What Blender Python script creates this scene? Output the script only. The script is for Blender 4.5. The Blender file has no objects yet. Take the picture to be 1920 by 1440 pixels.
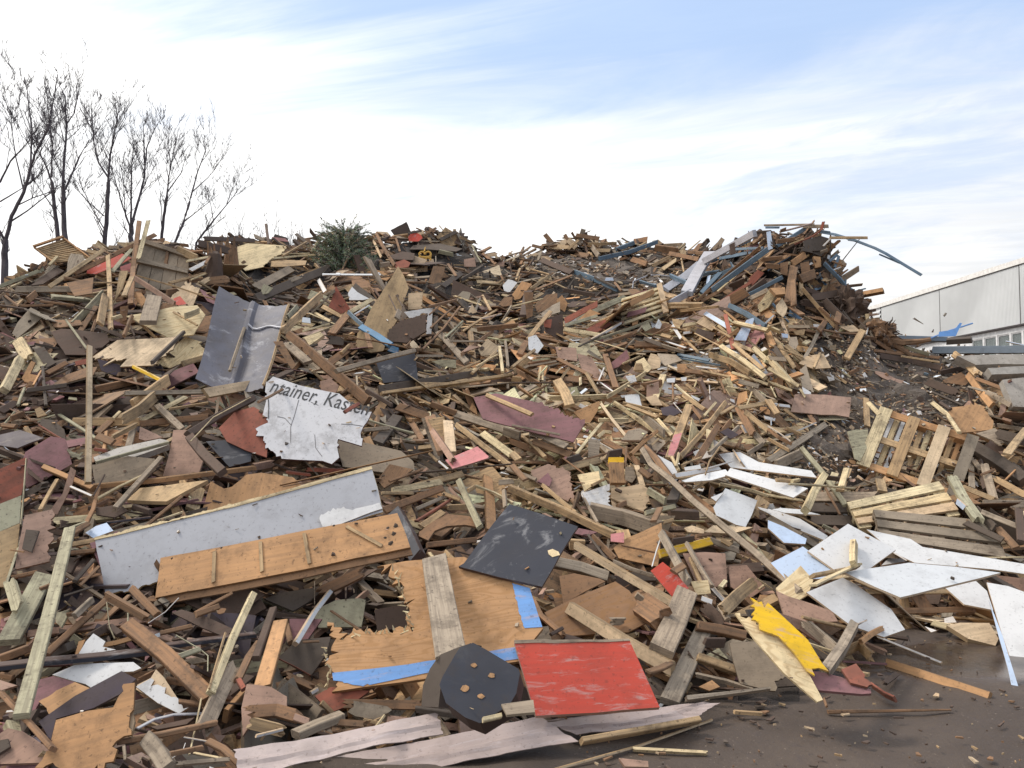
import bpy, math, random
import numpy as np
from mathutils import Vector, Matrix
rnd = random.Random(7)
sc = bpy.context.scene
col = sc.collection

# ------------------------------------------------------------------ camera
F = 1493.3; CU, CV = 960.0, 720.0
PITCH = math.atan(70 / F); EYE = 1.6
cam_d = bpy.data.cameras.new('camera'); cam = bpy.data.objects.new('camera', cam_d); col.objects.link(cam)
cam.location = (0, 0, EYE); cam.rotation_euler = (math.pi / 2 + PITCH, 0, 0)
cam_d.sensor_width = 36; cam_d.lens = 28; cam_d.clip_end = 3000
sc.camera = cam

# ------------------------------------------------------------------ light, sky, exposure
SKYOFF = 16.1
SUN_EL, SUN_AZ = math.radians(50), math.radians(-68)      # azimuth from +Y towards +X
world = bpy.data.worlds.new("World"); sc.world = world; world.use_nodes = True
nt = world.node_tree; nt.nodes.clear()
def N(nt, t, **kw):
    n = nt.nodes.new(t)
    for k, v in kw.items():
        if k.startswith('i_'):
            key = k[2:]; key = int(key) if key.isdigit() else key
            n.inputs[key].default_value = v
        else: setattr(n, k, v)
    return n
def M(nt, op, a, b=None, c=None, clamp=False):
    n = nt.nodes.new('ShaderNodeMath'); n.operation = op; n.use_clamp = clamp
    for i, x in enumerate((a, b, c)):
        if x is None: continue
        if isinstance(x, (int, float)): n.inputs[i].default_value = x
        else: nt.links.new(x, n.inputs[i])
    return n.outputs[0]
def RAMP(nt, x, lo, hi):
    n = nt.nodes.new('ShaderNodeMapRange'); n.interpolation_type = 'SMOOTHSTEP'
    nt.links.new(x, n.inputs[0]); n.inputs[1].default_value = lo; n.inputs[2].default_value = hi
    return n.outputs[0]
def MIX(nt, f, a, b, mode='MIX'):
    n = nt.nodes.new('ShaderNodeMix'); n.data_type = 'RGBA'; n.blend_type = mode
    for k, x in ((0, f), (6, a), (7, b)):
        if isinstance(x, (int, float)): n.inputs[k].default_value = x
        elif isinstance(x, tuple): n.inputs[k].default_value = x if len(x) == 4 else (*x, 1)
        else: nt.links.new(x, n.inputs[k])
    return n.outputs[2]
sky = N(nt, 'ShaderNodeTexSky', sky_type='NISHITA', sun_disc=False)
sky.sun_elevation = SUN_EL; sky.sun_rotation = SUN_AZ; sky.altitude = 200
tc = N(nt, 'ShaderNodeTexCoord'); sep = N(nt, 'ShaderNodeSeparateXYZ'); nt.links.new(tc.outputs['Generated'], sep.inputs[0])
X, Y, Z = sep.outputs
zz = M(nt, 'ADD', M(nt, 'MAXIMUM', Z, 0.0), 0.12)
px = M(nt, 'DIVIDE', X, zz); py = M(nt, 'DIVIDE', Y, zz)
# streaks rise slightly to the right across the sky
qa = M(nt, 'ADD', M(nt, 'MULTIPLY', px, 0.55), M(nt, 'MULTIPLY', py, 0.35))
qb = M(nt, 'ADD', M(nt, 'MULTIPLY', px, 0.34), M(nt, 'MULTIPLY', py, 1.5))
cmb = N(nt, 'ShaderNodeCombineXYZ'); nt.links.new(qa, cmb.inputs[0]); nt.links.new(qb, cmb.inputs[1]); cmb.inputs[2].default_value = SKYOFF
n1 = N(nt, 'ShaderNodeTexNoise', i_Scale=0.9, i_Detail=8.0, i_Roughness=0.58, i_Distortion=0.7); nt.links.new(cmb.outputs[0], n1.inputs['Vector'])
n2 = N(nt, 'ShaderNodeTexNoise', i_Scale=3.2, i_Detail=8.0, i_Roughness=0.62, i_Distortion=0.8); nt.links.new(cmb.outputs[0], n2.inputs['Vector'])
# the veil of cloud thins to the right and upwards
bias = M(nt, 'ADD', M(nt, 'MULTIPLY', X, 0.30), M(nt, 'MULTIPLY', M(nt, 'SUBTRACT', M(nt, 'MINIMUM', Z, 0.47), M(nt, 'MAXIMUM', M(nt, 'MULTIPLY', M(nt, 'SUBTRACT', Z, 0.52), 0.7), 0.0)), 2.4))
s1 = M(nt, 'ADD', M(nt, 'ADD', bias, M(nt, 'MULTIPLY', n1.outputs[0], 1.5)), M(nt, 'MULTIPLY', n2.outputs[0], 0.45))
blue = RAMP(nt, s1, 1.66, 2.22)
cm3 = N(nt, 'ShaderNodeCombineXYZ')
for i_, (a_, k_) in enumerate(((X, 1.5), (Y, 1.5), (M(nt, 'SUBTRACT', Z, M(nt, 'MULTIPLY', X, .12)), 7.5))): nt.links.new(M(nt, 'MULTIPLY', a_, k_), cm3.inputs[i_])
n3 = N(nt, 'ShaderNodeTexNoise', i_Scale=1.7, i_Detail=8.0, i_Roughness=0.62, i_Distortion=0.5); nt.links.new(cm3.outputs[0], n3.inputs['Vector'])
faint = M(nt, 'MULTIPLY', RAMP(nt, M(nt, 'ADD', n3.outputs[0], M(nt, 'MULTIPLY', X, .30)), .50, .78), .50)
BLUE_OUT = M(nt, 'MAXIMUM', M(nt, 'MULTIPLY', blue, 0.84), faint)
thin = MIX(nt, 0.3, (4.0, 6.4, 10.6), sky.outputs[0])
skyblue = MIX(nt, 0.12, thin, (7.5, 9.2, 12.5))
cloud = MIX(nt, RAMP(nt, n2.outputs[0], 0.3, 0.8), (11.2, 11.3, 11.4), (14.2, 14.0, 13.6))
sdn = N(nt, 'ShaderNodeVectorMath', operation='DOT_PRODUCT'); nt.links.new(tc.outputs['Generated'], sdn.inputs[0])
sdn.inputs[1].default_value = (math.sin(SUN_AZ) * math.cos(SUN_EL), math.cos(SUN_AZ) * math.cos(SUN_EL), math.sin(SUN_EL))
glow = RAMP(nt, sdn.outputs['Value'], -1.0, 1.0); gl = M(nt, 'MULTIPLY_ADD', glow, .62, .46)
gc = N(nt, 'ShaderNodeCombineColor')
for i in range(3): nt.links.new(gl, gc.inputs[i])
cloud = MIX(nt, 1.0, cloud, gc.outputs[0], 'MULTIPLY')
skyc = MIX(nt, BLUE_OUT, cloud, skyblue)
bg = N(nt, 'ShaderNodeBackground'); bg.inputs[1].default_value = 0.1
nt.links.new(skyc, bg.inputs[0]); wo = N(nt, 'ShaderNodeOutputWorld'); nt.links.new(bg.outputs[0], wo.inputs[0])

sun_d = bpy.data.lights.new('sun', 'SUN'); sun = bpy.data.objects.new('sun', sun_d); col.objects.link(sun)
sun_d.energy = 2.3; sun_d.angle = math.radians(11); sun_d.color = (1.0, 0.93, 0.84)
SD = Vector((math.sin(math.radians(-62)) * math.cos(SUN_EL), math.cos(math.radians(-62)) * -0.2 * math.cos(SUN_EL), math.sin(SUN_EL)))
SD = Vector((math.sin(SUN_AZ) * math.cos(SUN_EL), math.cos(SUN_AZ) * math.cos(SUN_EL), math.sin(SUN_EL)))
sun.rotation_euler = SD.to_track_quat('Z', 'Y').to_euler(); sun.location = (0, 0, 30)
sc.view_settings.view_transform = 'Standard'; sc.view_settings.look = 'None'
sc.view_settings.exposure = 0.08; sc.view_settings.gamma = 1; sc.view_settings.use_curve_mapping = False

# ------------------------------------------------------------------ the lie of the land, as seen along each bearing
cp, sp = math.cos(PITCH), math.sin(PITCH)
def rayv(u, v):
    x = (np.asarray(u, float) - CU) / F; y = (CV - np.asarray(v, float)) / F
    dy = cp - y * sp; dz = sp + y * cp
    return x / dy, dz / dy                       # per metre of depth
def pt(u, v, d):
    x, z = rayv(u, v); return Vector((float(x) * d, d, EYE + float(z) * d))
def pr(p):
    X_, Y_, Z_ = p[0], p[1], p[2] - EYE
    f = Y_ * cp + Z_ * sp; w = -Y_ * sp + Z_ * cp
    return CU + F * X_ / f, CV - F * w / f
COLS = [
 (-700, [(1440,3.4),(1100,4.8),(900,6.2),(740,7.8),(600,9.6),(535,10.5)]),
 (0,   [(1440,3.4),(1100,4.7),(900,6.0),(740,7.5),(600,9.2),(530,10.2)]),
 (300, [(1440,3.5),(1100,4.8),(900,6.1),(740,7.5),(600,9.4),(455,11.8)]),
 (640, [(1420,3.8),(1200,4.7),(1000,5.8),(850,7.0),(700,9.0),(600,11),(500,14),(430,16.5)]),
 (960, [(1370,4.1),(1200,4.9),(1000,6.2),(850,7.7),(700,10.),(600,12.5),(500,16),(470,17.5)]),
 (1250,[(1340,4.3),(1200,5.0),(1000,6.5),(850,8.2),(700,10.3),(600,12.3),(530,14.5),(460,17.5)]),
 (1450,[(1310,4.6),(1150,5.6),(1000,7.0),(850,8.6),(700,10.1),(600,11.2),(500,12.3),(430,13.2)]),
 (1600,[(1240,5.3),(1100,6.5),(1000,7.5),(850,9.0),(700,10.7),(600,12.0),(560,12.6)]),
 (1720,[(1190,6.0),(1050,7.2),(900,8.4),(750,10.4),(650,12.3)]),
 (1920,[(1150,6.6),(1000,7.6),(850,9.0),(750,10.5),(680,11.8)]),
 (2700,[(1150,6.6),(1000,7.6),(850,9.0),(750,10.5),(700,11.5)])]
VG = np.arange(300, 1700, 10.0); UG = np.array([c[0] for c in COLS], float)
TAB = np.zeros((len(COLS), len(VG)))
for i, (u, kn) in enumerate(COLS):
    kn = sorted(kn); TAB[i] = np.interp(VG, [k[0] for k in kn], [k[1] for k in kn])
    _, z = rayv(0, VG); g = np.where(z < -0.02, EYE / np.maximum(-z, .02), 99.)
    TAB[i] = np.where(VG > kn[-1][0], np.minimum(TAB[i], np.maximum(g, .5)), np.minimum(TAB[i], g))
def D(u, v):
    u = np.clip(np.asarray(u, float), UG[0], UG[-1] - .01); v = np.clip(np.asarray(v, float), VG[0], VG[-1] - .01)
    j = np.clip((v - VG[0]) / 10.0, 0, len(VG) - 1.001); j0 = j.astype(int); fj = j - j0
    i0 = np.clip(np.searchsorted(UG, u, side='right') - 1, 0, len(UG) - 2)
    fi = (u - UG[i0]) / (UG[i0 + 1] - UG[i0]); fi = fi * fi * (3 - 2 * fi)
    a = TAB[i0, j0] * (1 - fj) + TAB[i0, j0 + 1] * fj; b = TAB[i0 + 1, j0] * (1 - fj) + TAB[i0 + 1, j0 + 1] * fj
    return a * (1 - fi) + b * fi
def Ds(u, v): return float(D(u, v))
SKY = [(-700,560),(0,540),(60,510),(100,490),(180,470),(280,455),(360,468),(450,452),(560,455),(600,445),(640,440),(700,446),(740,446),(770,438),(800,431),(860,440),(900,474),(950,482),(1000,468),(1060,455),(1090,445),(1150,460),(1230,460),(1290,470),(1380,458),(1420,445),(1470,436),(1540,440),(1560,470),(1590,545),(1625,592),(1650,612),(1700,640),(1740,655),(1840,668),(1920,678),(2700,690)]
def skyline(u): return np.interp(u, [a for a, b in SKY], [b for a, b in SKY])
TOE = [(-700,1640),(420,1560),(520,1440),(700,1425),(960,1385),(1100,1360),(1240,1335),(1400,1295),(1540,1275),(1600,1235),(1680,1190),(1780,1180),(1920,1140),(2700,1120)]
def toe(u): return np.interp(u, [a for a, b in TOE], [b for a, b in TOE])
SOILZ = [(1650,725,140,105,1.0),(1565,825,95,90,1.0),(1720,800,80,60,.9),(1600,655,80,38,.8),(1130,510,75,26,.8),(1530,870,60,60,.6),(1060,500,60,25,.5),(1260,530,70,30,.5),(1780,720,120,60,.55)]
def soil(u, v):
    s = 0
    for a, b, ra, rb, k in SOILZ: s = max(s, k * math.exp(-(((u - a) / ra) ** 2 + ((v - b) / rb) ** 2) ** 1.5))
    return s
def hnormal(u, v):
    e = 14
    a = pt(u - e, v, Ds(u - e, v)); b = pt(u + e, v, Ds(u + e, v)); c = pt(u, v - e, Ds(u, v - e)); d = pt(u, v + e, Ds(u, v + e))
    n = (b - a).cross(c - d); n.normalize()
    return n if n.z > 0 else -n

# ------------------------------------------------------------------ colours
def lin(h, k=1.0, sat=1.0):
    c = [int(h[i:i + 2], 16) / 255 for i in (0, 2, 4)]
    m = (c[0] + c[1] + c[2]) / 3; c = [m + (x - m) * sat for x in c]
    return tuple(min(.86, k * (x / 12.92 if x < .04045 else ((x + .055) / 1.055) ** 2.4)) for x in c)
PAL = {  # code: hex, material, word, core (side) colour
 't': ('B8976C','wood','tan','B8976C'), 'y': ('D6BE90','wood','pale yellow','D6BE90'), 'o': ('B8885A','ply','orange-brown','8E6842'),
 'b': ('8E6848','wood','brown','86684c'), 'd': ('57443A','wood','dark brown','554238'), 'g': ('9C8A74','wood','grey','96866f'),
 'k': ('564B42','wood','dark grey','564c44'), 'c': ('C4A884','ply','light tan','9a7f5c'), 'G': ('A39B7C','wood','greenish grey','a09878'),
 'w': ('BDBCBB','lam','white','b09a80'), 'm': ('875B5C','ply','maroon','6e4a48'), 'p': ('9F7D6A','ply','pinkish brown','8a6a55'),
 'r': ('B84434','paint','red','a08070'), 'R': ('C98482','paint','pinkish red','a08070'), 'B': ('6A94C8','paint','light blue','6F9CDA'),
 's': ('586A78','metal','slate blue','4e5f6c'), 'x': ('74808C','metal','grey-blue','6a7680'), 'u': ('46708F','paint','dull blue','46708F'), 'Y': ('DDAC1C','paint','yellow','c0a050'), 'n': ('34363E','black','black','4a3a34'),
 'q': ('96523F','ply','rust red','7a4838'), 'L': ('95969B','lam','pale lavender grey','c0a878'), 'v': ('4A3F45','ply','dark purple','5a4a44'),
 'f': ('A0918C','foil','pinkish grey','8a7a74'), 'l': ('A3B0C2','lam','pale blue','b09a80'), 'h': ('8a7a66','ply','muddy grey','6a5a48'),
 'z': ('55555E','black','dark grey','5a4a44'), 'j': ('A6A6AC','foil','grey metallic','8f9197'), 'e': ('9a938a','concrete','concrete grey','9a938a')}
KC = 1.26
def pal(code, jit=0.0, core=False, r=None):
    h = PAL[code][3 if core else 0]; k = KC * (1 + (r or rnd).uniform(-jit, jit))
    c = lin(h, k, .86 if PAL[code][1] in ('wood', 'ply') else 1.0)
    if jit and r is not None:
        w = r.uniform(-jit, jit) * .35; c = (min(.86, c[0] * (1 + w)), c[1], c[2] * (1 - w))
    return c

# ------------------------------------------------------------------ materials
MUD = (0.062, 0.045, 0.033)
def base_mat(name):
    m = bpy.data.materials.new(name); m.use_nodes = True; t = m.node_tree; t.nodes.clear()
    b = N(t, 'ShaderNodeBsdfPrincipled'); o = N(t, 'ShaderNodeOutputMaterial'); t.links.new(b.outputs[0], o.inputs[0])
    return m, t, b
def noise(t, vec, scale, detail=4, rough=.55, dist=0.0):
    n = N(t, 'ShaderNodeTexNoise'); n.inputs['Scale'].default_value = scale; n.inputs['Detail'].default_value = detail
    n.inputs['Roughness'].default_value = rough; n.inputs['Distortion'].default_value = dist
    if vec is not None: t.links.new(vec, n.inputs['Vector'])
    return n.outputs[0]
def mapped(t, vec, sc_):
    n = N(t, 'ShaderNodeMapping'); n.inputs['Scale'].default_value = sc_; t.links.new(vec, n.inputs[0]); return n.outputs[0]
def debris_mat(name, grain=(2.5, 55), g_amt=.35, figure=0.0, knots=0.0, dirt=.35, speck=.5, scratch=0.0, scratch_col=(.7,.68,.66), rough=.85, bump=.25, metal=0.0, smear=(5, 22), blotch=.3):
    m, t, b = base_mat(name)
    a = N(t, 'ShaderNodeAttribute', attribute_name='tint'); uv = N(t, 'ShaderNodeUVMap', uv_map='grain').outputs[0]
    pos = N(t, 'ShaderNodeNewGeometry').outputs['Position']
    c = a.outputs['Color']
    gn = noise(t, mapped(t, uv, (grain[0], grain[1], 1)), 1.0, 5, .62, .6)
    gm = RAMP(t, gn, .28, .72)
    c = MIX(t, M(t, 'MULTIPLY', M(t, 'SUBTRACT', 1.0, gm), g_amt), c, (.10, .075, .055), 'MIX')
    if figure:
        fg = noise(t, mapped(t, uv, (1.1, 5.5, 1)), 1.0, 2, .5, 1.2)
        ring = M(t, 'SINE', M(t, 'MULTIPLY', fg, 75.0))
        c = MIX(t, M(t, 'MULTIPLY', RAMP(t, ring, -.2, 1.0), figure), c, (.30, .15, .05))
    if knots:
        vo = N(t, 'ShaderNodeTexVoronoi'); vo.inputs['Scale'].default_value = 1.0; t.links.new(mapped(t, uv, (3.2, 9, 1)), vo.inputs['Vector'])
        kn = M(t, 'SUBTRACT', 1.0, RAMP(t, vo.outputs['Distance'], .05, .12))
        c = MIX(t, M(t, 'MULTIPLY', kn, knots), c, (.07, .035, .02))
    if scratch:
        sn = noise(t, mapped(t, uv, (*smear, 1)), 1.0, 7, .7, .5); sm = RAMP(t, sn, .53, .68)
        sn2 = noise(t, uv, 9, 6, .75); sm2 = RAMP(t, sn2, .62, .72)
        c = MIX(t, M(t, 'MULTIPLY', M(t, 'MAXIMUM', sm, sm2), scratch), c, scratch_col)
    bl = noise(t, pos, 2.2, 4, .6); v = M(t, 'MULTIPLY_ADD', M(t, 'SUBTRACT', bl, .5), blotch * 2, 1.0)
    vv = N(t, 'ShaderNodeCombineColor'); 
    for i in range(3): t.links.new(v, vv.inputs[i])
    c = MIX(t, 1.0, c, vv.outputs[0], 'MULTIPLY')
    d1 = RAMP(t, noise(t, pos, 5.5, 9, .72), .47, .66)
    c = MIX(t, M(t, 'MULTIPLY', d1, dirt), c, MUD)
    d2 = RAMP(t, noise(t, pos, 42, 4, .65), .58, .68)
    c = MIX(t, M(t, 'MULTIPLY', d2, speck), c, (.05, .036, .028))
    t.links.new(c, b.inputs['Base Color']); b.inputs['Metallic'].default_value = metal
    rr = M(t, 'MULTIPLY_ADD', gn, .25, rough - .12, clamp=True); t.links.new(rr, b.inputs['Roughness'])
    b.inputs['Specular IOR Level'].default_value = .3
    if bump:
        bp = N(t, 'ShaderNodeBump'); bp.inputs['Strength'].default_value = bump; bp.inputs['Distance'].default_value = .004
        hh = M(t, 'ADD', gn, M(t, 'MULTIPLY', noise(t, pos, 30, 4), .8)); t.links.new(hh, bp.inputs['Height']); t.links.new(bp.outputs[0], b.inputs['Normal'])
    return m
MAT = {
 'wood': debris_mat('weathered_wood', g_amt=.58, knots=.7, dirt=.48, speck=.6, bump=.5),
 'ply': debris_mat('sheet_wood', grain=(1.4, 28), g_amt=.32, figure=.0, blotch=.5, dirt=.36, speck=.5, bump=.25),
 'pine': debris_mat('figured_plywood', grain=(1.6, 30), g_amt=.2, figure=.34, dirt=.22, speck=.3, bump=.15),
 'lam': debris_mat('laminate', grain=(3, 5), g_amt=.02, dirt=.15, speck=.30, rough=.5, bump=.03, blotch=.12),
 'dlam': debris_mat('dirty_laminate', grain=(4, 6), g_amt=.10, dirt=.34, speck=.6, rough=.6, bump=.1, scratch=.55, scratch_col=(.33,.27,.2), blotch=.16),
 'paint': debris_mat('worn_paint', grain=(3, 40), g_amt=.18, dirt=.16, speck=.35, scratch=.62, scratch_col=(.50,.36,.33), rough=.55, bump=.15, blotch=.25),
 'black': debris_mat('scuffed_black', smear=(3.5, 7), grain=(3, 6), g_amt=.05, dirt=.10, speck=.0, scratch=.62, scratch_col=(.34,.33,.33), rough=.6, bump=.15, blotch=.3),
 'metal': debris_mat('painted_metal', grain=(1, 10), g_amt=.10, dirt=.22, speck=.3, scratch=.25, scratch_col=(.45,.48,.5), rough=.5, bump=.06),
 'foil': debris_mat('dull_sheet_metal', grain=(1.5, 4), g_amt=.08, dirt=.18, speck=.35, scratch=.35, scratch_col=(.62,.56,.58), rough=.45, bump=.12, blotch=.3),
 'concrete': debris_mat('rough_concrete', grain=(9, 9), g_amt=.25, dirt=.3, speck=.5, rough=.9, bump=.6),
}
def flat_mat(name, c, rough=.6, metal=0.0):
    m, t, b = base_mat(name); b.inputs['Roughness'].default_value = rough; b.inputs['Metallic'].default_value = metal
    tcn = N(t, 'ShaderNodeTexCoord').outputs['Object']; n = noise(t, tcn, 6, 5)
    t.links.new(MIX(t, RAMP(t, n, .3, .8), tuple(x * .82 for x in c), tuple(min(.9, x * 1.1) for x in c)), b.inputs['Base Color'])
    return m

# ------------------------------------------------------------------ mesh building
class MB:
    def __init__(s): s.v = []; s.f = []; s.c = []; s.uv = []
    def add(s, vs, fs, cs, uvs):
        o = len(s.v); s.v += vs; s.f += [tuple(i + o for i in f) for f in fs]; s.c += cs; s.uv += uvs
    def build(s, name, mat, parent=None, origin=None, smooth=False):
        if origin is None:
            a = np.array([tuple(x) for x in s.v]); origin = Vector(((a.min(0) + a.max(0)) / 2).tolist())
        base = origin
        me = bpy.data.meshes.new(name)
        me.from_pydata([(x[0] - base[0], x[1] - base[1], x[2] - base[2]) for x in s.v], [], s.f)
        at = me.attributes.new('tint', 'FLOAT_COLOR', 'CORNER'); uvl = me.uv_layers.new(name='grain')
        cc = []; uu = []
        for f, c, u in zip(s.f, s.c, s.uv):
            cc += [x for _ in f for x in (c[0], c[1], c[2], 1.0)]
            for q in u: uu += [q[0], q[1]]
        at.data.foreach_set('color', cc); uvl.data.foreach_set('uv', uu)
        me.materials.append(MAT[mat] if isinstance(mat, str) else mat)
        if smooth: me.polygons.foreach_set('use_smooth', [True] * len(me.polygons))
        me.update()
        o = bpy.data.objects.new(name, me); col.objects.link(o)
        if parent is not None: o.parent = parent; o.location = origin - parent.location
        else: o.location = origin
        return o
def tag(o, label=None, cat=None, group=None, kind=None):
    if label: o['label'] = label
    if cat: o['category'] = cat
    if group: o['group'] = group
    if kind: o['kind'] = kind
    return o
def empty(name, loc, label, cat, group=None):
    o = bpy.data.objects.new(name, None); o.empty_display_size = .1; col.objects.link(o); o.location = loc
    return tag(o, label, cat, group)

def plank_geo(mb, pts, s, n, w, th, cf, cs, r, rough_end=0.0, cham=0.0, bow=0.0, taper=1.0, k=1, nsec=None):
    """a bar along the points pts; s = width direction, n = outward normal of its broad face"""
    L = [0.0]
    for a, b in zip(pts, pts[1:]): L.append(L[-1] + (b - a).length)
    tot = L[-1]; nsec = nsec or (len(pts) if len(pts) > 2 else (4 if bow else 2))
    uo, vo = r.uniform(0, 50), r.uniform(0, 50)
    ring = [(-.5 + i / k, 0) for i in range(k + 1)] + [(.5 - i / k, -1) for i in range(k + 1)]
    if cham and k == 1:
        c = cham / w; ct = cham / th
        ring = [(-.5 + c, 0), (.5 - c, 0), (.5, -ct), (.5, -1 + ct), (.5 - c, -1), (-.5 + c, -1), (-.5, -1 + ct), (-.5, -ct)]
    m = len(ring); vs = []; 
    per = [0.0]
    for i in range(m):
        a, b = ring[i], ring[(i + 1) % m]; per.append(per[-1] + math.hypot((b[0] - a[0]) * w, (b[1] - a[1]) * th))
    slant0, slant1 = r.uniform(-.18, .18) * w, r.uniform(-.18, .18) * w
    for j in range(nsec):
        f = j / (nsec - 1)
        if len(pts) == 2: c = pts[0].lerp(pts[1], f); ax = (pts[1] - pts[0]).normalized()
        else:
            c = pts[j]; ax = (pts[min(j + 1, len(pts) - 1)] - pts[max(j - 1, 0)]).normalized()
        c = c + n * (bow * 4 * f * (1 - f)); ww = w * (1 + (taper - 1) * f)
        ss = (s - ax * s.dot(ax)).normalized() if len(pts) > 2 else s
        nn = n if len(pts) == 2 else ss.cross(ax) if ss.cross(ax).dot(n) > 0 else ax.cross(ss)
        for i, (a, b) in enumerate(ring):
            q = c + ss * (a * ww) + nn * (b * th)
            if j == 0: q = q - ax * ((a * 2 * slant0) + (r.uniform(0, 1) * rough_end if k > 1 else 0))
            if j == nsec - 1: q = q + ax * ((a * 2 * slant1) + (r.uniform(0, 1) * rough_end if k > 1 else 0))
            vs.append(q)
    fs = []; cc = []; uvs = []
    for j in range(nsec - 1):
        l0, l1 = tot * j / (nsec - 1), tot * (j + 1) / (nsec - 1)
        for i in range(m):
            i2 = (i + 1) % m
            fs.append((j * m + i, j * m + i2, (j + 1) * m + i2, (j + 1) * m + i))
            front = (i < k) or (cham and k == 1 and i == 0)
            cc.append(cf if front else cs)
            uvs.append([(l0 + uo, per[i] + vo), (l0 + uo, per[i + 1] + vo), (l1 + uo, per[i + 1] + vo), (l1 + uo, per[i] + vo)])
    e = tuple(min(.8, x * 1.05) for x in cs)
    for base, flip in ((0, 1), ((nsec - 1) * m, 0)):
        if k > 1:
            for i in range(k):
                q = [base + i, base + i + 1, base + m - 2 - i, base + m - 1 - i]
                if flip: q = q[::-1]
                fs.append(tuple(q)); cc.append(e); uvs.append([(0.02 * x, 0.02 * y) for x, y in ((0, 0), (1, 0), (1, 1), (0, 1))])
        else:
            q = [base + i for i in range(m)]
            if flip: q = q[::-1]
            fs.append(tuple(q)); cc.append(e); uvs.append([(uo + .1 * math.cos(i), vo + .1 * math.sin(i)) for i in range(m)])
    mb.add(vs, fs, cc, uvs)

def sheet_geo(mb, corners, n, th, cf, cs, r, edge=.004, seg=.12, torn=(), axis=None, tear=.02):
    """a flat sheet from its outline (3-D points in one plane), with slightly or badly torn edges"""
    out = []; m = len(corners)
    for i in range(m):
        a, b = corners[i], corners[(i + 1) % m]; L = (b - a).length
        t_ = i in torn; step = .016 if t_ else seg; k = max(1, min(60, int(L / step)))
        d = (b - a).normalized() if L > 1e-6 else Vector((1, 0, 0)); q = n.cross(d)
        walk = 0.0
        for j in range(k):
            p = a.lerp(b, j / k); amp = tear if t_ else edge
            if t_: walk = max(-1.2, min(1.2, walk * .8 + r.uniform(-.8, .8))); off_ = walk * tear + (r.uniform(.6, 2.0) * tear * r.choice((-1, 1)) if r.random() < .22 else 0)
            else: off_ = r.uniform(-amp, amp)
            if j: p = p + q * off_ + d * (r.uniform(-.45, .45) * L / k)
            out.append(p)
    if axis is None: axis = (corners[1] - corners[0]).normalized()
    ay = n.cross(axis); uo, vo = r.uniform(0, 50), r.uniform(0, 50); o0 = corners[0]
    uvf = [((p - o0).dot(axis) + uo, (p - o0).dot(ay) + vo) for p in out]; k = len(out)
    area = sum((out[i] - o0).cross(out[(i + 1) % k] - o0).dot(n) for i in range(k))
    idx = list(range(k)) if area > 0 else list(range(k))[::-1]
    vs = out + [p - n * th for p in out]
    fs = [tuple(idx), tuple(i + k for i in idx[::-1])]; cc = [cf, cs]; uvs = [[uvf[i] for i in idx], [uvf[i] for i in idx[::-1]]]
    L = 0
    for a_, b_ in zip(idx, idx[1:] + idx[:1]):
        l = (out[b_] - out[a_]).length
        fs.append((b_, a_, a_ + k, b_ + k)); cc.append(cs)
        uvs.append([(L + l + uo, vo), (L + uo, vo), (L + uo, vo + th), (L + l + uo, vo + th)]); L += l
    mb.add(vs, fs, cc, uvs)

def tube(mb, pts, rad, c, sides=6, r=None):
    if not isinstance(rad, (list, tuple)): rad = [rad] * len(pts)
    vs = []; m = sides
    up = Vector((0.13, 0.21, 1)).normalized(); L = 0; ls = []
    for i, p in enumerate(pts):
        ax = (pts[min(i + 1, len(pts) - 1)] - pts[max(i - 1, 0)]).normalized()
        a = ax.cross(up)
        if a.length < .05: a = ax.cross(Vector((1, 0, 0)))
        a.normalize(); b = ax.cross(a)
        for k in range(m):
            t = 2 * math.pi * k / m; rr = rad[i] * (1 if r is None else r.uniform(.82, 1.15))
            vs.append(p + a * (math.cos(t) * rr) + b * (math.sin(t) * rr))
        if i: L += (p - pts[i - 1]).length
        ls.append(L)
    fs = []; cc = []; uv = []
    for i in range(len(pts) - 1):
        for k in range(m):
            k2 = (k + 1) % m; fs.append((i * m + k, i * m + k2, (i + 1) * m + k2, (i + 1) * m + k)); cc.append(c)
            w = 6.28 * rad[i] / m
            uv.append([(ls[i], k * w), (ls[i], (k + 1) * w), (ls[i + 1], (k + 1) * w), (ls[i + 1], k * w)])
    fs.append(tuple(range(m))[::-1]); fs.append(tuple((len(pts) - 1) * m + k for k in range(m)))
    for _ in range(2): cc.append(c); uv.append([(.05 * math.cos(k), .05 * math.sin(k)) for k in range(m)])
    mb.add(vs, fs, cc, uv)

# ------------------------------------------------------------------ which piece lies in front (coarse depth map of the heap)
BW, BH, BO = 1080, 760, 60          # half-size map with a margin
zb = np.full((BH, BW), 99.0)
def raster(poly, plane):
    """poly: [(u,v)], plane: (A,B,C) with 1/depth = A u + B v + C ; returns slices, mask, depth"""
    q = [(u / 2 + BO, v / 2 + 10) for u, v in poly]
    x0 = max(0, int(min(a for a, b in q))); x1 = min(BW, int(max(a for a, b in q)) + 2)
    y0 = max(0, int(min(b for a, b in q))); y1 = min(BH, int(max(b for a, b in q)) + 2)
    if x1 <= x0 or y1 <= y0: return None
    xs = np.arange(x0, x1) + .5; ys = np.arange(y0, y1) + .5; XX, YY = np.meshgrid(xs, ys)
    ins = np.zeros(XX.shape, bool); m = len(q)
    for i in range(m):
        (ax, ay), (bx, by) = q[i], q[(i + 1) % m]
        if ay == by: continue
        cond = ((ay > YY) != (by > YY)); xi = (bx - ax) * (YY - ay) / (by - ay) + ax
        ins ^= (cond & (XX < xi))
    if not ins.any():
        ins[ins.shape[0] // 2, ins.shape[1] // 2] = True
    A, B, C = plane; inv = A * (XX - BO) * 2 + B * (YY - 10) * 2 + C
    return (slice(y0, y1), slice(x0, x1)), ins, 1.0 / np.maximum(inv, 1e-3)
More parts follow.
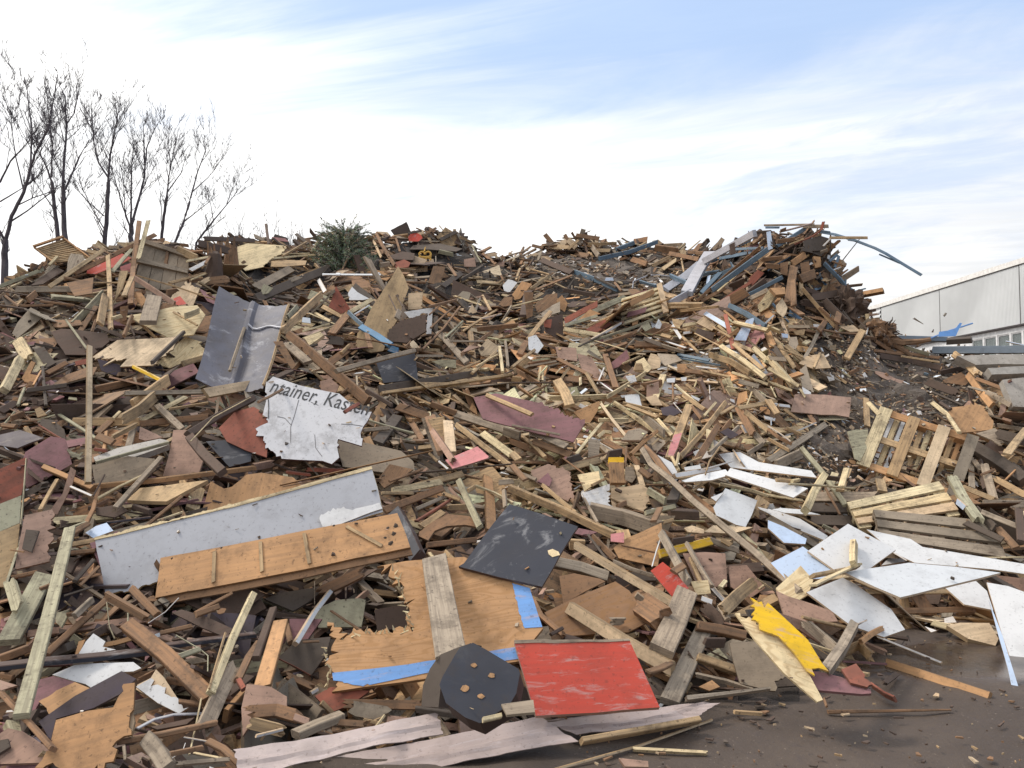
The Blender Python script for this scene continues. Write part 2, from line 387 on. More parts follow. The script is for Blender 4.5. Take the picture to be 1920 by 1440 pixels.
def plane_from(p0, n):
    """coefficients of 1/depth over the picture for the plane through p0 with normal n"""
    k = n.dot(p0 - Vector((0, 0, EYE)))
    def f(u, v):
        x, z = rayv(u, v); return (n.x * float(x) + n.y + n.z * float(z)) / k
    # depth here is along Y; nearly planar over the picture: sample three points round p0
    u0, v0 = pr(p0); a = f(u0, v0); b = f(u0 + 40, v0); c = f(u0, v0 + 40)
    A, B = (b - a) / 40, (c - a) / 40
    return (A, B, a - A * u0 - B * v0)
LM = []            # landmarks for the labels: (phrase, u, v)
PIECES = []        # everything in the heap, for labels: dicts
def ray_plane(u, v, p0, n, d0, lim=1.3):
    x, z = rayv(u, v); o = Vector((0, 0, EYE)); rv = Vector((float(x), 1.0, float(z)))
    den = n.dot(rv)
    d = n.dot(p0 - o) / den if abs(den) > 1e-4 else d0
    d = max(d0 - lim, min(d0 + lim, d))
    return o + rv * d
def nrm(t, a):
    t, a = math.radians(t), math.radians(a)
    return Vector((math.sin(a) * math.cos(t), -math.cos(a) * math.cos(t), math.sin(t)))
def over_hero(poly, plane, margin, cap=.9):
    r_ = raster(poly, plane)
    if r_ is None: return 0.0
    sl, m, dep = r_; z = zb[sl]; mm = m & (z < 90)
    if not mm.any(): return 0.0
    return float(min(cap, max(0.0, (dep[mm] - z[mm] + margin).max())))
def write_zb(poly, plane):
    r_ = raster(poly, plane)
    if r_ is None: return
    sl, m, dep = r_; z = zb[sl]; z[m & (dep < z)] = dep[m & (dep < z)]
def fit_plane(poly, tilt=None, az=0.0, lift=.06, th=.015, r=rnd, on=True, slack=.22):
    u0 = sum(p[0] for p in poly) / len(poly); v0 = sum(p[1] for p in poly) / len(poly)
    d0 = Ds(u0, v0) - lift; c = pt(u0, v0, d0)
    if tilt is None:
        n = hnormal(u0, v0) * .5 + (Vector((0, 0, EYE)) - c).normalized() * .5
        n.normalize(); n = (n + Vector((r.uniform(-.16, .16), 0, r.uniform(-.12, .12)))).normalized()
    else: n = nrm(tilt, az)
    ex = 0
    for u, v in poly:
        q = ray_plane(u, v, c, n, d0); ex = max(ex, q.y - (Ds(u, v) + slack))
    d0 -= min(ex, .45); c = pt(u0, v0, d0)
    if on:
        for _ in range(2):
            o = over_hero(poly, plane_from(c, n), .012 + th)
            if o <= 0.001: break
            d0 -= o; c = pt(u0, v0, d0)
    write_zb(poly, plane_from(c, n))
    return c, n, d0
WN = {'wood': 'plank', 'ply': 'plank', 'paint': 'painted_plank', 'metal': 'metal_profile', 'lam': 'laminate_strip', 'foil': 'metal_strip', 'black': 'black_strip', 'concrete': 'concrete_strip', 'pine': 'plank'}
SN = {'wood': 'board_fragment', 'ply': 'board_fragment', 'pine': 'board_fragment', 'paint': 'painted_board', 'metal': 'metal_sheet', 'lam': 'laminate_sheet', 'dlam': 'laminate_sheet', 'foil': 'metal_sheet', 'black': 'black_board', 'concrete': 'concrete_slab'}
def reg(kind, poly, plane, code, obj=None, make=None, label=None, ang=None, lenm=0, wm=0, hero=False):
    u = sum(p[0] for p in poly) / len(poly); v = sum(p[1] for p in poly) / len(poly)
    A = abs(sum(poly[i][0] * poly[(i + 1) % len(poly)][1] - poly[(i + 1) % len(poly)][0] * poly[i][1] for i in range(len(poly)))) / 2
    PIECES.append(dict(kind=kind, poly=poly, plane=plane, code=code, obj=obj, make=make, label=label, ang=ang, u=u, v=v, area=A, lenm=lenm, wm=wm, hero=hero, vis=0))
    return PIECES[-1]
def P(code, path, w, opts, label=None, lm=None):
    r = random.Random(hash((code, tuple(path[0]), w)) & 0xffff if False else int(path[0][0] * 7 + path[0][1] * 13 + w * 31) & 0xfffff)
    lift = float(opts.get('e', .05)); a_, b_ = path[0], path[-1]
    m = len(path); ds = [Ds(u, v) - lift for u, v in path]
    if m == 2:
        ex = 0
        for f in (.25, .5, .75):
            u, v = a_[0] + (b_[0] - a_[0]) * f, a_[1] + (b_[1] - a_[1]) * f
            ex = max(ex, ds[0] + (ds[1] - ds[0]) * f - (Ds(u, v) + .08))
        ds = [d - min(ex, .5) for d in ds]
    if 'd' in opts:
        q = [float(x) for x in opts['d'].split(',')]; ds = [q[0] + (q[-1] - q[0]) * i / (m - 1) for i in range(m)]
    fam = PAL[code][1]; fam = opts.get('mat', fam)
    hx, hy = b_[0] - a_[0], b_[1] - a_[1]; hl = math.hypot(hx, hy) or 1; nx, ny = -hy / hl * w / 2, hx / hl * w / 2
    polys = []
    for i in range(m - 1):
        p, q = path[i], path[i + 1]
        polys.append([(p[0] + nx, p[1] + ny), (q[0] + nx, q[1] + ny), (q[0] - nx, q[1] - ny), (p[0] - nx, p[1] - ny)])
    def frame(ds):
        pts = [pt(u, v, d) for (u, v), d in zip(path, ds)]
        ax = (pts[-1] - pts[0]).normalized(); mid = (pts[0] + pts[-1]) / 2
        s = ax.cross(mid - Vector((0, 0, EYE))).normalized(); n = s.cross(ax)
        if n.dot(Vector((0, 0, EYE)) - mid) < 0: n = -n
        return pts, ax, mid, s, n
    if opts.get('on', '1') == '1' and 'd' not in opts:
        for _ in range(2):
            pts, ax, mid, s, n = frame(ds); sh = 0
            for i, pl in enumerate(polys): sh = max(sh, over_hero(pl, plane_from((pts[i] + pts[i + 1]) / 2, n), .03, 1.1))
            if sh < .002: break
            ds = [d - sh for d in ds]
    pts, ax, mid, s, n = frame(ds)
    wm = w / F * sum(ds) / m * .98
    roll = math.radians(float(opts['r'])) if 'r' in opts else math.radians(r.choice((-1, 1)) * r.uniform(10, 34))
    th = float(opts['th']) if 'th' in opts else (max(.008, min(.06, wm * (.65 if wm < .05 else .34))) if fam != 'metal' else wm * .5)
    if s.z < 0: s = -s
    s2 = s * math.cos(roll) - n * math.sin(roll); n2 = n * math.cos(roll) + s * math.sin(roll)
    W = max(wm * .35, (wm - th * abs(math.sin(roll))) / math.cos(roll))
    for i, pl in enumerate(polys): write_zb(pl, plane_from((pts[i] + pts[i + 1]) / 2, n))
    jag = 'j' in opts; mb = MB(); L = sum((pts[i + 1] - pts[i]).length for i in range(m - 1))
    # start of a broad face a little in front of the axis so that the bar is centred on it
    pts2 = [p + n2 * (th / 2) for p in pts]
    cf = pal(code, .10, r=r); cs = pal(code, .10, core=True, r=r)
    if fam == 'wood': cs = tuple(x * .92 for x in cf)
    plank_geo(mb, pts2, s2, n2, W, th, cf, cs, r, rough_end=min(.06, W * .9) if jag else 0, cham=0 if jag else min(.004, th * .2, W * .2),
              bow=r.uniform(-.008, .012) * L if m == 2 else 0, taper=float(opts.get('tp', 1)), k=5 if jag else 1)
    nm = opts.get('nm') or (WN[fam] if not (fam in ('wood', 'ply') and W < .042) else 'lath')
    if nm == 'plank' and th > .045 and W < .13: nm = 'timber_beam'
    o = mb.build(nm, fam)
    ang = math.degrees(math.atan2(-(hy), hx))
    rec = reg(nm, polys[len(polys) // 2], plane_from(mid, n), code, obj=o, label=label, ang=ang, lenm=L, wm=W, hero=True)
    rec['polys'] = polys
    if lm: LM.append((lm, rec['u'], rec['v']))
    return o
def S(code, poly, opts, label=None, lm=None):
    r = random.Random(int(poly[0][0] * 7 + poly[0][1] * 13) & 0xfffff)
    th = float(opts.get('th', .014)); t = float(opts['t']) if 't' in opts else None
    c, n, d0 = fit_plane(poly, t, float(opts.get('a', 0)), float(opts.get('e', .07)), th, r, on=opts.get('on', '1') == '1')
    pts = [ray_plane(u, v, c, n, d0) for u, v in poly]
    fam = opts.get('mat', PAL[code][1]); mb = MB()
    torn = tuple(int(x) for x in opts['j'].split(',')) if 'j' in opts else ()
    ax = None
    if 'gr' in opts:
        i, j = (int(x) for x in opts['gr'].split(',')); ax = (pts[j] - pts[i]).normalized()
    sheet_geo(mb, pts, n, th, pal(code, .07, r=r), pal(code, .07, core=True, r=r), r, torn=torn, axis=ax, edge=.0015 if fam == 'lam' else .004, tear=float(opts.get('tear', .018)))
    nm = opts.get('nm') or SN[fam]
    o = mb.build(nm, fam)
    rec = reg(nm, poly, plane_from(c, n), code, obj=o, label=label, lenm=max((a - b).length for a in pts for b in pts), hero=True)
    rec['frame'] = (c, n, d0)
    if lm: LM.append((lm, rec['u'], rec['v']))
    return o, (c, n, d0)
class Quad:
    """a flat or bulged four-cornered frame: f(s,t,h) -> point; corners TL,TR,BR,BL in the picture"""
    def __init__(q, corners, tilt=None, az=0.0, lift=.08, th=.02, on=True):
        q.c, q.n, q.d0 = fit_plane(corners, tilt, az, lift, th, on=on)
        q.k = [ray_plane(u, v, q.c, q.n, q.d0) for u, v in corners]; q.px = corners
        q.o = (q.k[0] + q.k[1] + q.k[2] + q.k[3]) / 4
    def __call__(q, s, t, h=0.0):
        a = q.k[0].lerp(q.k[1], s); b = q.k[3].lerp(q.k[2], s)
        return a.lerp(b, t) + q.n * h
    def box(q, name, code, s0, s1, t0, t1, h0, h1, parent, fam=None, r=rnd, jag=False, label=None):
        mb = MB(); lo = ((s1 - s0) * (q.k[1] - q.k[0]).length) >= ((t1 - t0) * (q.k[3] - q.k[0]).length)
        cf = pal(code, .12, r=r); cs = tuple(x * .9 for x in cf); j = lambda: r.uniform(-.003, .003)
        c8 = [q(s, t, h) + Vector((j(), j(), j())) for h in (h0, h1) for s, t in ((s0, t0), (s1, t0), (s1, t1), (s0, t1))]
        fs = [(4, 7, 6, 5), (0, 1, 2, 3), (0, 4, 5, 1), (1, 5, 6, 2), (2, 6, 7, 3), (3, 7, 4, 0)]
        cen = sum(c8, Vector()) / 8; X_ = (q.k[1] - q.k[0]).normalized(); Y_ = q.n.cross(X_)
        if not lo: X_, Y_ = Y_, X_
        uo = r.uniform(0, 50); F2 = []; U = []
        for f in fs:
            a, b, c = (c8[i] for i in f[:3]); nn = (b - a).cross(c - b)
            fc = sum((c8[i] for i in f), Vector()) / 4
            if nn.dot(fc - cen) < 0: f = f[::-1]
            F2.append(f); side = abs(nn.normalized().dot(q.n)) < .5
            U.append([((c8[i] - q.o).dot(X_) + uo, (c8[i] - q.o).dot(q.n if side else Y_) + uo) for i in f])
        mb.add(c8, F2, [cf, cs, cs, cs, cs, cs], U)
        o = mb.build(name, fam or PAL[code][1], parent)
        if label: o['label'] = label
        return o
    def reg(q, kind, code, obj, label, lm=None):
        rec = reg(kind, q.px, plane_from(q.c, q.n), code, obj=obj, label=label, hero=True)
        if lm: LM.append((lm, rec['u'], rec['v']))
def surf(name, mat, q, code, hf, ns=18, nt=14, th=.004, parent=None, r=rnd, edgef=None):
    """bent sheet over a Quad: hf(s,t) height, edgef(s,t) -> (ds,dt) ragged edge"""
    mb = MB(); cf = pal(code, .05, r=r); cs = pal(code, .05, core=True, r=r); top = {}; vs = []
    for side in (0, 1):
        for j in range(nt + 1):
            for i in range(ns + 1):
                s, t = i / ns, j / nt
                if edgef: a, b = edgef(s, t); s2, t2 = s + a, t + b
                else: s2, t2 = s, t
                vs.append(q(s2, t2, hf(s, t) - side * th))
    W = ns + 1; H = W * (nt + 1); fs = []; cc = []; uv = []
    Lx = (q.k[1] - q.k[0]).length; Ly = (q.k[3] - q.k[0]).length
    U = lambda i, j: (i / ns * Lx, j / nt * Ly)
    for j in range(nt):
        for i in range(ns):
            a = j * W + i; fs.append((a, a + W, a + W + 1, a + 1)); cc.append(cf); uv.append([U(i, j), U(i, j + 1), U(i + 1, j + 1), U(i + 1, j)])
            fs.append((a + H, a + 1 + H, a + W + 1 + H, a + W + H)); cc.append(cs); uv.append([U(i, j), U(i + 1, j), U(i + 1, j + 1), U(i, j + 1)])
    rim = [i for i in range(W)] + [j * W + ns for j in range(1, nt + 1)] + [nt * W + i for i in range(ns - 1, -1, -1)] + [j * W for j in range(nt - 1, 0, -1)]
    for a, b in zip(rim, rim[1:] + rim[:1]):
        fs.append((a, b, b + H, a + H)); cc.append(cs); uv.append([(0, 0), (.1, 0), (.1, .1), (0, .1)])
    mb.add(vs, fs, cc, uv)
    return mb.build(name, mat, parent, smooth=False)
def parse(text):
    ox = oy = 0.0; k = 1.0
    for line in text.strip().splitlines():
        line = line.strip()
        if not line: continue
        lm = label = None
        if '#' in line: line, lm = [x.strip() for x in line.split('#')]
        if '|' in line: line, label = [x.strip() for x in line.split('|')]
        t = line.split()
        if t[0] == '@': ox, oy, k = float(t[1]), float(t[2]), float(t[3]); continue
        op = {}; rest = []
        for x in t[2:]:
            if '=' in x: a, b = x.split('='); op[a] = b
            elif x == 'J': op['j'] = '1'
            else: rest.append(x)
        if t[0] == 'P':
            v = [float(x) for x in rest]; path = [(ox + v[i] / k, oy + v[i + 1] / k) for i in range(0, len(v) - 1, 2)]
            P(t[1], path, v[-1] / k, op, label, lm)
        else:
            S(t[1], [(ox + float(x.split(',')[0]) / k, oy + float(x.split(',')[1]) / k) for x in rest], op, label, lm)
PREV = [None]
_P, _S = P, S
def adopt(o, opts):
    if 'par' in opts and PREV[0] is not None:
        par = PREV[0]; o.parent = par; o.location = o.location - par.location; PIECES.pop(); return True
    PREV[0] = o; return False
def P(code, path, w, opts, label=None, lm=None):
    o = _P(code, path, w, opts, label, lm); adopt(o, opts); return o
def S(code, poly, opts, label=None, lm=None):
    if 'code' in opts: code = opts['code']
    o, fr = _S(code, poly, opts, label, lm); adopt(o, opts); return o, fr
def part_of(o, parent, name=None):
    o.parent = parent; o.location = o.location - parent.location
    if name: o.name = name
def blob(name, mat, c, rx, ry, rz, code, r, amp=.3, seg=14, parent=None, freq=1.5, axis=None):
    from mathutils import noise as mn
    mb = MB(); rows = seg; cols_ = seg * 2; vs = []
    cc = pal(code, .1, r=r); off = Vector((r.uniform(0, 99), r.uniform(0, 99), 0))
    for i in range(rows + 1):
        th = math.pi * i / rows
        for j in range(cols_):
            ph = 2 * math.pi * j / cols_; q = Vector((math.sin(th) * math.cos(ph), math.sin(th) * math.sin(ph), math.cos(th)))
            k = 1 + amp * mn.fractal(q * freq + off, .6, 2.0, 5) * 1.6
            vs.append(c + Vector((q.x * rx, q.y * ry, q.z * rz)) * k)
    fs = []; cs = []; uv = []
    for i in range(rows):
        for j in range(cols_):
            a, b = i * cols_ + j, i * cols_ + (j + 1) % cols_; d, e = a + cols_, b + cols_
            fs.append((a, d, e, b)); cs.append(cc); uv.append([(i * .1, j * .1), (i * .1 + .1, j * .1), (i * .1 + .1, j * .1 + .1), (i * .1, j * .1 + .1)])
    mb.add(vs, fs, cs, uv); return mb.build(name, mat, parent)

def build_rack():
    q = Quad([(64, 466), (120, 447), (175, 488), (100, 494)], 34, 10, .1, .03)
    t = empty('slatted_rack', q.o, 'tan slatted rack leaning on the skyline at the far left', 'slatted rack')
    for a in ((0, .05), (.95, 1)): q.box('rail', 'o', a[0], a[1], -.02, 1.12, 0, .03, t)
    q.box('rail', 'o', 0, 1, -.03, .03, .02, .05, t)
    for i in range(12): q.box('slat', 't', .05, .95, .03 + i * .08, .075 + i * .08, -.01, .01, t)
    q.reg('slatted_rack', 't', t, t['label'], 'the slatted rack')
def build_crate():
    q = Quad([(272, 451), (355, 481), (350, 548), (250, 538)], 25, 12, .12, .03)
    t = empty('crate_side', q.o, 'grey-brown crate side of upright boards standing on the left crest', 'crate side')
    xs = [0, .26, .5, .76, 1.0]
    for a, b in zip(xs, xs[1:]): q.box('board', 'h', a + .006, b - .006, .02, 1, -.02, 0, t)
    q.box('batten', 'g', -.02, 1.02, 0, .09, .002, .05, t); q.box('batten', 'g', -.05, 1.0, .42, .52, .002, .05, t)
    q.box('brace', 'b', .5, .56, .1, .4, .003, .03, t)
    q.reg('crate_side', 'h', t, t['label'], 'the crate side')
def build_bent_sheet():
    q = Quad([(412, 540), (543, 576), (494, 722), (366, 708)], 48, -2, .16, .05)
    def h(s, t): return -.11 * math.sin(math.pi * min(1, s * 1.02)) + .03 * math.sin(t * 5 + 1) + (.03 if abs(s - .48) < .04 else 0)
    r = random.Random(5); e = [r.uniform(-.006, .006) for _ in range(60)]
    def ed(s, t): return (0, (e[int(s * 24)] + (.03 * s if t > .9 else 0)) if t in (0, 1) else 0)
    t_ = empty('bent_sheet', q.o, 'large dark grey bent sheet with whitish scuffs left of the heap centre', 'bent sheet')
    surf('panel', 'scuff', q, 'z', h, 24, 14, .012, t_, edgef=ed)
    m1 = MB(); tube(m1, [q(1.0, i / 10, h(1, i / 10) + .01) for i in range(11)], .014, pal('t'), 5); m1.build('edge_strip', 'wood', t_)
    m1 = MB(); tube(m1, [q(.46 - .03 * i / 8, .35 + .5 * i / 8, h(.46, .5) + .035) for i in range(9)], .018, pal('g'), 5); m1.build('batten', 'wood', t_)
    m1 = MB(); tube(m1, [q(.5 + .5 * i / 8, .30 + .02 * math.sin(i), h(.5 + .5 * i / 8, .3) + .012) for i in range(9)], .011, pal('j'), 5); m1.build('seam', 'foil', t_)
    q.reg('bent_sheet', 'k', t_, t_['label'], 'the bent grey sheet')
def build_conifer():
    r = random.Random(11); c = pt(657, 476, Ds(657, 476) - .55)
    t = empty('discarded_conifer', c, 'dark green conifer lying on the crest left of centre', 'conifer')
    mb = MB(); axis = Vector((.35, .2, .93)).normalized(); base = c - Vector((.1, .1, .45)); tip = c + Vector((-.12, 0, .42))
    tube(mb, [base, base.lerp(tip, .5) + Vector((.03, 0, 0)), tip], [.045, .03, .008], (.06, .04, .03), 6, r); mb.build('trunk', 'wood', t)
    br = MB(); nd = MB(); g = [(.15, .18, .11), (.19, .22, .14), (.24, .26, .17), (.12, .15, .10), (.27, .25, .16)]
    for i in range(300):
        f = r.random(); p = base.lerp(tip, f); L = (.55 * (1 - f * .5) + .2) * r.uniform(.6, 1.1); a = r.uniform(0, 6.28)
        d = Vector((math.cos(a) * 1.6, math.sin(a) * .8, r.uniform(-.35, .6))).normalized()
        pts = [p]; 
        for k in range(5):
            d = (d + Vector((r.uniform(-.25, .25), r.uniform(-.25, .25), r.uniform(-.1, .22)))).normalized(); pts.append(pts[-1] + d * L / 5)
        if i < 120: tube(br, pts, [.006, .005, .004, .003, .002, .001], (.05, .035, .025), 3)
        gc = r.choice(g)
        for k in range(1, 6):
            for _ in range(13):
                o = pts[k - 1].lerp(pts[k], r.random()); dd = (pts[k] - pts[k - 1]).normalized()
                sd = Vector((r.gauss(0, 1), r.gauss(0, 1), r.gauss(0, 1))).normalized(); nl = r.uniform(.03, .07)
                e = o + (dd * .6 + sd * .8).normalized() * nl; w = dd.cross(sd).normalized() * .006
                nd.add([o - w, o + w, e], [(0, 1, 2)], [tuple(x * r.uniform(.7, 1.3) for x in gc)], [[(0, 0), (.01, 0), (0, .1)]])
    for (du, dv) in ((-18, -66), (14, -58), (-48, -38), (-2, -48), (-30, -50)):
        e = pt(657 + du, 476 + dv, c.y + r.uniform(-.1, .1)); p = c + Vector((du * .006, 0, .25)); pts = [p, p.lerp(e, .5) + Vector((.03, 0, 0)), e]
        tube(br, pts, [.012, .008, .004], (.07, .06, .05), 4)
        for k in range(14):
            o = p.lerp(e, r.uniform(.35, 1)); tube(br, [o, o + Vector((r.uniform(-.14, .14), 0, r.uniform(.03, .14)))], [.004, .002], (.07, .06, .05), 3)
    o = br.build('branches', 'wood', t); o['kind'] = 'stuff'
    m, tt, b = base_mat('needles'); a_ = N(tt, 'ShaderNodeAttribute', attribute_name='tint'); tt.links.new(a_.outputs['Color'], b.inputs['Base Color']); b.inputs['Roughness'].default_value = .7
    o = nd.build('needles', m, t); o['kind'] = 'stuff'
    LM.append(('the discarded conifer', 657, 470))
    # bright metal pole under the conifer
    t = empty('metal_pole', pt(662, 517, Ds(662, 517) - .5), 'bright chrome pole lying level right under the conifer', 'metal pole')
    mm = bpy.data.materials.new('chrome'); mm.use_nodes = True; b = mm.node_tree.nodes['Principled BSDF']; b.inputs['Base Color'].default_value = (.75, .76, .78, 1); b.inputs['Metallic'].default_value = 1; b.inputs['Roughness'].default_value = .22
    A, B = pt(605, 515, t.location.y), pt(714, 516, t.location.y - .1)
    for nm, f0, f1, rd in (('tube', 0, 1, .022), ('collar', .24, .31, .036), ('end_cap', .9, .98, .045)):
        m1 = MB(); tube(m1, [A.lerp(B, f0), A.lerp(B, (f0 + f1) / 2), A.lerp(B, f1)], rd, (.7, .7, .7), 10); m1.build(nm, mm, t, smooth=False)
    LM.append(('the chrome pole', 660, 516))
    # ochre scroll ornament
    r2 = random.Random(3); c = pt(797, 483, Ds(797, 483) - .25); t = empty('scroll_ornament', c, 'small ochre openwork scroll ornament under the middle crest', 'ornament'); oc = lin('E2B45C', 1.0)
    k = 12.5 / F * c.y
    def ring(nm, cx, cz, R, a0, a1):
        m1 = MB(); tube(m1, [c + Vector(((cx + R * math.cos(a)) * k, 0, (cz + R * math.sin(a)) * k)) for a in np.linspace(a0, a1, 12)], .16 * k, oc, 5); m1.build(nm, MAT['ply'], t)
    ring('scroll', -.45, .5, .42, 0, 5.2); ring('scroll', .45, .5, .42, -2, 3.2); ring('scroll', -.45, -.45, .42, 1.0, 6.4); ring('scroll', .45, -.4, .42, 0, 5.4)
    m1 = MB(); tube(m1, [c + Vector((-.1 * k, 0, 1.0 * k)), c + Vector((.05 * k, 0, 1.7 * k))], [.15 * k, .03 * k], oc, 5); m1.build('finial', MAT['ply'], t)
    m1 = MB(); tube(m1, [c + Vector((-.95 * k, 0, 0)), c + Vector((.95 * k, 0, .1 * k))], .18 * k, oc, 5); m1.build('bar', MAT['ply'], t)
    LM.append(('the ochre scroll', 797, 483))
def stump(px, pyv, wpx, hpx, code, label, lmn, d=None, lean=0):
    r = random.Random(px); dd = d or Ds(px, pyv) - .25; c = pt(px, pyv, dd); k = dd / F
    mb = MB(); h = hpx * k / 2; w = wpx * k / 2
    pts = [c + Vector((lean * f * h, 0, f * h)) for f in (-1, -.5, 0, .5, .85, 1)]
    tube(mb, pts, [w * 1.15, w * 1.05, w, w * .95, w * .9, w * .55], pal(code), 11, r)
    t = empty('tree_stump', c, label, 'tree stump'); mb.build('trunk', 'wood', t)
    m2 = MB()
    for i in range(9):
        a = r.uniform(0, 6.28); o = c + Vector((math.cos(a) * w * .7, math.sin(a) * w * .7, h * .8)); tube(m2, [o, o + Vector((r.uniform(-.02, .02), 0, r.uniform(.06, .2)))], [.03, .008], pal('b', .2, r=r), 4)
    o = m2.build('splintered_top', 'wood', t); o['kind'] = 'stuff'
    LM.append((lmn, px, pyv))
def root_mass(px, pv, rx, rz, d, label, lmn, roots, big=1.0):
    r = random.Random(px + 1); c = pt(px, pv, d); k = d / F
    t = empty('root_stump', c, label, 'root stump')
    blob('root_ball', 'wood', c, rx * k, rx * k * .9, rz * k, 'b' if px > 1640 else 'd', r, .34, 18, t, 1.8)
    m2 = MB()
    for i in range(60):
        a, b = r.uniform(0, 6.28), r.uniform(-1, 1.2); dv = Vector((math.cos(a), math.sin(a) * .8, b)).normalized()
        o = c + Vector((dv.x * rx * k, dv.y * rx * k, dv.z * rz * k)) * .8; pts = [o]
        for j in range(3): dv = (dv + Vector((r.uniform(-.5, .5), r.uniform(-.5, .5), r.uniform(-.6, .3)))).normalized(); pts.append(pts[-1] + dv * r.uniform(.03, .07) * big)
        tube(m2, pts, [.022, .015, .009, .004], pal('d', .3, r=r), 4)
    o = m2.build('fine_roots', 'wood', t); o['kind'] = 'stuff'
    for path, w0 in roots:
        m1 = MB(); tube(m1, [pt(u, v, d - .05 * i) for i, (u, v) in enumerate(path)], [w0 * k * (1 - .7 * i / len(path)) for i in range(len(path))], pal('b', .1, r=r), 7, r); m1.build('root', 'wood', t)
    LM.append((lmn, px, pv))
def build_sign():
    poly = [(499, 716), (512, 706), (560, 722), (636, 738), (662, 760), (697, 772), (690, 788), (681, 800), (676, 812), (680, 822), (678, 836), (634, 823), (632, 838), (636, 858), (622, 870), (605, 864), (560, 862), (528, 860), (505, 842), (481, 807), (489, 798), (503, 792), (492, 780), (499, 752), (497, 735)]
    c, n, d0 = fit_plane(poly, 34, -4, .2, .02)
    t = empty('lettered_sign', c, 'broken white sign board lettered in black above centre left', 'sign')
    r = random.Random(9); mb = MB(); pts = [ray_plane(u, v, c, n, d0) for u, v in poly]
    sheet_geo(mb, pts, n, .018, (.62, .61, .62), pal('m', core=True), r, torn=(0, 4, 8, 11, 17, 18, 19, 21, 23), tear=.012); mb.build('board', 'sign', t)
    cu = bpy.data.curves.new('lettering', 'FONT'); cu.body = 'ntainer, Kasten'; cu.size = 1; cu.extrude = 0.004; cu.resolution_u = 4; cu.space_character = 1.03
    o = bpy.data.objects.new('tmp_text', cu); col.objects.link(o); bpy.context.view_layer.update()
    me = bpy.data.meshes.new_from_object(o.evaluated_get(bpy.context.evaluated_depsgraph_get())); bpy.data.objects.remove(o)
    a = np.array([v.co[:] for v in me.vertices]); w = a[:, 0].max()
    O = ray_plane(503, 734, c, n, d0); E = ray_plane(687, 779, c, n, d0); ex = (E - O); L = ex.length; ex.normalize(); ey = n.cross(ex)
    if ey.z < 0: ey = -ey
    hgt = (ray_plane(612, 760, c, n, d0) - ray_plane(616, 735, c, n, d0)).length / .70
    for v in me.vertices:
        x, y, z = v.co; p = O + ex * (x / w * L) + ey * (y * hgt) + n * (.0015 + z * .2); v.co = p - c
    b = flat_mat('black_lettering', (.035, .035, .038), .6); b.node_tree.nodes['Noise Texture'].inputs['Scale'].default_value = 30; b.node_tree.nodes['Mix'].inputs[7].default_value = (.09, .09, .09, 1); b.node_tree.nodes['Map Range'].inputs[1].default_value = .60; b.node_tree.nodes['Map Range'].inputs[2].default_value = .80; me.materials.clear(); me.materials.append(b)
    o = bpy.data.objects.new('lettering', me); col.objects.link(o); o.parent = t
    m1 = MB(); tube(m1, [ray_plane(503, 748, c, n, d0) + n * .003, ray_plane(504, 765, c, n, d0) + n * .003, ray_plane(503, 785, c, n, d0) + n * .003], .0035, (.03, .03, .03), 4); m1.build('crack', 'black', t)
    for pa in (((560, 750), (552, 780), (545, 800), (545, 830)), ((590, 815), (592, 840), (604, 856)), ((640, 795), (660, 796), (680, 799)), ((520, 781), (534, 784), (546, 797)), ((583, 754), (597, 760))):
        m1 = MB(); tube(m1, [ray_plane(u, v, c, n, d0) + n * .001 for u, v in pa], .0022, (.06, .05, .045), 4); m1.build('crack', 'black', t)
    reg('lettered_sign', poly, plane_from(c, n), 'w', obj=t, label=t['label'], hero=True); LM.append(('the lettered sign', 590, 790))
    PREV[0] = None
    P('q', [(646, 773), (658, 765), (673, 757)], 8, {'r': '10', 'th': '.02', 'nm': 'broken_strip'}, 'short rust-coloured strip lying across the last letters of the sign')
    P('b', [(484, 754), (505, 744), (530, 730)], 6, {'r': '20', 'th': '.02', 'nm': 'lath'}, 'thin brown stick resting on the left end of the sign')
def poly_part(t, fr, poly, name, mat, code, h=.002, th=.002, torn=(), gr=None, tear=.01):
    c, n, d0 = fr; r = random.Random(len(poly) * 7 + int(poly[0][0])); mb = MB(); pts = [ray_plane(u, v, c, n, d0) + n * h for u, v in poly]
    sheet_geo(mb, pts, n, th, pal(code, .04, r=r), pal(code, .04, core=True, r=r), r, torn=torn, axis=gr, tear=tear)
    return mb.build(name, mat, t)
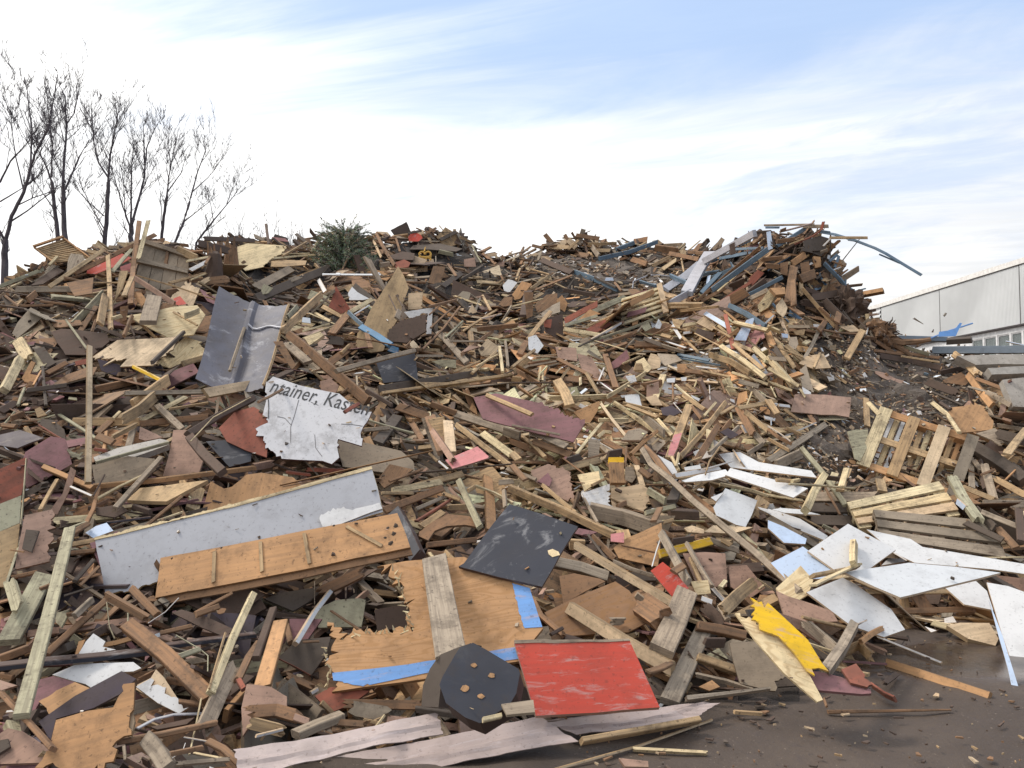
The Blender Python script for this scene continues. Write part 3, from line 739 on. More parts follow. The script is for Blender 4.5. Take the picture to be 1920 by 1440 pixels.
def build_big_panels():
    poly = [(178, 1010), (440, 948), (697, 878), (708, 915), (718, 960), (640, 985), (470, 1040), (330, 1085), (198, 1118)]
    fr = fit_plane(poly, 34, -8, .2, .02)
    t = empty('grey_panel', fr[0], 'largest pale lavender-grey panel lying behind the orange batten panel', 'panel')
    c, n, d0 = fr; ax = (ray_plane(697, 878, c, n, d0) - ray_plane(178, 1010, c, n, d0)).normalized()
    poly_part(t, fr, poly, 'board', 'lam', 'L', 0, .016, (6, 7), ax)
    poly_part(t, fr, [(178, 1008), (440, 945), (697, 875), (698, 880), (440, 951), (178, 1013)], 'edge_strip', 'wood', 'y', .006, .022, (0,), ax, .006)
    poly_part(t, fr, [(600, 975), (603, 966), (640, 955), (668, 955), (700, 948), (712, 944), (718, 955), (640, 984), (606, 990)], 'peeled_flap', 'lam', 'w', .012, .006, (0, 1, 2), ax)
    reg('grey_panel', poly, plane_from(c, n), 'L', obj=t, label=t['label'], hero=True); LM.append(('the lavender-grey panel', 430, 1010))
    # panel with thin battens, a second sheet under it
    poly = [(301, 1046), (520, 1005), (745, 962), (769, 1026), (530, 1075), (291, 1121)]
    fr = fit_plane(poly, 38, -8, .2, .04); c, n, d0 = fr
    t = empty('batten_panel', fr[0], 'orange plywood panel with thin nailed battens over a pale grey panel', 'panel')
    ax = (ray_plane(745, 962, c, n, d0) - ray_plane(301, 1046, c, n, d0)).normalized()
    poly_part(t, fr, poly, 'board', 'ply', 'o', 0, .018, (), ax)
    low = [(300, 1056), (520, 1012), (748, 972), (772, 1036), (530, 1087), (293, 1131)]
    poly_part(t, (c, n, d0), low, 'lower_board', 'ply', 'b', -.024, .014, (), ax)
    for pa in (((403, 1035), (401, 1093)), ((489, 1017), (492, 1073)), ((571, 1001), (581, 1058)), ((650, 988), (717, 1025))):
        a, b = (ray_plane(u, v, c, n, d0) + n * .012 for u, v in pa); m1 = MB(); axx = (b - a).normalized()
        plank_geo(m1, [a, b], n.cross(axx), n, .022, .010, pal('t'), pal('t'), rnd, cham=.001); m1.build('batten', 'wood', t)
    m1 = MB()
    for u, v, s in ((733, 1018, .022), (738, 1000, .02), (727, 990, .012), (722, 1008, .014), (742, 985, .02), (626, 985, .012), (322, 1047, .01), (415, 1027, .01)):
        p = ray_plane(u, v, c, n, d0); rr = random.Random(u)
        vs = [p + (ax * math.cos(a) + n.cross(ax) * math.sin(a)) * s * rr.uniform(.5, 1) for a in np.linspace(0, 5.5, 7)] + [p + n * s * .4]
        m1.add(vs, [(i, (i + 1) % 7, 7) for i in range(7)], [MUD] * 7, [[(0, 0), (.1, 0), (0, .1)]] * 7)
    o = m1.build('mud_crumbs', 'wood', t); o['kind'] = 'stuff'
    reg('batten_panel', poly, plane_from(c, n), 'o', obj=t, label=t['label'], hero=True); LM.append(('the orange batten panel', 530, 1045))
def build_bottom_things():
    # dull metal strips along the foot of the heap
    for corners, lab, lm, nm, amp in (
        ([(1020, 1352), (1290, 1320), (1350, 1318), (1290, 1352)], 'short pinkish metal strip end under the silvery plank', None, 1, .004),
        ([(1015, 1356), (1250, 1325), (1288, 1350), (1080, 1378)], 'pinkish grey metal strip lying under the red board', None, 2, .004),
        ([(440, 1408), (818, 1338), (830, 1374), (445, 1455)], 'dented pinkish grey metal strip with a torn end, bottom centre left', 'the dented metal strip', 3, .006),
        ([(600, 1425), (1010, 1345), (1082, 1388), (690, 1462)], 'long creased pinkish grey metal strip at the foot of the heap', 'the creased metal strip', 4, .004)):
        q = Quad(corners, 72, -6, .03, .02); rr = random.Random(nm)
        ph = [rr.uniform(0, 6) for _ in range(6)]
        h = lambda s, t, ph=ph, amp=amp: amp * (math.sin(s * 7 + ph[0] + t * 2) + .6 * math.sin(s * 17 + ph[1]) * (t - .3) + .35 * math.sin(s * 31 + ph[2] + 3 * t)) + .012 * math.exp(-((t - .5 - .15 * math.sin(s * 3)) / .08) ** 2)
        ee = [rr.uniform(-.008, .012) for _ in range(40)]
        ed = lambda s, t, ee=ee: ((ee[int(t * 12)] * .8 if s in (0, 1) else 0), (ee[int(s * 30) % 40] * .8 if t in (0, 1) else 0))
        o = surf('metal_strip', 'foil', q, 'f', h, 34, 10, .004, edgef=ed); tag(o, lab, 'metal strip'); q.reg('metal_strip', 'f', o, lab, lm)
    poly = [(707, 1062), (760, 1052), (870, 1044), (950, 1080), (992, 1102), (1018, 1178), (1000, 1200), (985, 1238), (795, 1273), (690, 1287), (622, 1297), (620, 1270), (616, 1236), (622, 1212), (614, 1166), (626, 1176), (636, 1199), (700, 1186), (777, 1176), (768, 1140), (752, 1110), (735, 1084), (714, 1075)]
    fr = fit_plane(poly, 44, -4, .16, .03); c, n, d0 = fr
    t = empty('plywood_sheet', c, 'big orange figured plywood with a jagged hole and blue painted borders', 'plywood sheet')
    ax = (ray_plane(985, 1215, c, n, d0) - ray_plane(622, 1262, c, n, d0)).normalized()
    poly_part(t, fr, poly, 'board', 'pine', 'o', 0, .024, (10, 11, 12, 13, 14, 15, 16, 17, 18, 19, 20, 21, 22), ax, .03)
    poly_part(t, fr, [(623, 1262), (700, 1254), (800, 1240), (900, 1225), (986, 1211), (990, 1233), (900, 1247), (795, 1263), (700, 1283), (676, 1286), (625, 1276)], 'blue_border', 'paint', 'B', .003, .002, (8, 9), ax, .006)
    poly_part(t, fr, [(960, 1094), (993, 1103), (1017, 1176), (984, 1178)], 'blue_border', 'paint', 'B', .003, .002, (3,), ax, .006)
    r = random.Random(4); m1 = MB()
    for (u, v) in [(614 + r.uniform(-3, 6), v) for v in range(1215, 1295, 6)] + [(u, 1194 - (u - 640) * .1 + r.uniform(-3, 3)) for u in range(640, 775, 9)] + [(775 - (1176 - v) * .35 + r.uniform(-3, 3), v) for v in range(1070, 1180, 6)]:
        p = ray_plane(u, v, c, n, d0); d_ = Vector((r.uniform(-.7, .3), r.uniform(-.2, .2), r.uniform(-.2, .8))).normalized(); L = r.uniform(.015, .05)
        plank_geo(m1, [p, p + d_ * L], d_.cross(n).normalized(), n, r.uniform(.006, .014), .004, pal('y', .15, r=r), pal('y'), r, taper=.25)
    o = m1.build('splinters', 'wood', t); o['kind'] = 'stuff'
    reg('plywood_sheet', poly, plane_from(c, n), 'o', obj=t, label=t['label'], hero=True); LM.append(('the figured plywood', 760, 1200))
    P('g', [(814, 1046), (829, 1135), (846, 1230)], 53, {'r': '6', 'th': '.025'}, 'grey plank lying straight across the figured plywood', 'the plank on the plywood')
    S('g', [(860, 1062), (870, 1056), (905, 1008), (955, 945), (1020, 965), (1083, 987), (1050, 1040), (1016, 1100), (935, 1082)], {'t': '46', 'a': '-4', 'mat': 'black', 'code': 'n', 'th': '.02', 'e': '.2'}, 'black film-faced board scuffed with dried mud, right of centre', 'the black film-faced board')
    b = PREV[0]; fr2 = PIECES[-1]['frame']; poly_part(b, fr2, [(1027, 1033), (1036, 1030), (1047, 1035), (1050, 1041), (1036, 1045), (1029, 1040)], 'wood_chip', 'ply', 'y', .004, .004)
    # moulded black shell with four torn spots
    t = empty('black_shell', pt(885, 1285, 4.3), 'black bent shell with four orange bolt spots beside the red board', 'black shell')
    fl = [(858, 1214), (882, 1206), (862, 1236), (846, 1268), (826, 1290), (822, 1326), (790, 1325), (793, 1285), (806, 1254), (824, 1228)]
    f1 = fit_plane(fl, 20, -35, .25, .02); t.location = f1[0]; poly_part(t, f1, fl, 'side_flange', 'shell', 'k', 0, .09)
    mn = [(887, 1205), (908, 1216), (972, 1254), (975, 1262), (968, 1300), (955, 1322), (900, 1356), (872, 1345), (836, 1318), (824, 1284), (830, 1268), (852, 1230), (862, 1214)]
    f2 = fit_plane(mn, 36, -8, .25, .05); poly_part(t, f2, mn, 'face', 'shell', 'n', 0, .16)
    for u, v, s in ((889, 1248, 8), (922, 1267, 9), (872, 1291, 11), (902, 1306, 9)):
        rr = random.Random(u); poly_part(t, f2, [(u + s * .8 * rr.uniform(.7, 1.1) * math.cos(a), v + s * .6 * rr.uniform(.7, 1.1) * math.sin(a)) for a in np.linspace(0, 5.6, 9)], 'bolt_spot', 'wood', 'o', .003, .003)
    reg('black_shell', mn, plane_from(f2[0], f2[1]), 'n', obj=t, label=t['label'], hero=True); LM.append(('the black shell', 880, 1285))
    poly = [(964, 1203), (1070, 1201), (1180, 1200), (1208, 1262), (1237, 1326), (1120, 1336), (1005, 1342), (984, 1272)]
    S('r', poly, {'t': '42', 'a': '4', 'th': '.03', 'e': '.2', 'nm': 'red_board'}, 'large worn bright red board leaning at the foot of the heap', 'the red board')
    fr3 = PIECES[-1]['frame']; b = PREV[0]
    poly_part(b, fr3, [(964, 1201), (1180, 1198), (1181, 1202), (965, 1207)], 'top_edge', 'wood', 'g', .004, .02)
    P('b', [(1214, 1260), (1240, 1252), (1256, 1244)], 12, {'th': '.05', 'nm': 'short_stub'}, 'short dark stub leaning beside the red board')
def pallet(corners, tilt, az, label, lm, code, deck, cross, blocks=True, slats_behind=(), lift=.16, along='s'):
    q = Quad(corners, tilt, az, lift, .1)
    t = empty('wooden_pallet', q.o, label, 'pallet', None); r = random.Random(int(corners[0][0]))
    def bx(nm, c_, a0, a1, b0, b1, h0, h1):
        if along == 's': q.box(nm, c_, a0, a1, b0, b1, h0, h1, t, r=r)
        else: q.box(nm, c_, b0, b1, a0, a1, h0, h1, t, r=r)
    for b0, b1, c_ in deck: bx('deck_board', c_, 0, 1, b0, b1, 0, .022)
    for a0, a1, c_ in cross: bx('cross_board', c_, a0, a1, 0, 1, -.024, -.002)
    if blocks:
        for a0, a1, c_ in cross:
            for b in (0, .44, .88): bx('block', c_, a0 + .005, a1 - .005, b, b + .12, -.1, -.026)
    for b0, b1, c_ in slats_behind: bx('bottom_board', c_, 0, 1, b0, b1, -.124, -.102)
    q.reg('wooden_pallet', code, t, label, lm); return t
def build_pallets():
    pallet([(1525, 925), (1640, 925), (1625, 990), (1520, 985)], 50, 0, 'dark grey pallet mostly hidden behind the pale plank-topped pallet', 'the hidden grey pallet', 'k', [(0, .28, 'g'), (.36, .62, 'k'), (.72, 1, 'k')], [(.0, .1, 'k'), (.45, .55, 'k'), (.9, 1, 'k')])
    pallet([(1655, 765), (1815, 815), (1775, 928), (1610, 872)], 36, -12, 'big upturned pallet with blocks facing out on the right slope', 'the big pallet', 't',
           [(-.03, .12, 'y'), (.32, .45, 't'), (.66, .80, 'c'), (.99, 1.12, 'h')], [(.0, .1, 'o'), (.45, .55, 't'), (.9, 1.0, 'o')], True, [(.13, .17, 'w'), (.18, .24, 'y'), (.26, .30, 'w'), (.48, .54, 't'), (.57, .63, 'y'), (.83, .89, 't'), (.92, .97, 'o')], along='t')
    pallet([(1588, 945), (1760, 905), (1800, 965), (1612, 990)], 58, -8, 'pale new pallet lying tilted below the big upturned pallet', 'the pale pallet', 'y',
           [(0, .27, 'y'), (.37, .6, 'y'), (.68, .9, 'c')], [(.0, .12, 'y'), (.44, .56, 'c'), (.88, 1, 'y')])
    pallet([(1637, 958), (1862, 980), (1885, 1048), (1650, 1010)], 52, -4, 'weathered dark pallet standing just above the long flat white panel', 'the dark pallet', 'h',
           [(0, .28, 'h'), (.36, .62, 'h'), (.72, 1, 'g')], [(.0, .1, 'h'), (.45, .55, 'h'), (.9, 1, 'h')])
    pallet([(1620, 1105), (1800, 1105), (1830, 1150), (1650, 1155)], 25, 0, 'dark pallet lying in the shade beneath the white panels', 'the shaded pallet', 'b',
           [(0, .2, 't'), (.75, .95, 'b')], [(.0, .14, 'b'), (.45, .6, 'b'), (.86, 1, 'b')], lift=.05)
def build_fan():
    q = Quad([(1178, 556), (1240, 537), (1252, 586), (1178, 612)], 40, 4, .22, .05)
    t = empty('slat_fan', q.o, 'broken frame of pale parallel slats below the whitish duct', 'slatted frame')
    for i in range(6): q.box('slat', 'y', -.2, 1.0, .04 + i * .16, .12 + i * .16, 0, .03, t)
    q.box('rail', 'c', .86, 1.0, -.05, 1.05, .032, .06, t); q.box('rail', 'o', .1, .25, .35, 1.0, -.04, -.01, t)
    S('m', [(1178, 580), (1213, 575), (1210, 585), (1175, 595)], {'t': '50', 'e': '.25'}, 'small maroon board caught on the slatted frame')
    P('o', [(1225, 547), (1200, 560), (1180, 570)], 11, {'e': '.3'}, 'orange piece lying across the slatted frame')
    q.reg('slat_fan', 'y', t, t['label'], 'the slatted frame')
def build_yellow_post():
    q = Quad([(1140, 862), (1168, 862), (1171, 910), (1144, 910)], 30, 0, .2, .06)
    t = empty('yellow_topped_post', q.o, 'squared timber post end painted yellow at the top, in the rubble', 'post')
    q.box('post', 'o', 0, 1, .2, 1, 0, .05, t, 'wood'); q.box('painted_end', 'Y', 0, 1, 0, .2, 0, .05, t, 'paint'); q.reg('yellow_topped_post', 'o', t, t['label'], 'the yellow-topped post')
def build_right_edge():
    d = 12.0
    P('x', [(1750, 657), (1990, 655)], 16, {'th': '.2', 'd': '12.3,11.2', 'nm': 'steel_girder', 'r': '4'}, 'grey-blue steel girder lying level at the right edge below the windows', 'the steel girder')
    P('x', [(1685, 634), (1775, 637)], 11, {'th': '.12', 'd': '13,12.8', 'nm': 'steel_girder'}, 'shorter blue steel girder behind the root stump', 'the short blue girder')
    P('B', [(1735, 638), (1780, 620), (1824, 606)], 3, {'th': '.02', 'd': '12.8,12.6', 'nm': 'metal_rod'}, 'thin blue rod poking up in front of the white hall', None)
    S('B', [(1761, 622), (1790, 618), (1800, 605), (1804, 606), (1792, 630), (1760, 631)], {'t': '20', 'e': '.6', 'th': '.006', 'nm': 'tarpaulin_scrap', 'mat': 'lam'}, 'crumpled blue tarpaulin scrap in front of the white hall', 'the blue tarpaulin scrap')
    P('l', [(1886, 640), (1930, 650)], 4, {'d': '12,11.8', 'th': '.03', 'nm': 'metal_rod'}, 'pale metal strip leaning over the steel girder at the right edge', None)
    P('k', [(1775, 640), (1822, 637)], 14, {'d': '12.6,12.4', 'th': '.12', 'nm': 'round_log'}, 'dark charred log end lying on the short blue girder', None)
    S('e', [(1795, 667), (1880, 664), (1990, 666), (1990, 684), (1880, 682), (1830, 684)], {'t': '35', 'e': '.4', 'th': '.16'}, 'upper thick concrete slab under the steel girder', 'the upper concrete slab')
    S('e', [(1852, 690), (1990, 682), (1990, 698), (1860, 702)], {'t': '35', 'e': '.4', 'th': '.16'}, 'lower concrete slab at the right edge of the picture', 'the lower concrete slab')
    S('e', [(1880, 712), (1990, 700), (1990, 768), (1900, 762)], {'t': '30', 'e': '.1', 'th': '.1', 'mat': 'concrete'}, 'broad concrete lump under the slabs at the right edge')
    root_mass(1650, 628, 26, 22, 11.9, 'uprooted brown stump with trailing root in front of the white hall', 'the uprooted stump', [([(1660, 636), (1690, 642), (1720, 640), (1745, 636)], 9), ([(1640, 620), (1632, 612), (1628, 606)], 8), ([(1665, 640), (1690, 655), (1710, 668)], 8)])
    root_mass(1588, 580, 34, 34, 12.3, 'dark root ball hanging at the right end of the peak', 'the dark root ball', [([(1600, 570), (1622, 566), (1634, 563)], 7), ([(1560, 600), (1572, 605), (1590, 612)], 8)])
DATA_TOP = '''
@ 480 400 4
P d 75 80 95 230 22 e=.3 | dark post sticking straight up out of the heap crest left of the conifer
P k 300 155 390 230 25
S r 1140,180 1165,148 1195,140 1235,160 1250,185 1220,210 1150,210 t=25 th=.02 | red-orange curved sheet lying on the middle crest of the heap # the red sheet on the crest
P b 900 150 1040 390 28 | brown plank leaning down from the crest right of the conifer
P c 880 200 940 330 22
P k 1140 150 1240 130 20
P b 1250 170 1350 110 18
P k 1380 200 1500 140 30
P b 1050 190 1080 290 18 r=10
S k 1180,240 1380,225 1550,265 1500,285 1300,270 1150,270 t=60
P G 1370 285 1480 310 35
P k 1600 250 1670 370 25
S p 1560,345 1640,330 1650,400 1560,400
P k 1400 550 1540 450 45
P b 1440 380 1500 470 22
S b 1290,520 1330,395 1420,400 1380,540 t=30 a=15 | brown square-ended board standing between crest rubble and pale offcut # the upright brown board
S d 990,320 1100,285 1190,300 1180,350 1040,345 t=50
S q 1040,370 1110,345 1160,370 1140,405 1050,410 t=40
P t 1060 410 1200 425 12
P y 1130 530 1260 585 18
P b 1120 515 1270 520 22
P t 500 150 600 200 20
P y 120 340 440 310 18
P y 150 305 400 300 12
S t 115,360 260,350 380,355 370,385 200,400 110,400 t=55
P t 380 215 200 320 18
P t 415 290 460 215 18
S y -140,250 -60,225 60,232 200,240 228,262 190,310 100,350 60,400 -80,430 -140,380 t=38 j=3,4,5,6 mat=ply | large yellowish chipboard with a torn lower edge beside the tree stump # the yellowish chipboard
P h 0 560 260 420 70 J
P k 0 640 545 415 66 r=14 | long dark grey beam rising to the right under the conifer # the dark grey beam
S G 40,560 60,530 130,560 90,600 40,610
S g 240,490 290,470 350,480 260,520
P w 470 500 520 590 35
P g 930 390 1000 380 40
S w 1850,540 1890,495 1920,500 1960,520 1900,595 1860,580 t=30
P k 1540 500 1720 390 30
P b 1700 300 1800 380 24
P G 1620 240 1690 370 14
@ 960 400 4
P g -40 320 120 275 14
P b 480 165 655 190 34 r=20 | pale weathered plank topping the centre-right crest
P t 570 232 785 225 26
P g 600 250 650 320 38
S t 630,265 740,265 730,290 640,290
P s 780 272 915 220 36 | blunt slate-blue strip on the right crest pointing right # the short blue strip on the crest
P s 650 342 880 290 1090 215 34 th=.04 | long slate-blue bent profile lying across the right crest # the blue profile on the crest
P c 420 200 480 260 50
S c 350,215 400,190 420,215 380,250 t=30
S t 290,260 340,230 430,240 420,265 320,268 t=50
P t 420 270 500 200 22
P b 280 250 340 240 20
S c 100,320 180,295 200,310 120,340
P b 150 240 230 260 25
P d 220 350 450 445 48
P s 470 440 610 490 790 570 40 th=.03 | steel blue channel lying in the dark soil below the crest # the blue channel in the soil
P k 620 480 780 555 20
P l 700 495 760 495 30
P d 390 575 620 615 35
P b 900 345 1010 380 45
P b 1080 260 1230 280 55 J
P t 1060 390 1180 330 28 J
P b 1180 300 1400 345 34
P b 1320 290 1480 300 26
P t 1270 340 1290 440 16
P b 0 430 190 450 14
P t 140 420 280 460 16
P t 30 500 60 415 18
P t 140 570 280 470 28
P w 90 370 120 370 14
P w 180 385 215 380 14
P b 770 520 820 580 20
P c 800 610 890 600 25
S d 410,690 450,660 590,660 560,690 430,705 t=60
P s 960 510 1080 545 26
P s 1340 470 1560 440 40
P s 1560 340 1800 290 30
P s 1680 270 1885 262 24
P s 1700 240 1780 205 26
P s 1480 500 1700 410 50 r=5
P j 1410 380 1290 480 1150 570 66 th=.05 mat=foil | broad whitish pipe half buried at the foot of the blue profiles # the half-buried white pipe
P s 1190 468 1330 530 38
P j 1480 300 1390 450 1310 600 92 th=.08 mat=foil nm=bent_duct | thick whitish crumpled duct standing at the left edge of the blue profiles # the whitish duct
P j 1820 150 1640 250 1440 360 58 th=.06 mat=foil nm=bent_duct | long whitish duct reaching up towards the right peak # the long whitish duct
P j 1340 590 1180 680 55 th=.03 mat=foil
S d 1630,235 1670,215 1678,300 1640,312 t=20
P j 905 560 910 510 1020 465 1100 462 1185 472 9 nm=metal_rod | thin bent metal rod arching over the soil left of the duct
P l 1450 620 1480 470 30
P s 1420 600 1560 450 40
P b 1390 655 1600 470 1860 255 26 | long brown lath rising along the blue profile to the peak
P s 1500 575 1920 270 44 r=-12 | longest steel blue profile rising to the right peak # the long blue profile
P b 1420 660 1600 560 30
S q 1780,480 1840,425 1875,440 1820,500 t=20
P d 1640 700 1900 500 50
@ 1340 400 6
P g 555 135 1120 125 26 r=18 | pale grey board lying level on the very top of the right peak # the grey board on the peak
P g 1000 150 1280 145 44
P s 570 160 730 160 26
P k 470 215 640 205 40
P f 730 210 1100 115 26
S l 582,210 630,198 655,395 600,415 t=20 a=-10 | pale blue upright strip standing below the right peak
P s 700 370 1010 175 46 th=.05 | bright steel blue channel just below the right peak # the blue channel on the peak
P q 1195 200 1225 95 34 r=5
P q 900 350 1100 260 1220 180 24
P b 740 200 800 175 40
P b 700 320 900 290 50
P t 840 350 1000 290 20
P s 1300 215 1200 200 30
P t 1290 275 1720 275 34 r=10 | straight tan batten sticking out to the right of the peak # the batten at the peak
P s 1180 210 1360 240 1590 310 1800 390 1920 450 2150 590 2325 695 23 d=12.9,12.3 th=.07 nm=drooping_lath | long thin slate lath drooping out over the sky # the drooping lath
P s 1500 300 1610 315 20 d=12.7,12.6
P s 1850 460 2080 560 20 d=12.55,12.4
S k 985,420 1000,310 1180,250 1310,290 1260,370 1190,480 1080,440 t=10 a=25 j=0,3,4 | perforated dark grey sheet with a ragged edge at the peak's right side # the perforated sheet
P w 1220 370 1300 290 24
P g 1190 440 1270 410 40
P s 1290 540 1380 465 34
P s 1350 610 1400 480 34
P b 1320 540 1475 595 20
P w 1330 640 1420 605 18
P d 1240 540 1500 880 34
P s 1230 560 1400 730 1480 830 1560 880 50 th=.05 | blue-grey profile bending down the right side of the peak # the profile bending down the peak
P s 1560 880 1700 845 20
P b 1440 830 1560 900 30
P o 1640 920 1900 870 80 r=30 th=.09 d=12.3,12.1 nm=timber_beam | thick squared timber end jutting right over the white hall # the jutting timber
P s 850 480 600 640 20
P o 530 650 850 470 22
P o 880 560 1010 470 76 J
S o 1110,480 1190,490 1200,600 1130,615 t=15 th=.05
P q 400 790 520 660 80 r=5
P b 550 520 740 500 50 J
P b 600 590 700 600 60 J
S b 740,560 830,540 820,700 740,680 t=15
S b 965,560 1060,540 1080,660 980,700 t=15
P b 960 740 1120 680 110 r=5
P b 890 610 830 1000 95 r=5 J | broad weathered plank hanging down the middle of the peak
P b 880 760 890 1040 70
P t 970 800 970 900 50 J
P s 300 960 760 720 50 th=.04
P g 400 960 600 860 60
P d 200 820 340 760 90 J
P y 30 880 150 780 26
P q 50 1010 400 780 44
P b 180 980 360 880 120 r=5
P d 1020 850 1250 940 60
P d 1100 950 1400 900 90 J
P d 1000 1000 1300 1060 80 J
P d 1250 1000 1450 1200 90 J
P d 1150 1080 1300 1180 60
P t 990 850 1340 1260 42 J | olive tan plank sloping down right through the dark roots under the peak
P b 1180 1060 1340 1200 34
P b 1370 1230 1400 1120 70
S y 1420,960 1470,890 1590,905 1560,1040 1450,1075 t=15 th=.04 j=3,4 | pale broken wood face on the right end of the peak # the pale broken wood face
S y 480,1040 620,840 690,900 690,920 600,1060 500,1120 t=5 a=-25 th=.16 nm=timber_block | big yellow-brown timber block below the right peak # the yellow-brown timber block
S o 625,840 790,830 795,905 690,915 t=40 a=10 th=.05
S c 690,1040 760,950 820,1060 800,1130 770,1170 700,1110 t=30
P b 380 1110 450 1010 18
P g 800 1120 880 1130 14
'''
DATA_LEFT = '''
@ 0 400 4
P G 0 548 330 418 30 | pale greenish plank rising along the left skyline of the heap # the greenish skyline plank
P y 80 555 160 520 22
S d 230,540 420,400 480,430 320,530 t=45
P b 290 420 320 370 20
P y 370 390 430 325 26
S g 510,345 530,300 620,310 640,350 560,450 500,440 t=30
P g 120 572 640 570 52 r=16 | blue-grey plank lying level below the left skyline # the level blue-grey plank
P b 480 500 700 440 20
S r 655,400 780,345 910,298 985,335 900,385 720,455 650,450 t=30 nm=painted_board | faded red board under a long brown plank on the left crest # the faded red board
S R 900,400 990,370 970,440 910,440
P b 560 450 1165 160 36 r=20 e=.6 | long dark brown plank crossing in front of the red board # the long dark brown plank
P t 370 552 770 280 34 r=20 | yellowish squared batten rising steeply left of the red board
P G 840 440 990 270 32
P b 980 680 1000 400 1045 60 40
P y 1040 330 1110 65 32 r=10 J | tallest pale broken lath sticking up over the left crest # the tallest broken lath
P t 810 320 830 860 36 J | splintered upright slat below the red board
P t 640 520 990 520 14
S t 860,640 900,430 960,430 920,560 830,700 t=25
P t 930 620 990 480 40
P b 480 480 660 520 20
S b 500,520 700,480 690,600 560,620 t=45
P w 1425 430 1670 305 34 | whitish blue-tinged lath leaning on the old tree stump
P t 1270 525 1545 450 24
P t 1330 270 1480 340 60
P y 1400 360 1560 330 22
P y 1430 500 1540 455 14
P b 1540 380 1650 200 22
P d 1540 190 1900 205 35 J
P d 1500 230 1700 280 60 J
P b 1250 600 1390 580 60
S c 1240,700 1290,620 1400,510 1500,560 1450,690 1330,705 t=35 j=1,2 | tan torn board with a red paint patch above the pale slab
S r 1300,640 1350,620 1400,680 1340,690 1310,680 t=35 th=.004 par=1 nm=paint_patch
P p 1010 485 1160 580 1310 680 44 | pinkish grey bowed plank below the crate side
P t 1020 465 1300 545 1600 645 12 th=.008
S o 980,590 1060,595 1100,650 1060,700 t=35
S b 1180,730 1230,670 1330,690 1300,740
S y 945,770 1060,750 1300,700 1480,690 1540,760 1450,910 1260,930 t=42 a=8 mat=pine | pale plywood slab lying behind the bent grey sheet # the pale plywood slab
P t 1300 740 1480 840 18
P y 1390 770 1490 730 50
P g 1160 630 1110 820 118 r=12 th=.05 | stubby grey beam end lying on the pale plywood slab
S b 900,700 960,690 950,800 900,820 t=20
P y 840 790 910 770 34
P G 560 820 770 600 48 J | light grey-green plank leaning left of the splintered slat
P b 600 890 720 700 40
P b 690 890 720 800 24
P t 750 830 790 620 60
P d 740 850 930 930 35
P d 960 800 1010 920 14
P b 930 920 990 770 34
P d 0 580 350 640 720 735 14 th=.02 | very long dark lath bowed across the left side of the heap
P b 0 700 400 690 24
P b 40 620 140 700 20
P d 0 690 200 720 20
P b 210 650 270 600 50
S h 90,900 130,820 230,705 300,740 320,780 130,935 t=45 | mud-stained grey wedge board low on the left edge
P G 70 975 240 885 14
P b 300 660 560 690 18
S b 380,800 600,800 620,835 450,855 400,850 t=55
S d 380,890 460,865 560,870 800,900 820,960 700,1060 490,1060 t=42 mat=ply | dark maroon-brown sheet split down the middle, left part of the heap # the split dark sheet
P G 495 800 655 1020 20
P y 150 1090 30 1330 74 th=.06 | pale peeled log standing on the left edge of the heap # the peeled log
P y 140 960 210 1080 90 J
S k 250,1020 330,1000 420,1120 345,1160 t=35
S b 400,1280 500,1210 640,1160 730,1150 700,1210 430,1290 t=50
P b 350 1200 500 1120 40
S v 730,1090 910,1140 900,1210 860,1215 760,1180
S q 560,1110 690,1080 650,1130 570,1140
S c 690,1080 880,950 1280,930 1340,920 1300,1010 1150,1140 900,1150 955,1090 870,1095 770,1145 865,1080 t=45 a=-5 j=4,7,10 mat=ply | beige hardboard with two torn notches left of the bent sheet # the notched beige hardboard
S y 1170,1130 1390,925 1500,960 1520,1010 1565,1050 1450,1100 1290,1165 t=45 j=2,3 mat=pine | pale knotty plywood offcut beside the notched beige hardboard # the knotty plywood offcut
P k 1140 1120 1380 890 36 th=.03
P t 1370 1130 1540 1080 50
S m 1210,1220 1350,1160 1450,1125 1495,1190 1400,1240 1260,1310 t=50 | small maroon board tucked under the bent grey sheet
P Y 1000 1150 1260 1280 32 | yellow strip poking out below the notched beige hardboard # the yellow strip
S o 160,1240 235,1105 265,1120 200,1260 t=30
S o 200,1200 290,1215 260,1280 165,1260 t=20 th=.05
P o 250 1290 310 1180 20
P k 705 1312 1030 1200 11
P t 1000 1440 1260 1250 90 | wide tan plank running down behind the level grey board
P g 950 1352 1540 1340 42 J | weathered grey plank with pointed end lying level above the lettered sign # the level grey plank
P c 1540 1352 1920 1285 82 r=18
P k 320 1150 345 1440 24
P G 135 1440 185 1310 26
P k 200 1330 500 1290 40
P b 720 1320 1000 1260 60
'''
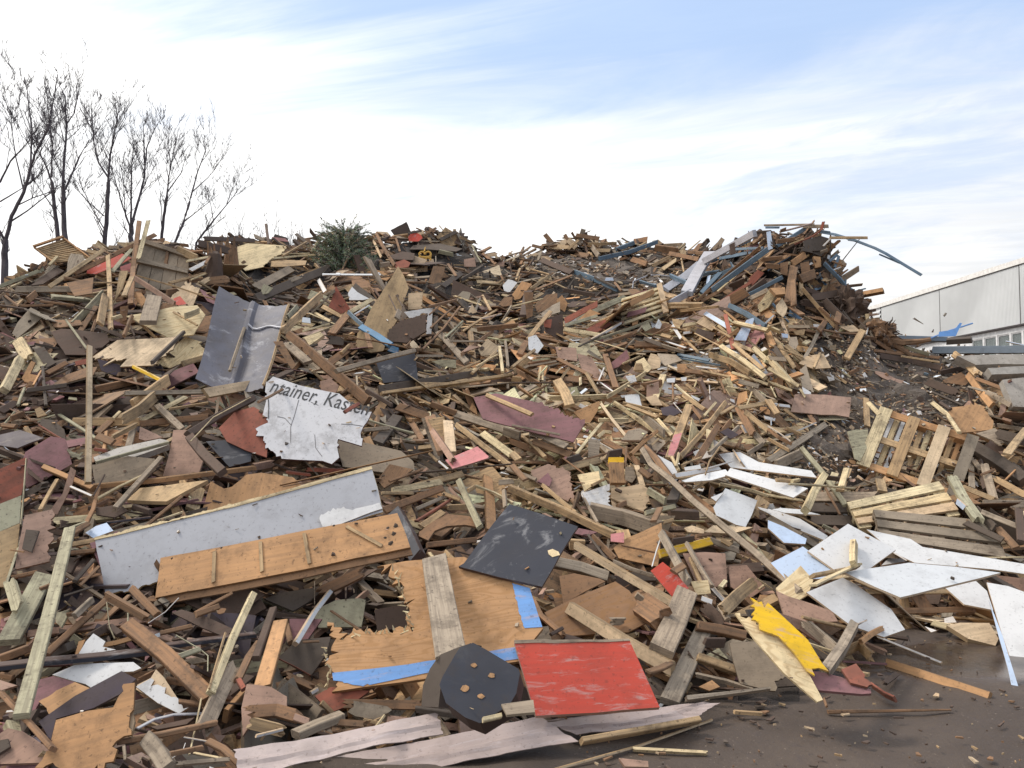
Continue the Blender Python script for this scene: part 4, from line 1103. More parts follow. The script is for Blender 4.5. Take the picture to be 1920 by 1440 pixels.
DATA_MID = '''
@ 480 400 4
P b 700 1000 860 960 40
P t 500 700 790 840 42 r=22 | tan squared batten running down to the blue strip
S q 600,545 705,715 640,755 545,700 570,640 t=15 a=25 | thin brown triangular board standing below the conifer # the triangular brown board
P y 700 745 870 645 34
P w 735 760 850 690 12
P t 205 880 310 780 400 690 490 610 58 J | curved rough timber right of the bent grey sheet # the curved rough timber
P G 240 780 310 700 44
P y 430 740 560 810 22
P y 400 750 590 830 12
P y 350 885 550 830 16
P y 350 940 640 820 14
P b 570 900 690 760 60 J
S w 690,600 720,550 760,590 850,640 800,650 700,650 t=30
S k 560,940 510,910 660,930 655,990 520,975
S y 360,930 480,890 512,910 400,990 t=40 th=.05
P b 555 1120 725 995 56 J
P t 640 1050 700 990 30
S t 810,840 860,720 990,520 1065,395 1110,470 1145,560 1100,680 1080,760 1000,900 955,1030 860,1045 745,1000 760,900 t=28 a=14 nm=tall_board mat=ply | tall tan board standing upright with nailed dark strips # the tall tan board
P d 990 600 1075 770 10 th=.012 par=1 nm=nailed_strip
P d 1020 550 1100 700 10 th=.012 par=1 nm=nailed_strip
P d 1040 510 1120 650 8 th=.012 par=1 nm=nailed_strip
P g 1055 790 1075 730 44
P b 1065 800 1070 880 1120 970 22
S c 1143,600 1252,590 1245,715 1140,722 t=20 | small light tan square offcut above the L-shaped white board
S w 1110,740 1325,705 1315,902 1275,905 1287,748 1150,785 t=20 j=4 | white L-shaped board piece wrapped round a dark cracked board # the L-shaped white board
S d 1286,752 1280,880 1130,970 985,960 985,890 1110,800 t=28 j=0,4 mat=wood th=.03 | dark cracked board with a ragged top edge under the L-shaped board # the dark cracked board
P s 690 740 800 840 34 th=.02
P u 785 850 900 915 1010 990 56 | blue painted strip leaning across the tall tan board # the leaning blue strip
P u 1005 1015 1065 1035 56
P b 830 900 860 1010 40
P b 690 930 900 960 1130 1010 14 th=.015
P b 870 950 1130 1010 10 th=.015
P b 1130 1010 1500 1090 22
P g 1200 1070 1400 1070 22
S G 1320,1110 1400,1095 1500,1100 1500,1160 1400,1150 t=20
P d 1200 1130 1320 1180 40
P t 1215 1190 1370 1225 14
P y 1260 1180 1440 1190 12
P b 240 905 840 1410 80 r=-20 th=.05 | long grey-brown beam sloping down to the lettered sign # the long sloping beam
P g 230 980 390 1120 70
S b 130,960 200,960 300,1140 270,1170 t=30
S n 895,1100 1190,1040 1215,1250 955,1272 t=30 mat=black | black square board in the hollow above the lettered sign # the black square board
P g 600 1185 1190 1030 42 r=18 th=.04 | weathered plank resting on top of the black square board # the weathered plank
P k 920 1320 1650 1200 56 r=10 | dark grey plank lying under the long tan plank
P t 1200 1285 1600 1290 40
P t 940 1352 1920 1212 34 r=24 th=.05 | longest tan plank lying level right of the long sloping beam # the longest tan plank
P d 830 1330 1020 1440 36
S p 480,1260 560,1240 622,1290 600,1345 490,1340 t=30
P b 640 1350 690 1310 20
P g 1365 890 1580 1120 52 r=20 th=.03 | grey-brown plank sloping down right above the longest tan plank
P b 1250 1020 1400 870 1530 700 20
P b 1310 860 1500 690 18
P G 1420 930 1550 810 22
P G 1450 940 1550 830 10
P t 1550 885 1815 720 22 r=30
P b 1300 700 1500 650 24
P b 1130 530 1250 580 20
P y 1490 620 1690 690 18
P t 1700 620 1760 730 22 J
S c 1590,740 1620,680 1660,740 1600,760 t=20
P b 1380 690 1300 760 14
P w 1690 790 1840 755 16
P b 1540 1060 1780 880 28
P b 1660 870 1960 840 40
P g 1450 960 1700 960 20
S c 1665,1020 1740,940 1820,1000 1790,1060 1690,1070 t=25 | rounded pale chip of board standing above the longest tan plank
S p 1540,1040 1600,990 1680,1000 1560,1040 t=45
P t 1480 1190 1680 1110 20 r=20
P t 1620 1200 1800 1040 24 r=20
P y 1650 1150 1810 1060 16
P y 1825 1000 1850 1190 26 r=10
P g 1870 960 1890 1150 24
S b 1820,680 1860,630 1920,625 1920,690 1850,700
P b 1120 1000 1160 960 14
P t 1190 1100 1210 1080 14
@ 960 400 4
S o 0,610 75,508 150,530 60,640 20,650 t=25 a=-10 | orange-brown sheet curling up in the middle of the heap # the curling orange-brown sheet
P d 90 770 120 590 65 r=5
S b 90,590 160,590 155,770 110,790 t=15
S b 170,690 260,610 340,600 340,700 190,745 t=30
S o 335,650 375,612 418,675 395,740 340,700 t=20 a=20
P t 160 640 230 600 24
P y 0 700 230 640 14
S g 160,785 290,700 300,690 360,660 360,740 230,780 t=45 | thin grey offcut lying below the curling orange-brown sheet
S d 240,790 380,755 388,960 330,930 250,890 t=10 a=30 mat=ply | dark brown cabinet side standing in the middle of the heap # the dark cabinet side
S q 240,800 300,795 290,860 240,850 t=20
P t 120 945 200 840 290 735 34 r=20
P b 55 1060 110 960 48 r=10
S w 120,930 180,910 237,992 190,1052 125,1020 t=30 mat=dlam | greyish white offcut left of the fan of slats # the greyish white offcut
P t 0 1155 170 1025 26 r=20
P y 0 870 130 845 12
P G 400 830 600 740 850 630 50 | long pale green-grey plank lying left of the fan of slats
P w 390 830 480 800 36
S q 390,785 520,715 640,655 640,700 500,770 400,830 t=20 a=-20 mat=ply | brown board on edge left of the slat fan # the brown board on edge
S o 485,808 585,718 665,752 600,770 t=30
P G 400 840 640 770 30
P t 590 850 760 760 18
P y 560 850 900 700 16
P q 575 900 715 825 76 r=25 th=.06
P y 390 868 685 920 36 r=20 | pale batten end pointing right below the slat fan
P w 595 950 815 822 26
S g 500,950 560,930 600,965 520,975
P G 590 960 900 860 1160 755 22 | long olive batten running up along the slat fan
P b 700 985 1000 860 30
P b 590 1000 900 900 18
P y 620 955 840 1020 10
P k 500 1000 700 900 16
P g 940 890 980 840 16
S G 970,850 1020,810 1050,860 1000,885
S w 1070,850 1100,790 1125,830 1110,865 1080,862 mat=dlam
P t 1180 690 1430 690 50 r=-20 th=.06
P t 1190 705 1330 705 14
P t 1270 730 1540 700 22 J
P b 1060 910 1180 850 14
P b 1180 800 1260 770 20
S t 1200,790 1300,800 1250,860 1220,860 t=50
P y 1280 842 1400 822 30
S c 1380,820 1450,760 1530,840 1500,880 1440,850 t=45 | tan broken board corner left of the pale blue board
S d 1370,900 1390,860 1525,898 1500,950 t=30
P w 1285 900 1350 890 24
P t 1120 910 1190 930 30
P g 850 1010 920 940 14
P b 920 985 1100 985 52 r=20 th=.06
P k 990 940 1230 1030 34
P w 1090 942 1270 1000 1470 1062 20 | white-topped moulding strip sloping down right in the light debris # the white-topped moulding
P g 1120 990 1290 1040 30
P s 1240 1060 1480 1105 28
P s 1250 1085 1560 1140 16
P w 1205 842 1270 940 28
P t 1280 930 1395 1042 24
P k 1350 940 1400 1010 16
S g 1090,1050 1230,1060 1275,1100 1150,1142 1110,1110 t=50 mat=dlam
S p 325,1000 480,1010 490,1110 345,1085 t=40 | pinkish brown square board piece below the dark cabinet side # the pinkish square piece
S p 490,1050 600,1080 680,1230 640,1245 530,1190 t=40 | pinkish brown long board sliding down beside the square piece
P b 340 1090 600 1220 30
S m 740,1125 860,1020 880,1085 800,1150 755,1167 t=35 | small maroon kite-shaped board in the light debris # the maroon kite-shaped board
S c 1040,1050 1085,1060 1115,1100 1110,1155 1050,1172 1015,1110 t=40
P t 830 1130 980 1070 14
S y 930,1110 990,1080 1050,1160 1020,1190 920,1180 t=50
P c 920 1150 980 1150 60
P b 700 1060 780 1310 48 r=15 | brown plank running down the light debris below the maroon kite
P t 560 1200 650 1350 28 J
P w 640 1280 690 1160 14
P w 650 1260 770 1345 14
P y 330 1200 370 1160 12
P y 230 1190 230 1330 20
P b 40 1180 220 1290 40
P t 0 1240 70 1250 50
P b 130 1350 260 1290 18
P d 0 1272 430 1270 16 th=.03
P y 290 1385 500 1382 720 1372 40 J | pale splintered plank lying level above the pinkish board
P y 720 1372 990 1205 32 J
P y 970 1250 1030 1370 14
P y 830 1125 960 1070 12
S o 1240,1130 1300,1128 1318,1165 1290,1197 1240,1190 | small orange curved chip in the light debris
P y 1135 1215 1060 1430 52 r=15 | pale straight batten end standing in the light debris # the pale upright batten
P b 1000 1300 1100 1280 70 J
S p 1010,1290 1100,1260 1105,1345 1010,1385
S c 1000,1380 1080,1360 1130,1440 1050,1440 
P y 1225 1290 1400 1440 28
P b 1205 1280 1210 1400 20
S w 845,1370 950,1350 975,1450 865,1465 t=40 | white square scrap on the pale timber in the light debris
S w 850,1220 920,1212 935,1258 885,1275 mat=dlam
S w 1160,1240 1225,1232 1220,1268 1160,1268
S w 1265,1230 1312,1228 1305,1257 1272,1257
S w 1340,1360 1410,1390 1400,1410 1350,1380
P w 1480 1290 1485 1400 10
P t 340 1255 400 1350 435 1445 80 r=12 | light orange plank with a square top beside the pinkish board # the light orange plank
P s 1630 690 1760 755 1900 850 44 th=.04 | slate-blue bar sloping down right below the timber block
P l 1450 750 1640 865 40 r=15 | pale blue straight strip left of the pale blue board
S l 1665,950 1760,800 1822,778 1785,880 1755,955 t=40 mat=paint | pale blue split board standing under the right peak # the pale blue board
P q 1600 760 1660 1020 34 r=10 | dark reddish lath standing between two pale blue pieces
P y 1665 820 1920 880 40 r=25 th=.06
P o 1530 990 1700 870 30
P t 1500 850 1640 930 16
P t 1370 900 1600 1015 14
P y 1570 1000 1740 1110 1900 1235 46 th=.05 | long pale timber sloping down right through the light debris # the long pale timber
P t 1480 1060 1640 1110 1780 1200 50 | tan broken plank beside the long pale timber
P t 1660 980 1880 1170 32 r=20
P y 1650 1195 1920 1285 28 r=20
P y 1810 1010 1920 1110 40 r=20
P y 1610 1300 1850 1335 14
P b 1540 1190 1600 1350 18
P g 1770 1290 1920 1430 48
P b 1300 1180 1540 1210 40
P t 1420 1180 1640 1230 24
P w 1380 1150 1540 1170 18
P g 1700 1260 1850 1300 40
S o 1680,1440 1700,1350 1760,1330 1770,1400
P y 1760 1440 1800 1340 16
@ 1440 400 4
P y 0 850 90 890 36 th=.08 r=30
P o 0 900 40 1000 60
P t 0 850 100 820 14
S l 100,900 150,905 150,935 110,930
S g 150,1000 165,930 215,925 228,980 205,1020 t=30 mat=dlam | light grey scrap on the soil slope below the peak
P w 200 840 270 845 18
S t 190,880 280,870 270,910 210,910
S w 340,830 400,835 390,870 345,865 mat=dlam
P b 190 830 300 850 520 895 690 905 20
P c 150 850 300 850 26 J
P b 380 880 430 810 40
P g 260 1110 330 990 380 880 30 | thin grey plank rising over the soil slope below the peak
P y 270 980 300 960 40
S c 530,850 640,838 695,885 620,890 t=40 | light tan cracked board left of the uprooted stump
P w 735 910 750 850 14
P d 650 770 740 870 14
P t 590 1090 650 985 710 880 52 r=10 | tan plank lying straight down the soil slope beside the stump # the tan plank on the soil slope
P b 730 930 810 940 28
P b 810 960 950 1050 28
P y 0 1080 100 1190 190 1290 56 th=.06 | pale squared timber at the left edge of the soil slope # the pale squared timber
P y 0 1160 230 1295 34
P y 0 1265 180 1330 24 r=20
P y 20 1300 60 1380 14
P t 80 990 200 1160 36 r=20
P t 130 990 260 1100 40
P t 0 980 260 1080 14
P k 50 1010 110 1100 40
S g 0,1070 130,1080 140,1110 20,1100
S c 285,1072 415,1052 472,1158 345,1167 230,1125 t=45 | light tan four-sided board lying on the soil slope # the tan board on the soil slope
P t 345 1160 390 1050 24
S g 240,1170 285,1130 345,1340 255,1300 t=35 mat=dlam j=0,2 | torn greyish plastic strip on the soil beside the orange-pink board
S w 255,1300 320,1340 335,1405 275,1400 mat=dlam t=40
P g 400 1210 500 1260 60 J
S w 440,1220 490,1215 500,1250 460,1260 mat=dlam
P G 560 1190 620 1230 14
P b 610 1200 680 1170 30
S p 800,1180 870,1195 960,1240 940,1265 860,1235 805,1200 t=35 | small orange-pink board piece on the upper soil slope
S p 960,1240 1020,1255 1000,1280 945,1275 t=40
P d 850 1070 1080 1110 1290 1160 44 J
P b 960 1040 1280 1085 26
P t 1000 1072 1285 1117 18
P b 800 1030 1000 1060 24
P G 980 990 1210 1060 30
P b 760 1180 640 1150 10
P d 1290 1195 1490 1150 40
S b 1310,1250 1450,1190 1520,1250 1480,1290 1330,1270 t=35
P o 1500 1210 1590 1330 1680 1440 56 | rusty orange plank sloping down by the concrete slabs # the rusty orange plank
P t 1400 1060 1490 1130 1560 1200 56 J | olive broken plank under the grey-blue girder
S c 1540,1190 1545,1150 1610,1195 1600,1215
P G 1560 1250 1640 1290 16
P d 1230 1340 1460 1440 20
P d 1210 1270 1400 1340 60 J
P s 1170 1200 1200 1210 24
P b 1560 1240 1860 1350 30
P g 1500 1300 1720 1360 20
P k 1230 1340 1460 1440 20
P g 1640 1340 1820 1440 40
'''
DATA_LOW = '''
@ 0 740 4
P t 540 205 1050 205 66 r=10 | tan plank lying level behind the tall upright lath # the level tan plank
P y 1060 198 1380 28 40 r=20 J | pale green-tinted batten broken at its lower end # the pale green-tinted batten
P t 1270 110 1560 62 24
P b 1050 220 1560 165 52 r=14
P g 1180 85 1370 265 60 r=20 th=.04 | grey squared post leaning towards the pentagonal board
P G 420 135 640 275 860 425 32 | thin mossy batten sloping down behind the tall upright lath
P t 1150 20 1050 110 930 180 84 J
P d 0 130 120 60 60
P G 0 260 110 130 18
P b 20 230 120 240 40
P b 130 120 230 190 14
P b 80 180 180 140 50
S t 260,110 300,90 350,150 280,170
P b 170 200 330 190 18
S k 310,180 400,190 480,260 492,330 440,320 300,220 t=35 | dark grey board above the curved maroon sheet
P q 290 225 460 330 14
P o 800 280 780 430 34
P y 850 180 900 130 30
P b 830 200 730 290 50
S p 1050,240 1220,320 1090,345 1040,330 t=40
P g 1000 250 965 385 50 J
P t 860 310 1010 230 40 J
P b 730 310 850 360 60
P q 710 410 800 420 30
S m 495,345 640,320 700,380 600,375 510,395 t=50 j=2
S v 0,300 150,265 330,325 240,355 130,400 0,380 -60,340 t=50 mat=dlam | weathered purple-grey board on the far left edge # the weathered purple board
S m 190,430 380,312 490,330 540,520 400,600 200,700 150,560 t=38 a=12 nm=curved_board | smooth maroon board with rounded corners at the left # the smooth maroon board
S G 500,410 610,430 640,480 540,470 j=0,1,2
S e 700,470 880,400 1200,330 1265,345 1265,375 1010,465 730,520 t=58 th=.05 mat=dlam nm=board_fragment | thick mossy grey slab lying behind the dull tan board # the mossy grey slab
S h 690,530 830,490 960,460 1160,480 1170,560 1100,620 720,690 700,600 t=35 a=5 mat=ply | dull tan hardboard left of the pentagonal board # the dull tan board
P G 720 510 1265 360 30
S p 1300,265 1418,265 1525,490 1490,590 1220,612 1262,470 t=30 a=-12 mat=ply | pinkish tan five-sided board standing by the dark frame bar # the pentagonal board
P o 690 690 1200 640 1920 548 46 th=.03 | long thin tan board running level below the pentagonal board # the long level tan board
S n 1545,350 1700,340 1790,390 1890,410 1880,500 1720,542 t=40 j=1,2 | black torn scrap under the rust red board # the black torn scrap
S q 1640,250 1760,130 1900,90 2010,150 2000,470 1850,420 1700,350 t=38 | rust red board tucked behind the white lettered sign # the rust red board
P d 1900 30 1640 160 1410 300 62 th=.05 nm=frame_bar | dark brown frame bar slanting down left of the lettered sign # the dark frame bar
P d 1425 320 1530 450 1670 585 80 th=.05 nm=frame_bar | dark lower arm of the broken frame above the long level board
P y 1430 350 1600 170 1880 20 10 th=.008
P b 1540 700 1600 660 30
S t 950,790 1050,700 1560,640 1400,720 1250,800 t=62 th=.03 mat=ply | smooth light tan board corner with dark edge pointing right # the smooth tan corner board
S d 720,850 900,820 960,870 860,920 720,900 t=40
P b 640 980 700 860 740 700 36
P d 700 760 785 600 14
P y 735 780 900 690 1110 590 30 th=.025
P g 1205 480 1030 670 860 860 52 r=24 th=.045 | grey-brown squared batten with notched foot beside the smooth tan corner # the notched batten
P o 330 545 700 705 52 r=20 th=.04 | orange-tan batten crossing the upright lath # the orange-tan batten
P t 300 870 430 640 38 r=25
S p 400,890 380,860 470,740 530,540 570,570 540,680 430,900 t=25 a=20 mat=ply | curled pinkish strip standing left of the tall lath foot
P w 530 690 690 760 22
P b 1080 1000 1360 770 32 th=.03
P y 1180 945 1370 880 18
P n 800 960 1130 920 20
P d 1000 840 1130 880 50
S l 640,1035 720,985 800,960 850,1020 700,1075 t=50
P G 530 1000 640 960 24 J
P b 440 1100 660 970 50
P t 540 1125 720 1095 46 r=20
P b 530 1190 715 1170 40 r=20
S q -150,620 190,470 206,485 160,752 -150,885 t=32 a=22 mat=ply nm=board_fragment | orange-brown board with rounded corner at the left picture edge # the rounded orange board
S G -150,885 160,755 146,962 -150,1090 t=32 a=22 mat=dlam nm=board_fragment | pale whitish middle board at the left picture edge # the whitish edge board
S t -150,1090 148,965 130,1150 90,1300 30,1440 -150,1440 t=32 a=22 mat=ply nm=board_fragment | lower tan board at the left picture edge
P G 197 485 178 740 158 980 14 th=.02
P G 185 1010 120 1200 40 1440 20 th=.02
S p 185,905 390,860 412,900 385,960 370,1250 110,1312 130,1200 t=38 a=15 j=2,3 | pinkish maroon board with a frayed right edge at the left # the frayed pinkish board
S k 195,1010 292,1020 235,1180 165,1155 t=30
P o 80 1165 180 1180 14
P b 90 1372 280 1330 36
P k 560 1400 700 1240 36
P b 600 1430 740 1290 24
S o 1515,870 1580,650 1680,705 1740,690 1850,600 1960,585 2200,620 2280,700 1700,860 t=35 mat=ply | brown hardboard with a curved bite in its upper edge # the bitten brown hardboard
@ 0 740 1
@ 480 740 4
P p 0 540 100 520 60 J
S h 600,330 720,340 1090,422 1180,500 1192,580 1060,600 650,540 620,430 t=42 mat=dlam th=.03 | mud-stained grey board right of the lettered sign # the mud-stained board
P k 910 365 1060 165 86 r=20
P G 800 180 1180 290 22
P g 800 270 1000 250 36
P q 400 560 640 570 34 J
P q 240 580 400 600 24 J
P o 180 680 700 560 1150 460 1600 360 14 th=.02 | long thin split lath rising right across the mud-stained board # the long split lath
P b 200 690 700 600 10
P g 1020 330 1300 370 20
P b 1130 150 1240 330 44 J
P b 1060 90 1300 170 70
S g 1240,180 1290,160 1380,480 1350,500 t=25
P b 1310 180 1400 420 90 r=5 J | splintered brown plank with a knot left of the grey stub
S t 1285,185 1410,162 1420,210 1400,330 1330,250 t=25 mat=wood
P c 1438 205 1460 440 86 r=8 | short pale stub board with a broken foot beside the splintered plank
P p 1330 280 1475 490 50 J
P d 1470 120 1480 60 40
P t 1500 225 1920 545 44 r=-20
P g 1495 145 1920 285 66 r=22 th=.04 | long grey plank lying below the pink board
P b 1310 70 1500 140 50
P y 1700 290 1920 455 60 r=10 | mud-spotted pale plank sloping down below the pink board
S o 1600,110 1620,60 1650,100 1660,150 t=20
S R 1420,490 1660,388 1745,462 1740,475 1475,555 t=45 | pink-red painted square board on the light rubble # the pink-red square board
P w 1370 500 1440 560 24
P t 1300 440 1360 500 26
P k 945 612 1400 570 1920 520 16 th=.02 | long thin grey lath lying level below the pink-red square
S b 910,640 1000,520 1180,560 960,700 t=40
P b 1000 650 1250 560 26
P t 1190 690 1550 595 54 r=20
P y 1020 722 1390 655 54 r=15 | flat pale plank with dark mud spots above the dark rounded post
P g 1110 738 1300 712 20
P b 960 870 1400 700 60 r=20
P t 940 740 1180 740 30
P g 1200 860 1430 760 34
P q 1200 950 1470 780 28 th=.03
P t 1240 990 1400 880 56 r=20
P p 1450 700 1600 860 30
P t 1455 845 1600 838 44 J
P t 1400 740 1530 790 34
S b 1225,1030 1330,950 1440,895 1600,910 1690,985 1700,1000 1570,975 1430,985 1340,1020 1290,1092 1220,1060 t=55 th=.02 mat=ply | curved brown board arching over a dark hollow # the arched brown board
P b 1280 1130 1650 1090 46 r=10
P b 1280 1180 1440 1210 50
P G 1520 645 1600 820 1680 995 54 th=.03 | pale grey-green plank sloping down beside the black board # the pale grey-green plank
P o 1735 620 1755 820 1760 1025 84 th=.03 | upright orange-brown plank behind the black film-faced board
P y 1660 690 1790 740 1920 810 26 J
P g 1820 660 1930 650 44
P t 1640 690 1590 720 36
P g 1860 720 1870 850 40
P n 1050 890 1140 1060 1215 1230 128 th=.08 nm=rounded_post | dark rounded post end standing beside the orange batten panel # the dark rounded post
P b 600 1440 830 1240 70 r=10
P y 360 1390 600 1290 40
P t 1420 1180 1480 1240 40
P y 1300 1190 1340 1240 36
@ 960 740 4
P b 0 350 180 420 300 490 50 J
P t 70 310 160 380 250 470 34
P g -60 270 60 310 70
P t 0 440 50 490 60
P b 160 350 440 455 56 r=20 | weathered plank end below the pinkish maroon sheet
P g 150 275 410 390 56 r=20
P b 0 510 150 510 20
P b 330 530 380 490 40
S m 0,0 0,0 1,1
'''.replace("S m 0,0 0,0 1,1\n", "") + '''
S o 460,130 650,48 660,60 640,125 570,235 520,190 t=30 a=10 mat=ply | salmon brown board behind the pinkish maroon sheet's right end
S m -290,20 -120,-10 200,60 548,212 460,357 0,240 -220,180 t=42 a=-6 j=2 | large pinkish maroon sheet in the middle of the heap # the large maroon sheet
P t -190 5 150 150 40 r=20 th=.03 | tan batten lying on the large pinkish maroon sheet
P g 0 230 360 300 20
P y 480 450 590 310 700 180 28 th=.025
P b 520 470 620 380 14
P b 480 340 480 410 24
P y 650 190 870 190 30
P c 670 75 760 200 850 310 28 J
P y 640 320 690 280 740 290 34
S h 820,340 870,270 960,250 1020,280 960,340 t=45 mat=dlam
S g 1000,340 1050,310 1165,350 1080,440 t=50 mat=dlam
P y 765 60 1150 325 42 r=-24 th=.04 | clean pale squared batten sloping down right in the light debris # the clean pale batten
P t 830 60 1130 130 24
P y 1060 150 1200 310 34 r=15
P g 1000 170 1140 290 60
P t 860 80 1090 170 34
S v 1115,100 1200,80 1270,130 1200,165 1130,150 t=45
S t 1130,200 1180,150 1280,180 1200,210
P w 1210 60 1280 140 8
P t 1330 80 1250 290 1180 480 66 r=12 nm=marked_plank | tan plank with a pink painted lower end # the pink-marked plank
S R 1215,300 1275,285 1240,400 1195,490 1165,480 1185,380 t=42 a=0 th=.003 mat=paint par=1 nm=paint_patch
P t 1600 60 1440 270 1260 470 42 th=.04 | long tan batten rising right beside the pink-marked plank
P t 1560 150 1660 90 30
P y 1480 270 1490 420 52 r=15 | stubby pale block end standing right of the long tan batten
P g 1700 240 1600 330 1480 440 34
P b 1380 500 1540 240 50 J
P b 1350 90 1420 180 30
P y 1440 160 1530 60 22
P t 1280 0 1440 110 34
P b 1560 300 1640 200 40 J
S v 1560,280 1620,250 1700,300 1640,330
P g 1780 260 1890 370 50
P b 1700 100 1800 280 60 J
P t 1750 130 1920 270 40
P t 1700 100 1920 60 36
P g 1770 440 1880 370 36
P b 1690 390 1720 330 26
P t 1270 530 1420 470 18
P y 1200 470 1250 570 30
P y 1250 440 1230 540 26
P t 1100 330 1000 420 16
P b 700 350 850 430 965 530 46 J
P o 890 450 980 360 1085 275 32 th=.04 | reddish round stick leaning over the pale rubble
P b 820 345 950 350 1050 300 14
P b 850 540 860 390 18
S g 572,330 662,345 652,450 570,472 t=30 mat=wood | grey square offcut left of the yellow-topped post
P w 660 360 780 430 10
P k 440 490 500 470 60 J
P b 450 520 740 430 16
P t 370 560 660 490 56 r=15
P b 380 475 550 600 14
P d 720 450 820 430 60
P k 960 480 1080 500 70
P g 1000 420 1060 480 1160 640 70 th=.06 | squared grey post end pointing down right of the yellow-topped post # the squared grey post
P c 935 535 980 690 46 r=10
P k 1000 400 1050 400 60
S g 850,540 910,540 930,620 900,660 850,640 t=30 
S w 1090,450 1200,510 1240,580 1195,625 1150,560 t=45
P b 1000 400 1080 480 1200 640 56 nm=round_log th=.05
P w 1220 612 1550 552 46 r=20 th=.03 | whitish plank pointing right beside the long bent pole # the whitish plank
P t 1235 628 1475 600 20
P b 1000 680 1180 675 1360 660 20 th=.02
P g 1280 650 1600 610 22
P b 960 560 1040 620 50
S p 140,570 270,520 440,580 440,640 470,760 420,800 300,740 170,650 t=42 j=1,2,3,4 mat=ply | crumpled pinkish brown sheet above the thick grey beam # the crumpled brown sheet
S m 190,650 270,585 300,640 280,690 t=45
P g -40 560 180 640 40
P b 0 530 100 640 50
S y 490,600 650,572 662,640 605,680 545,722 t=42 mat=ply | light peach board scrap above the cracked white board
P t 600 680 700 630 760 660 24
P t 230 680 360 790 480 890 36 th=.03 | ochre lath sloping down to the thick grey beam
P b 450 790 560 920 34
S c 745,700 860,690 960,670 1000,690 1030,765 995,880 760,865 740,780 t=38 j=2,3,4 mat=ply | fuzzy round-edged tan fibreboard below the yellow-topped post # the fuzzy fibreboard
P d 780 710 820 730 30
P b 790 840 850 810 40
P w 540 720 560 800 60
S w 528,740 640,700 732,668 762,850 640,832 560,820 t=40 j=2,4 mat=dlam | cracked dirty white board above the thick grey beam # the cracked white board
P b 765 855 1000 880 10
P g 600 870 840 920 1085 1000 130 th=.11 nm=timber_beam | thickest grey squared beam lying right of the black board # the thick grey beam
P g 540 780 640 960 30
P t -20 700 380 870 765 1055 70 r=-22 th=.05 | long tan beam lying across the top of the black board # the long tan beam
P k 1240 700 1200 800 80
P d 1180 890 1390 900 86 th=.08 nm=round_log | short dark log end below the white rounded panel
P G 1000 890 1220 840 44 r=20
P G 1020 720 1150 800 60
P b 1110 850 1060 950 50
P t 1350 722 1510 618 24 r=20
P b 1300 720 1520 880 46
P b 1490 780 1500 700 40
P t 1130 960 1210 940 30
S o 860,1075 1120,960 1125,1000 1095,1290 960,1260 800,1225 760,1150 t=42 mat=ply | thin orange-brown ply curling beside the yellow plank # the curling ply
S R 740,1045 840,1030 840,1110 740,1100
S m 470,1040 500,1000 640,1030 560,1060 t=50
P b 600 1060 770 1230 50
P k 570 1050 720 1250 20
P b 820 1130 1080 1185 16
P w 1050 1290 1080 1180 1110 1090 12
S c 1290,1000 1350,980 1440,1010 1440,1040 1320,1030 t=55
S c 1440,1030 1510,980 1640,985 1810,995 1650,1042 t=60 mat=ply | light tan pointed board below the white rounded panel
P b 1380 1060 1490 1045 30
P g 1480 1090 1700 1170 50 r=18
P t 1570 1090 1640 1130 40
P G 1720 1040 1820 1130 1900 1240 34
P b 1680 1060 1840 1150 30
P Y 1105 1195 1490 1100 66 r=12 | bright yellow painted plank half hidden behind grey planks # the bright yellow plank
P d 1200 1100 1360 1080 50
S p 1280,1190 1450,1180 1600,1190 1612,1440 1390,1440 t=35 | brown board right of the bright yellow plank # the brown board by the yellow plank
S p 1622,1285 1760,1278 1900,1450 1780,1530 1640,1440 t=38 | pinkish brown rectangular board above the splintered orange block
P g 1120 1040 1220 1220 1320 1410 72 th=.035 | grey plank with tapered edge crossing the yellow plank # the grey plank on the yellow one
P t 1340 1230 1420 1420 40
P g 1310 1115 1400 1280 1500 1440 42 th=.03 | pointed grey lath right of the yellow plank crossing
P g 320 1260 520 1300 720 1370 96 th=.07 | heavy weathered beam under the pale square beam # the heavy weathered beam
P k 900 1370 1060 1370 80
P g 760 1250 900 1310 1060 1360 34
P t 430 1120 540 1130 90
S r 1040,1320 1130,1254 1200,1310 1325,1450 1240,1540 1205,1520 t=38 nm=painted_board | small red painted board above the crossed grey planks # the small red board
P c 480 1130 860 1360 1240 1580 72 th=.05 r=-24 | long pale squared beam sloping down to the grey planks # the pale squared beam
P y 1560 1450 1600 1400 40
'''
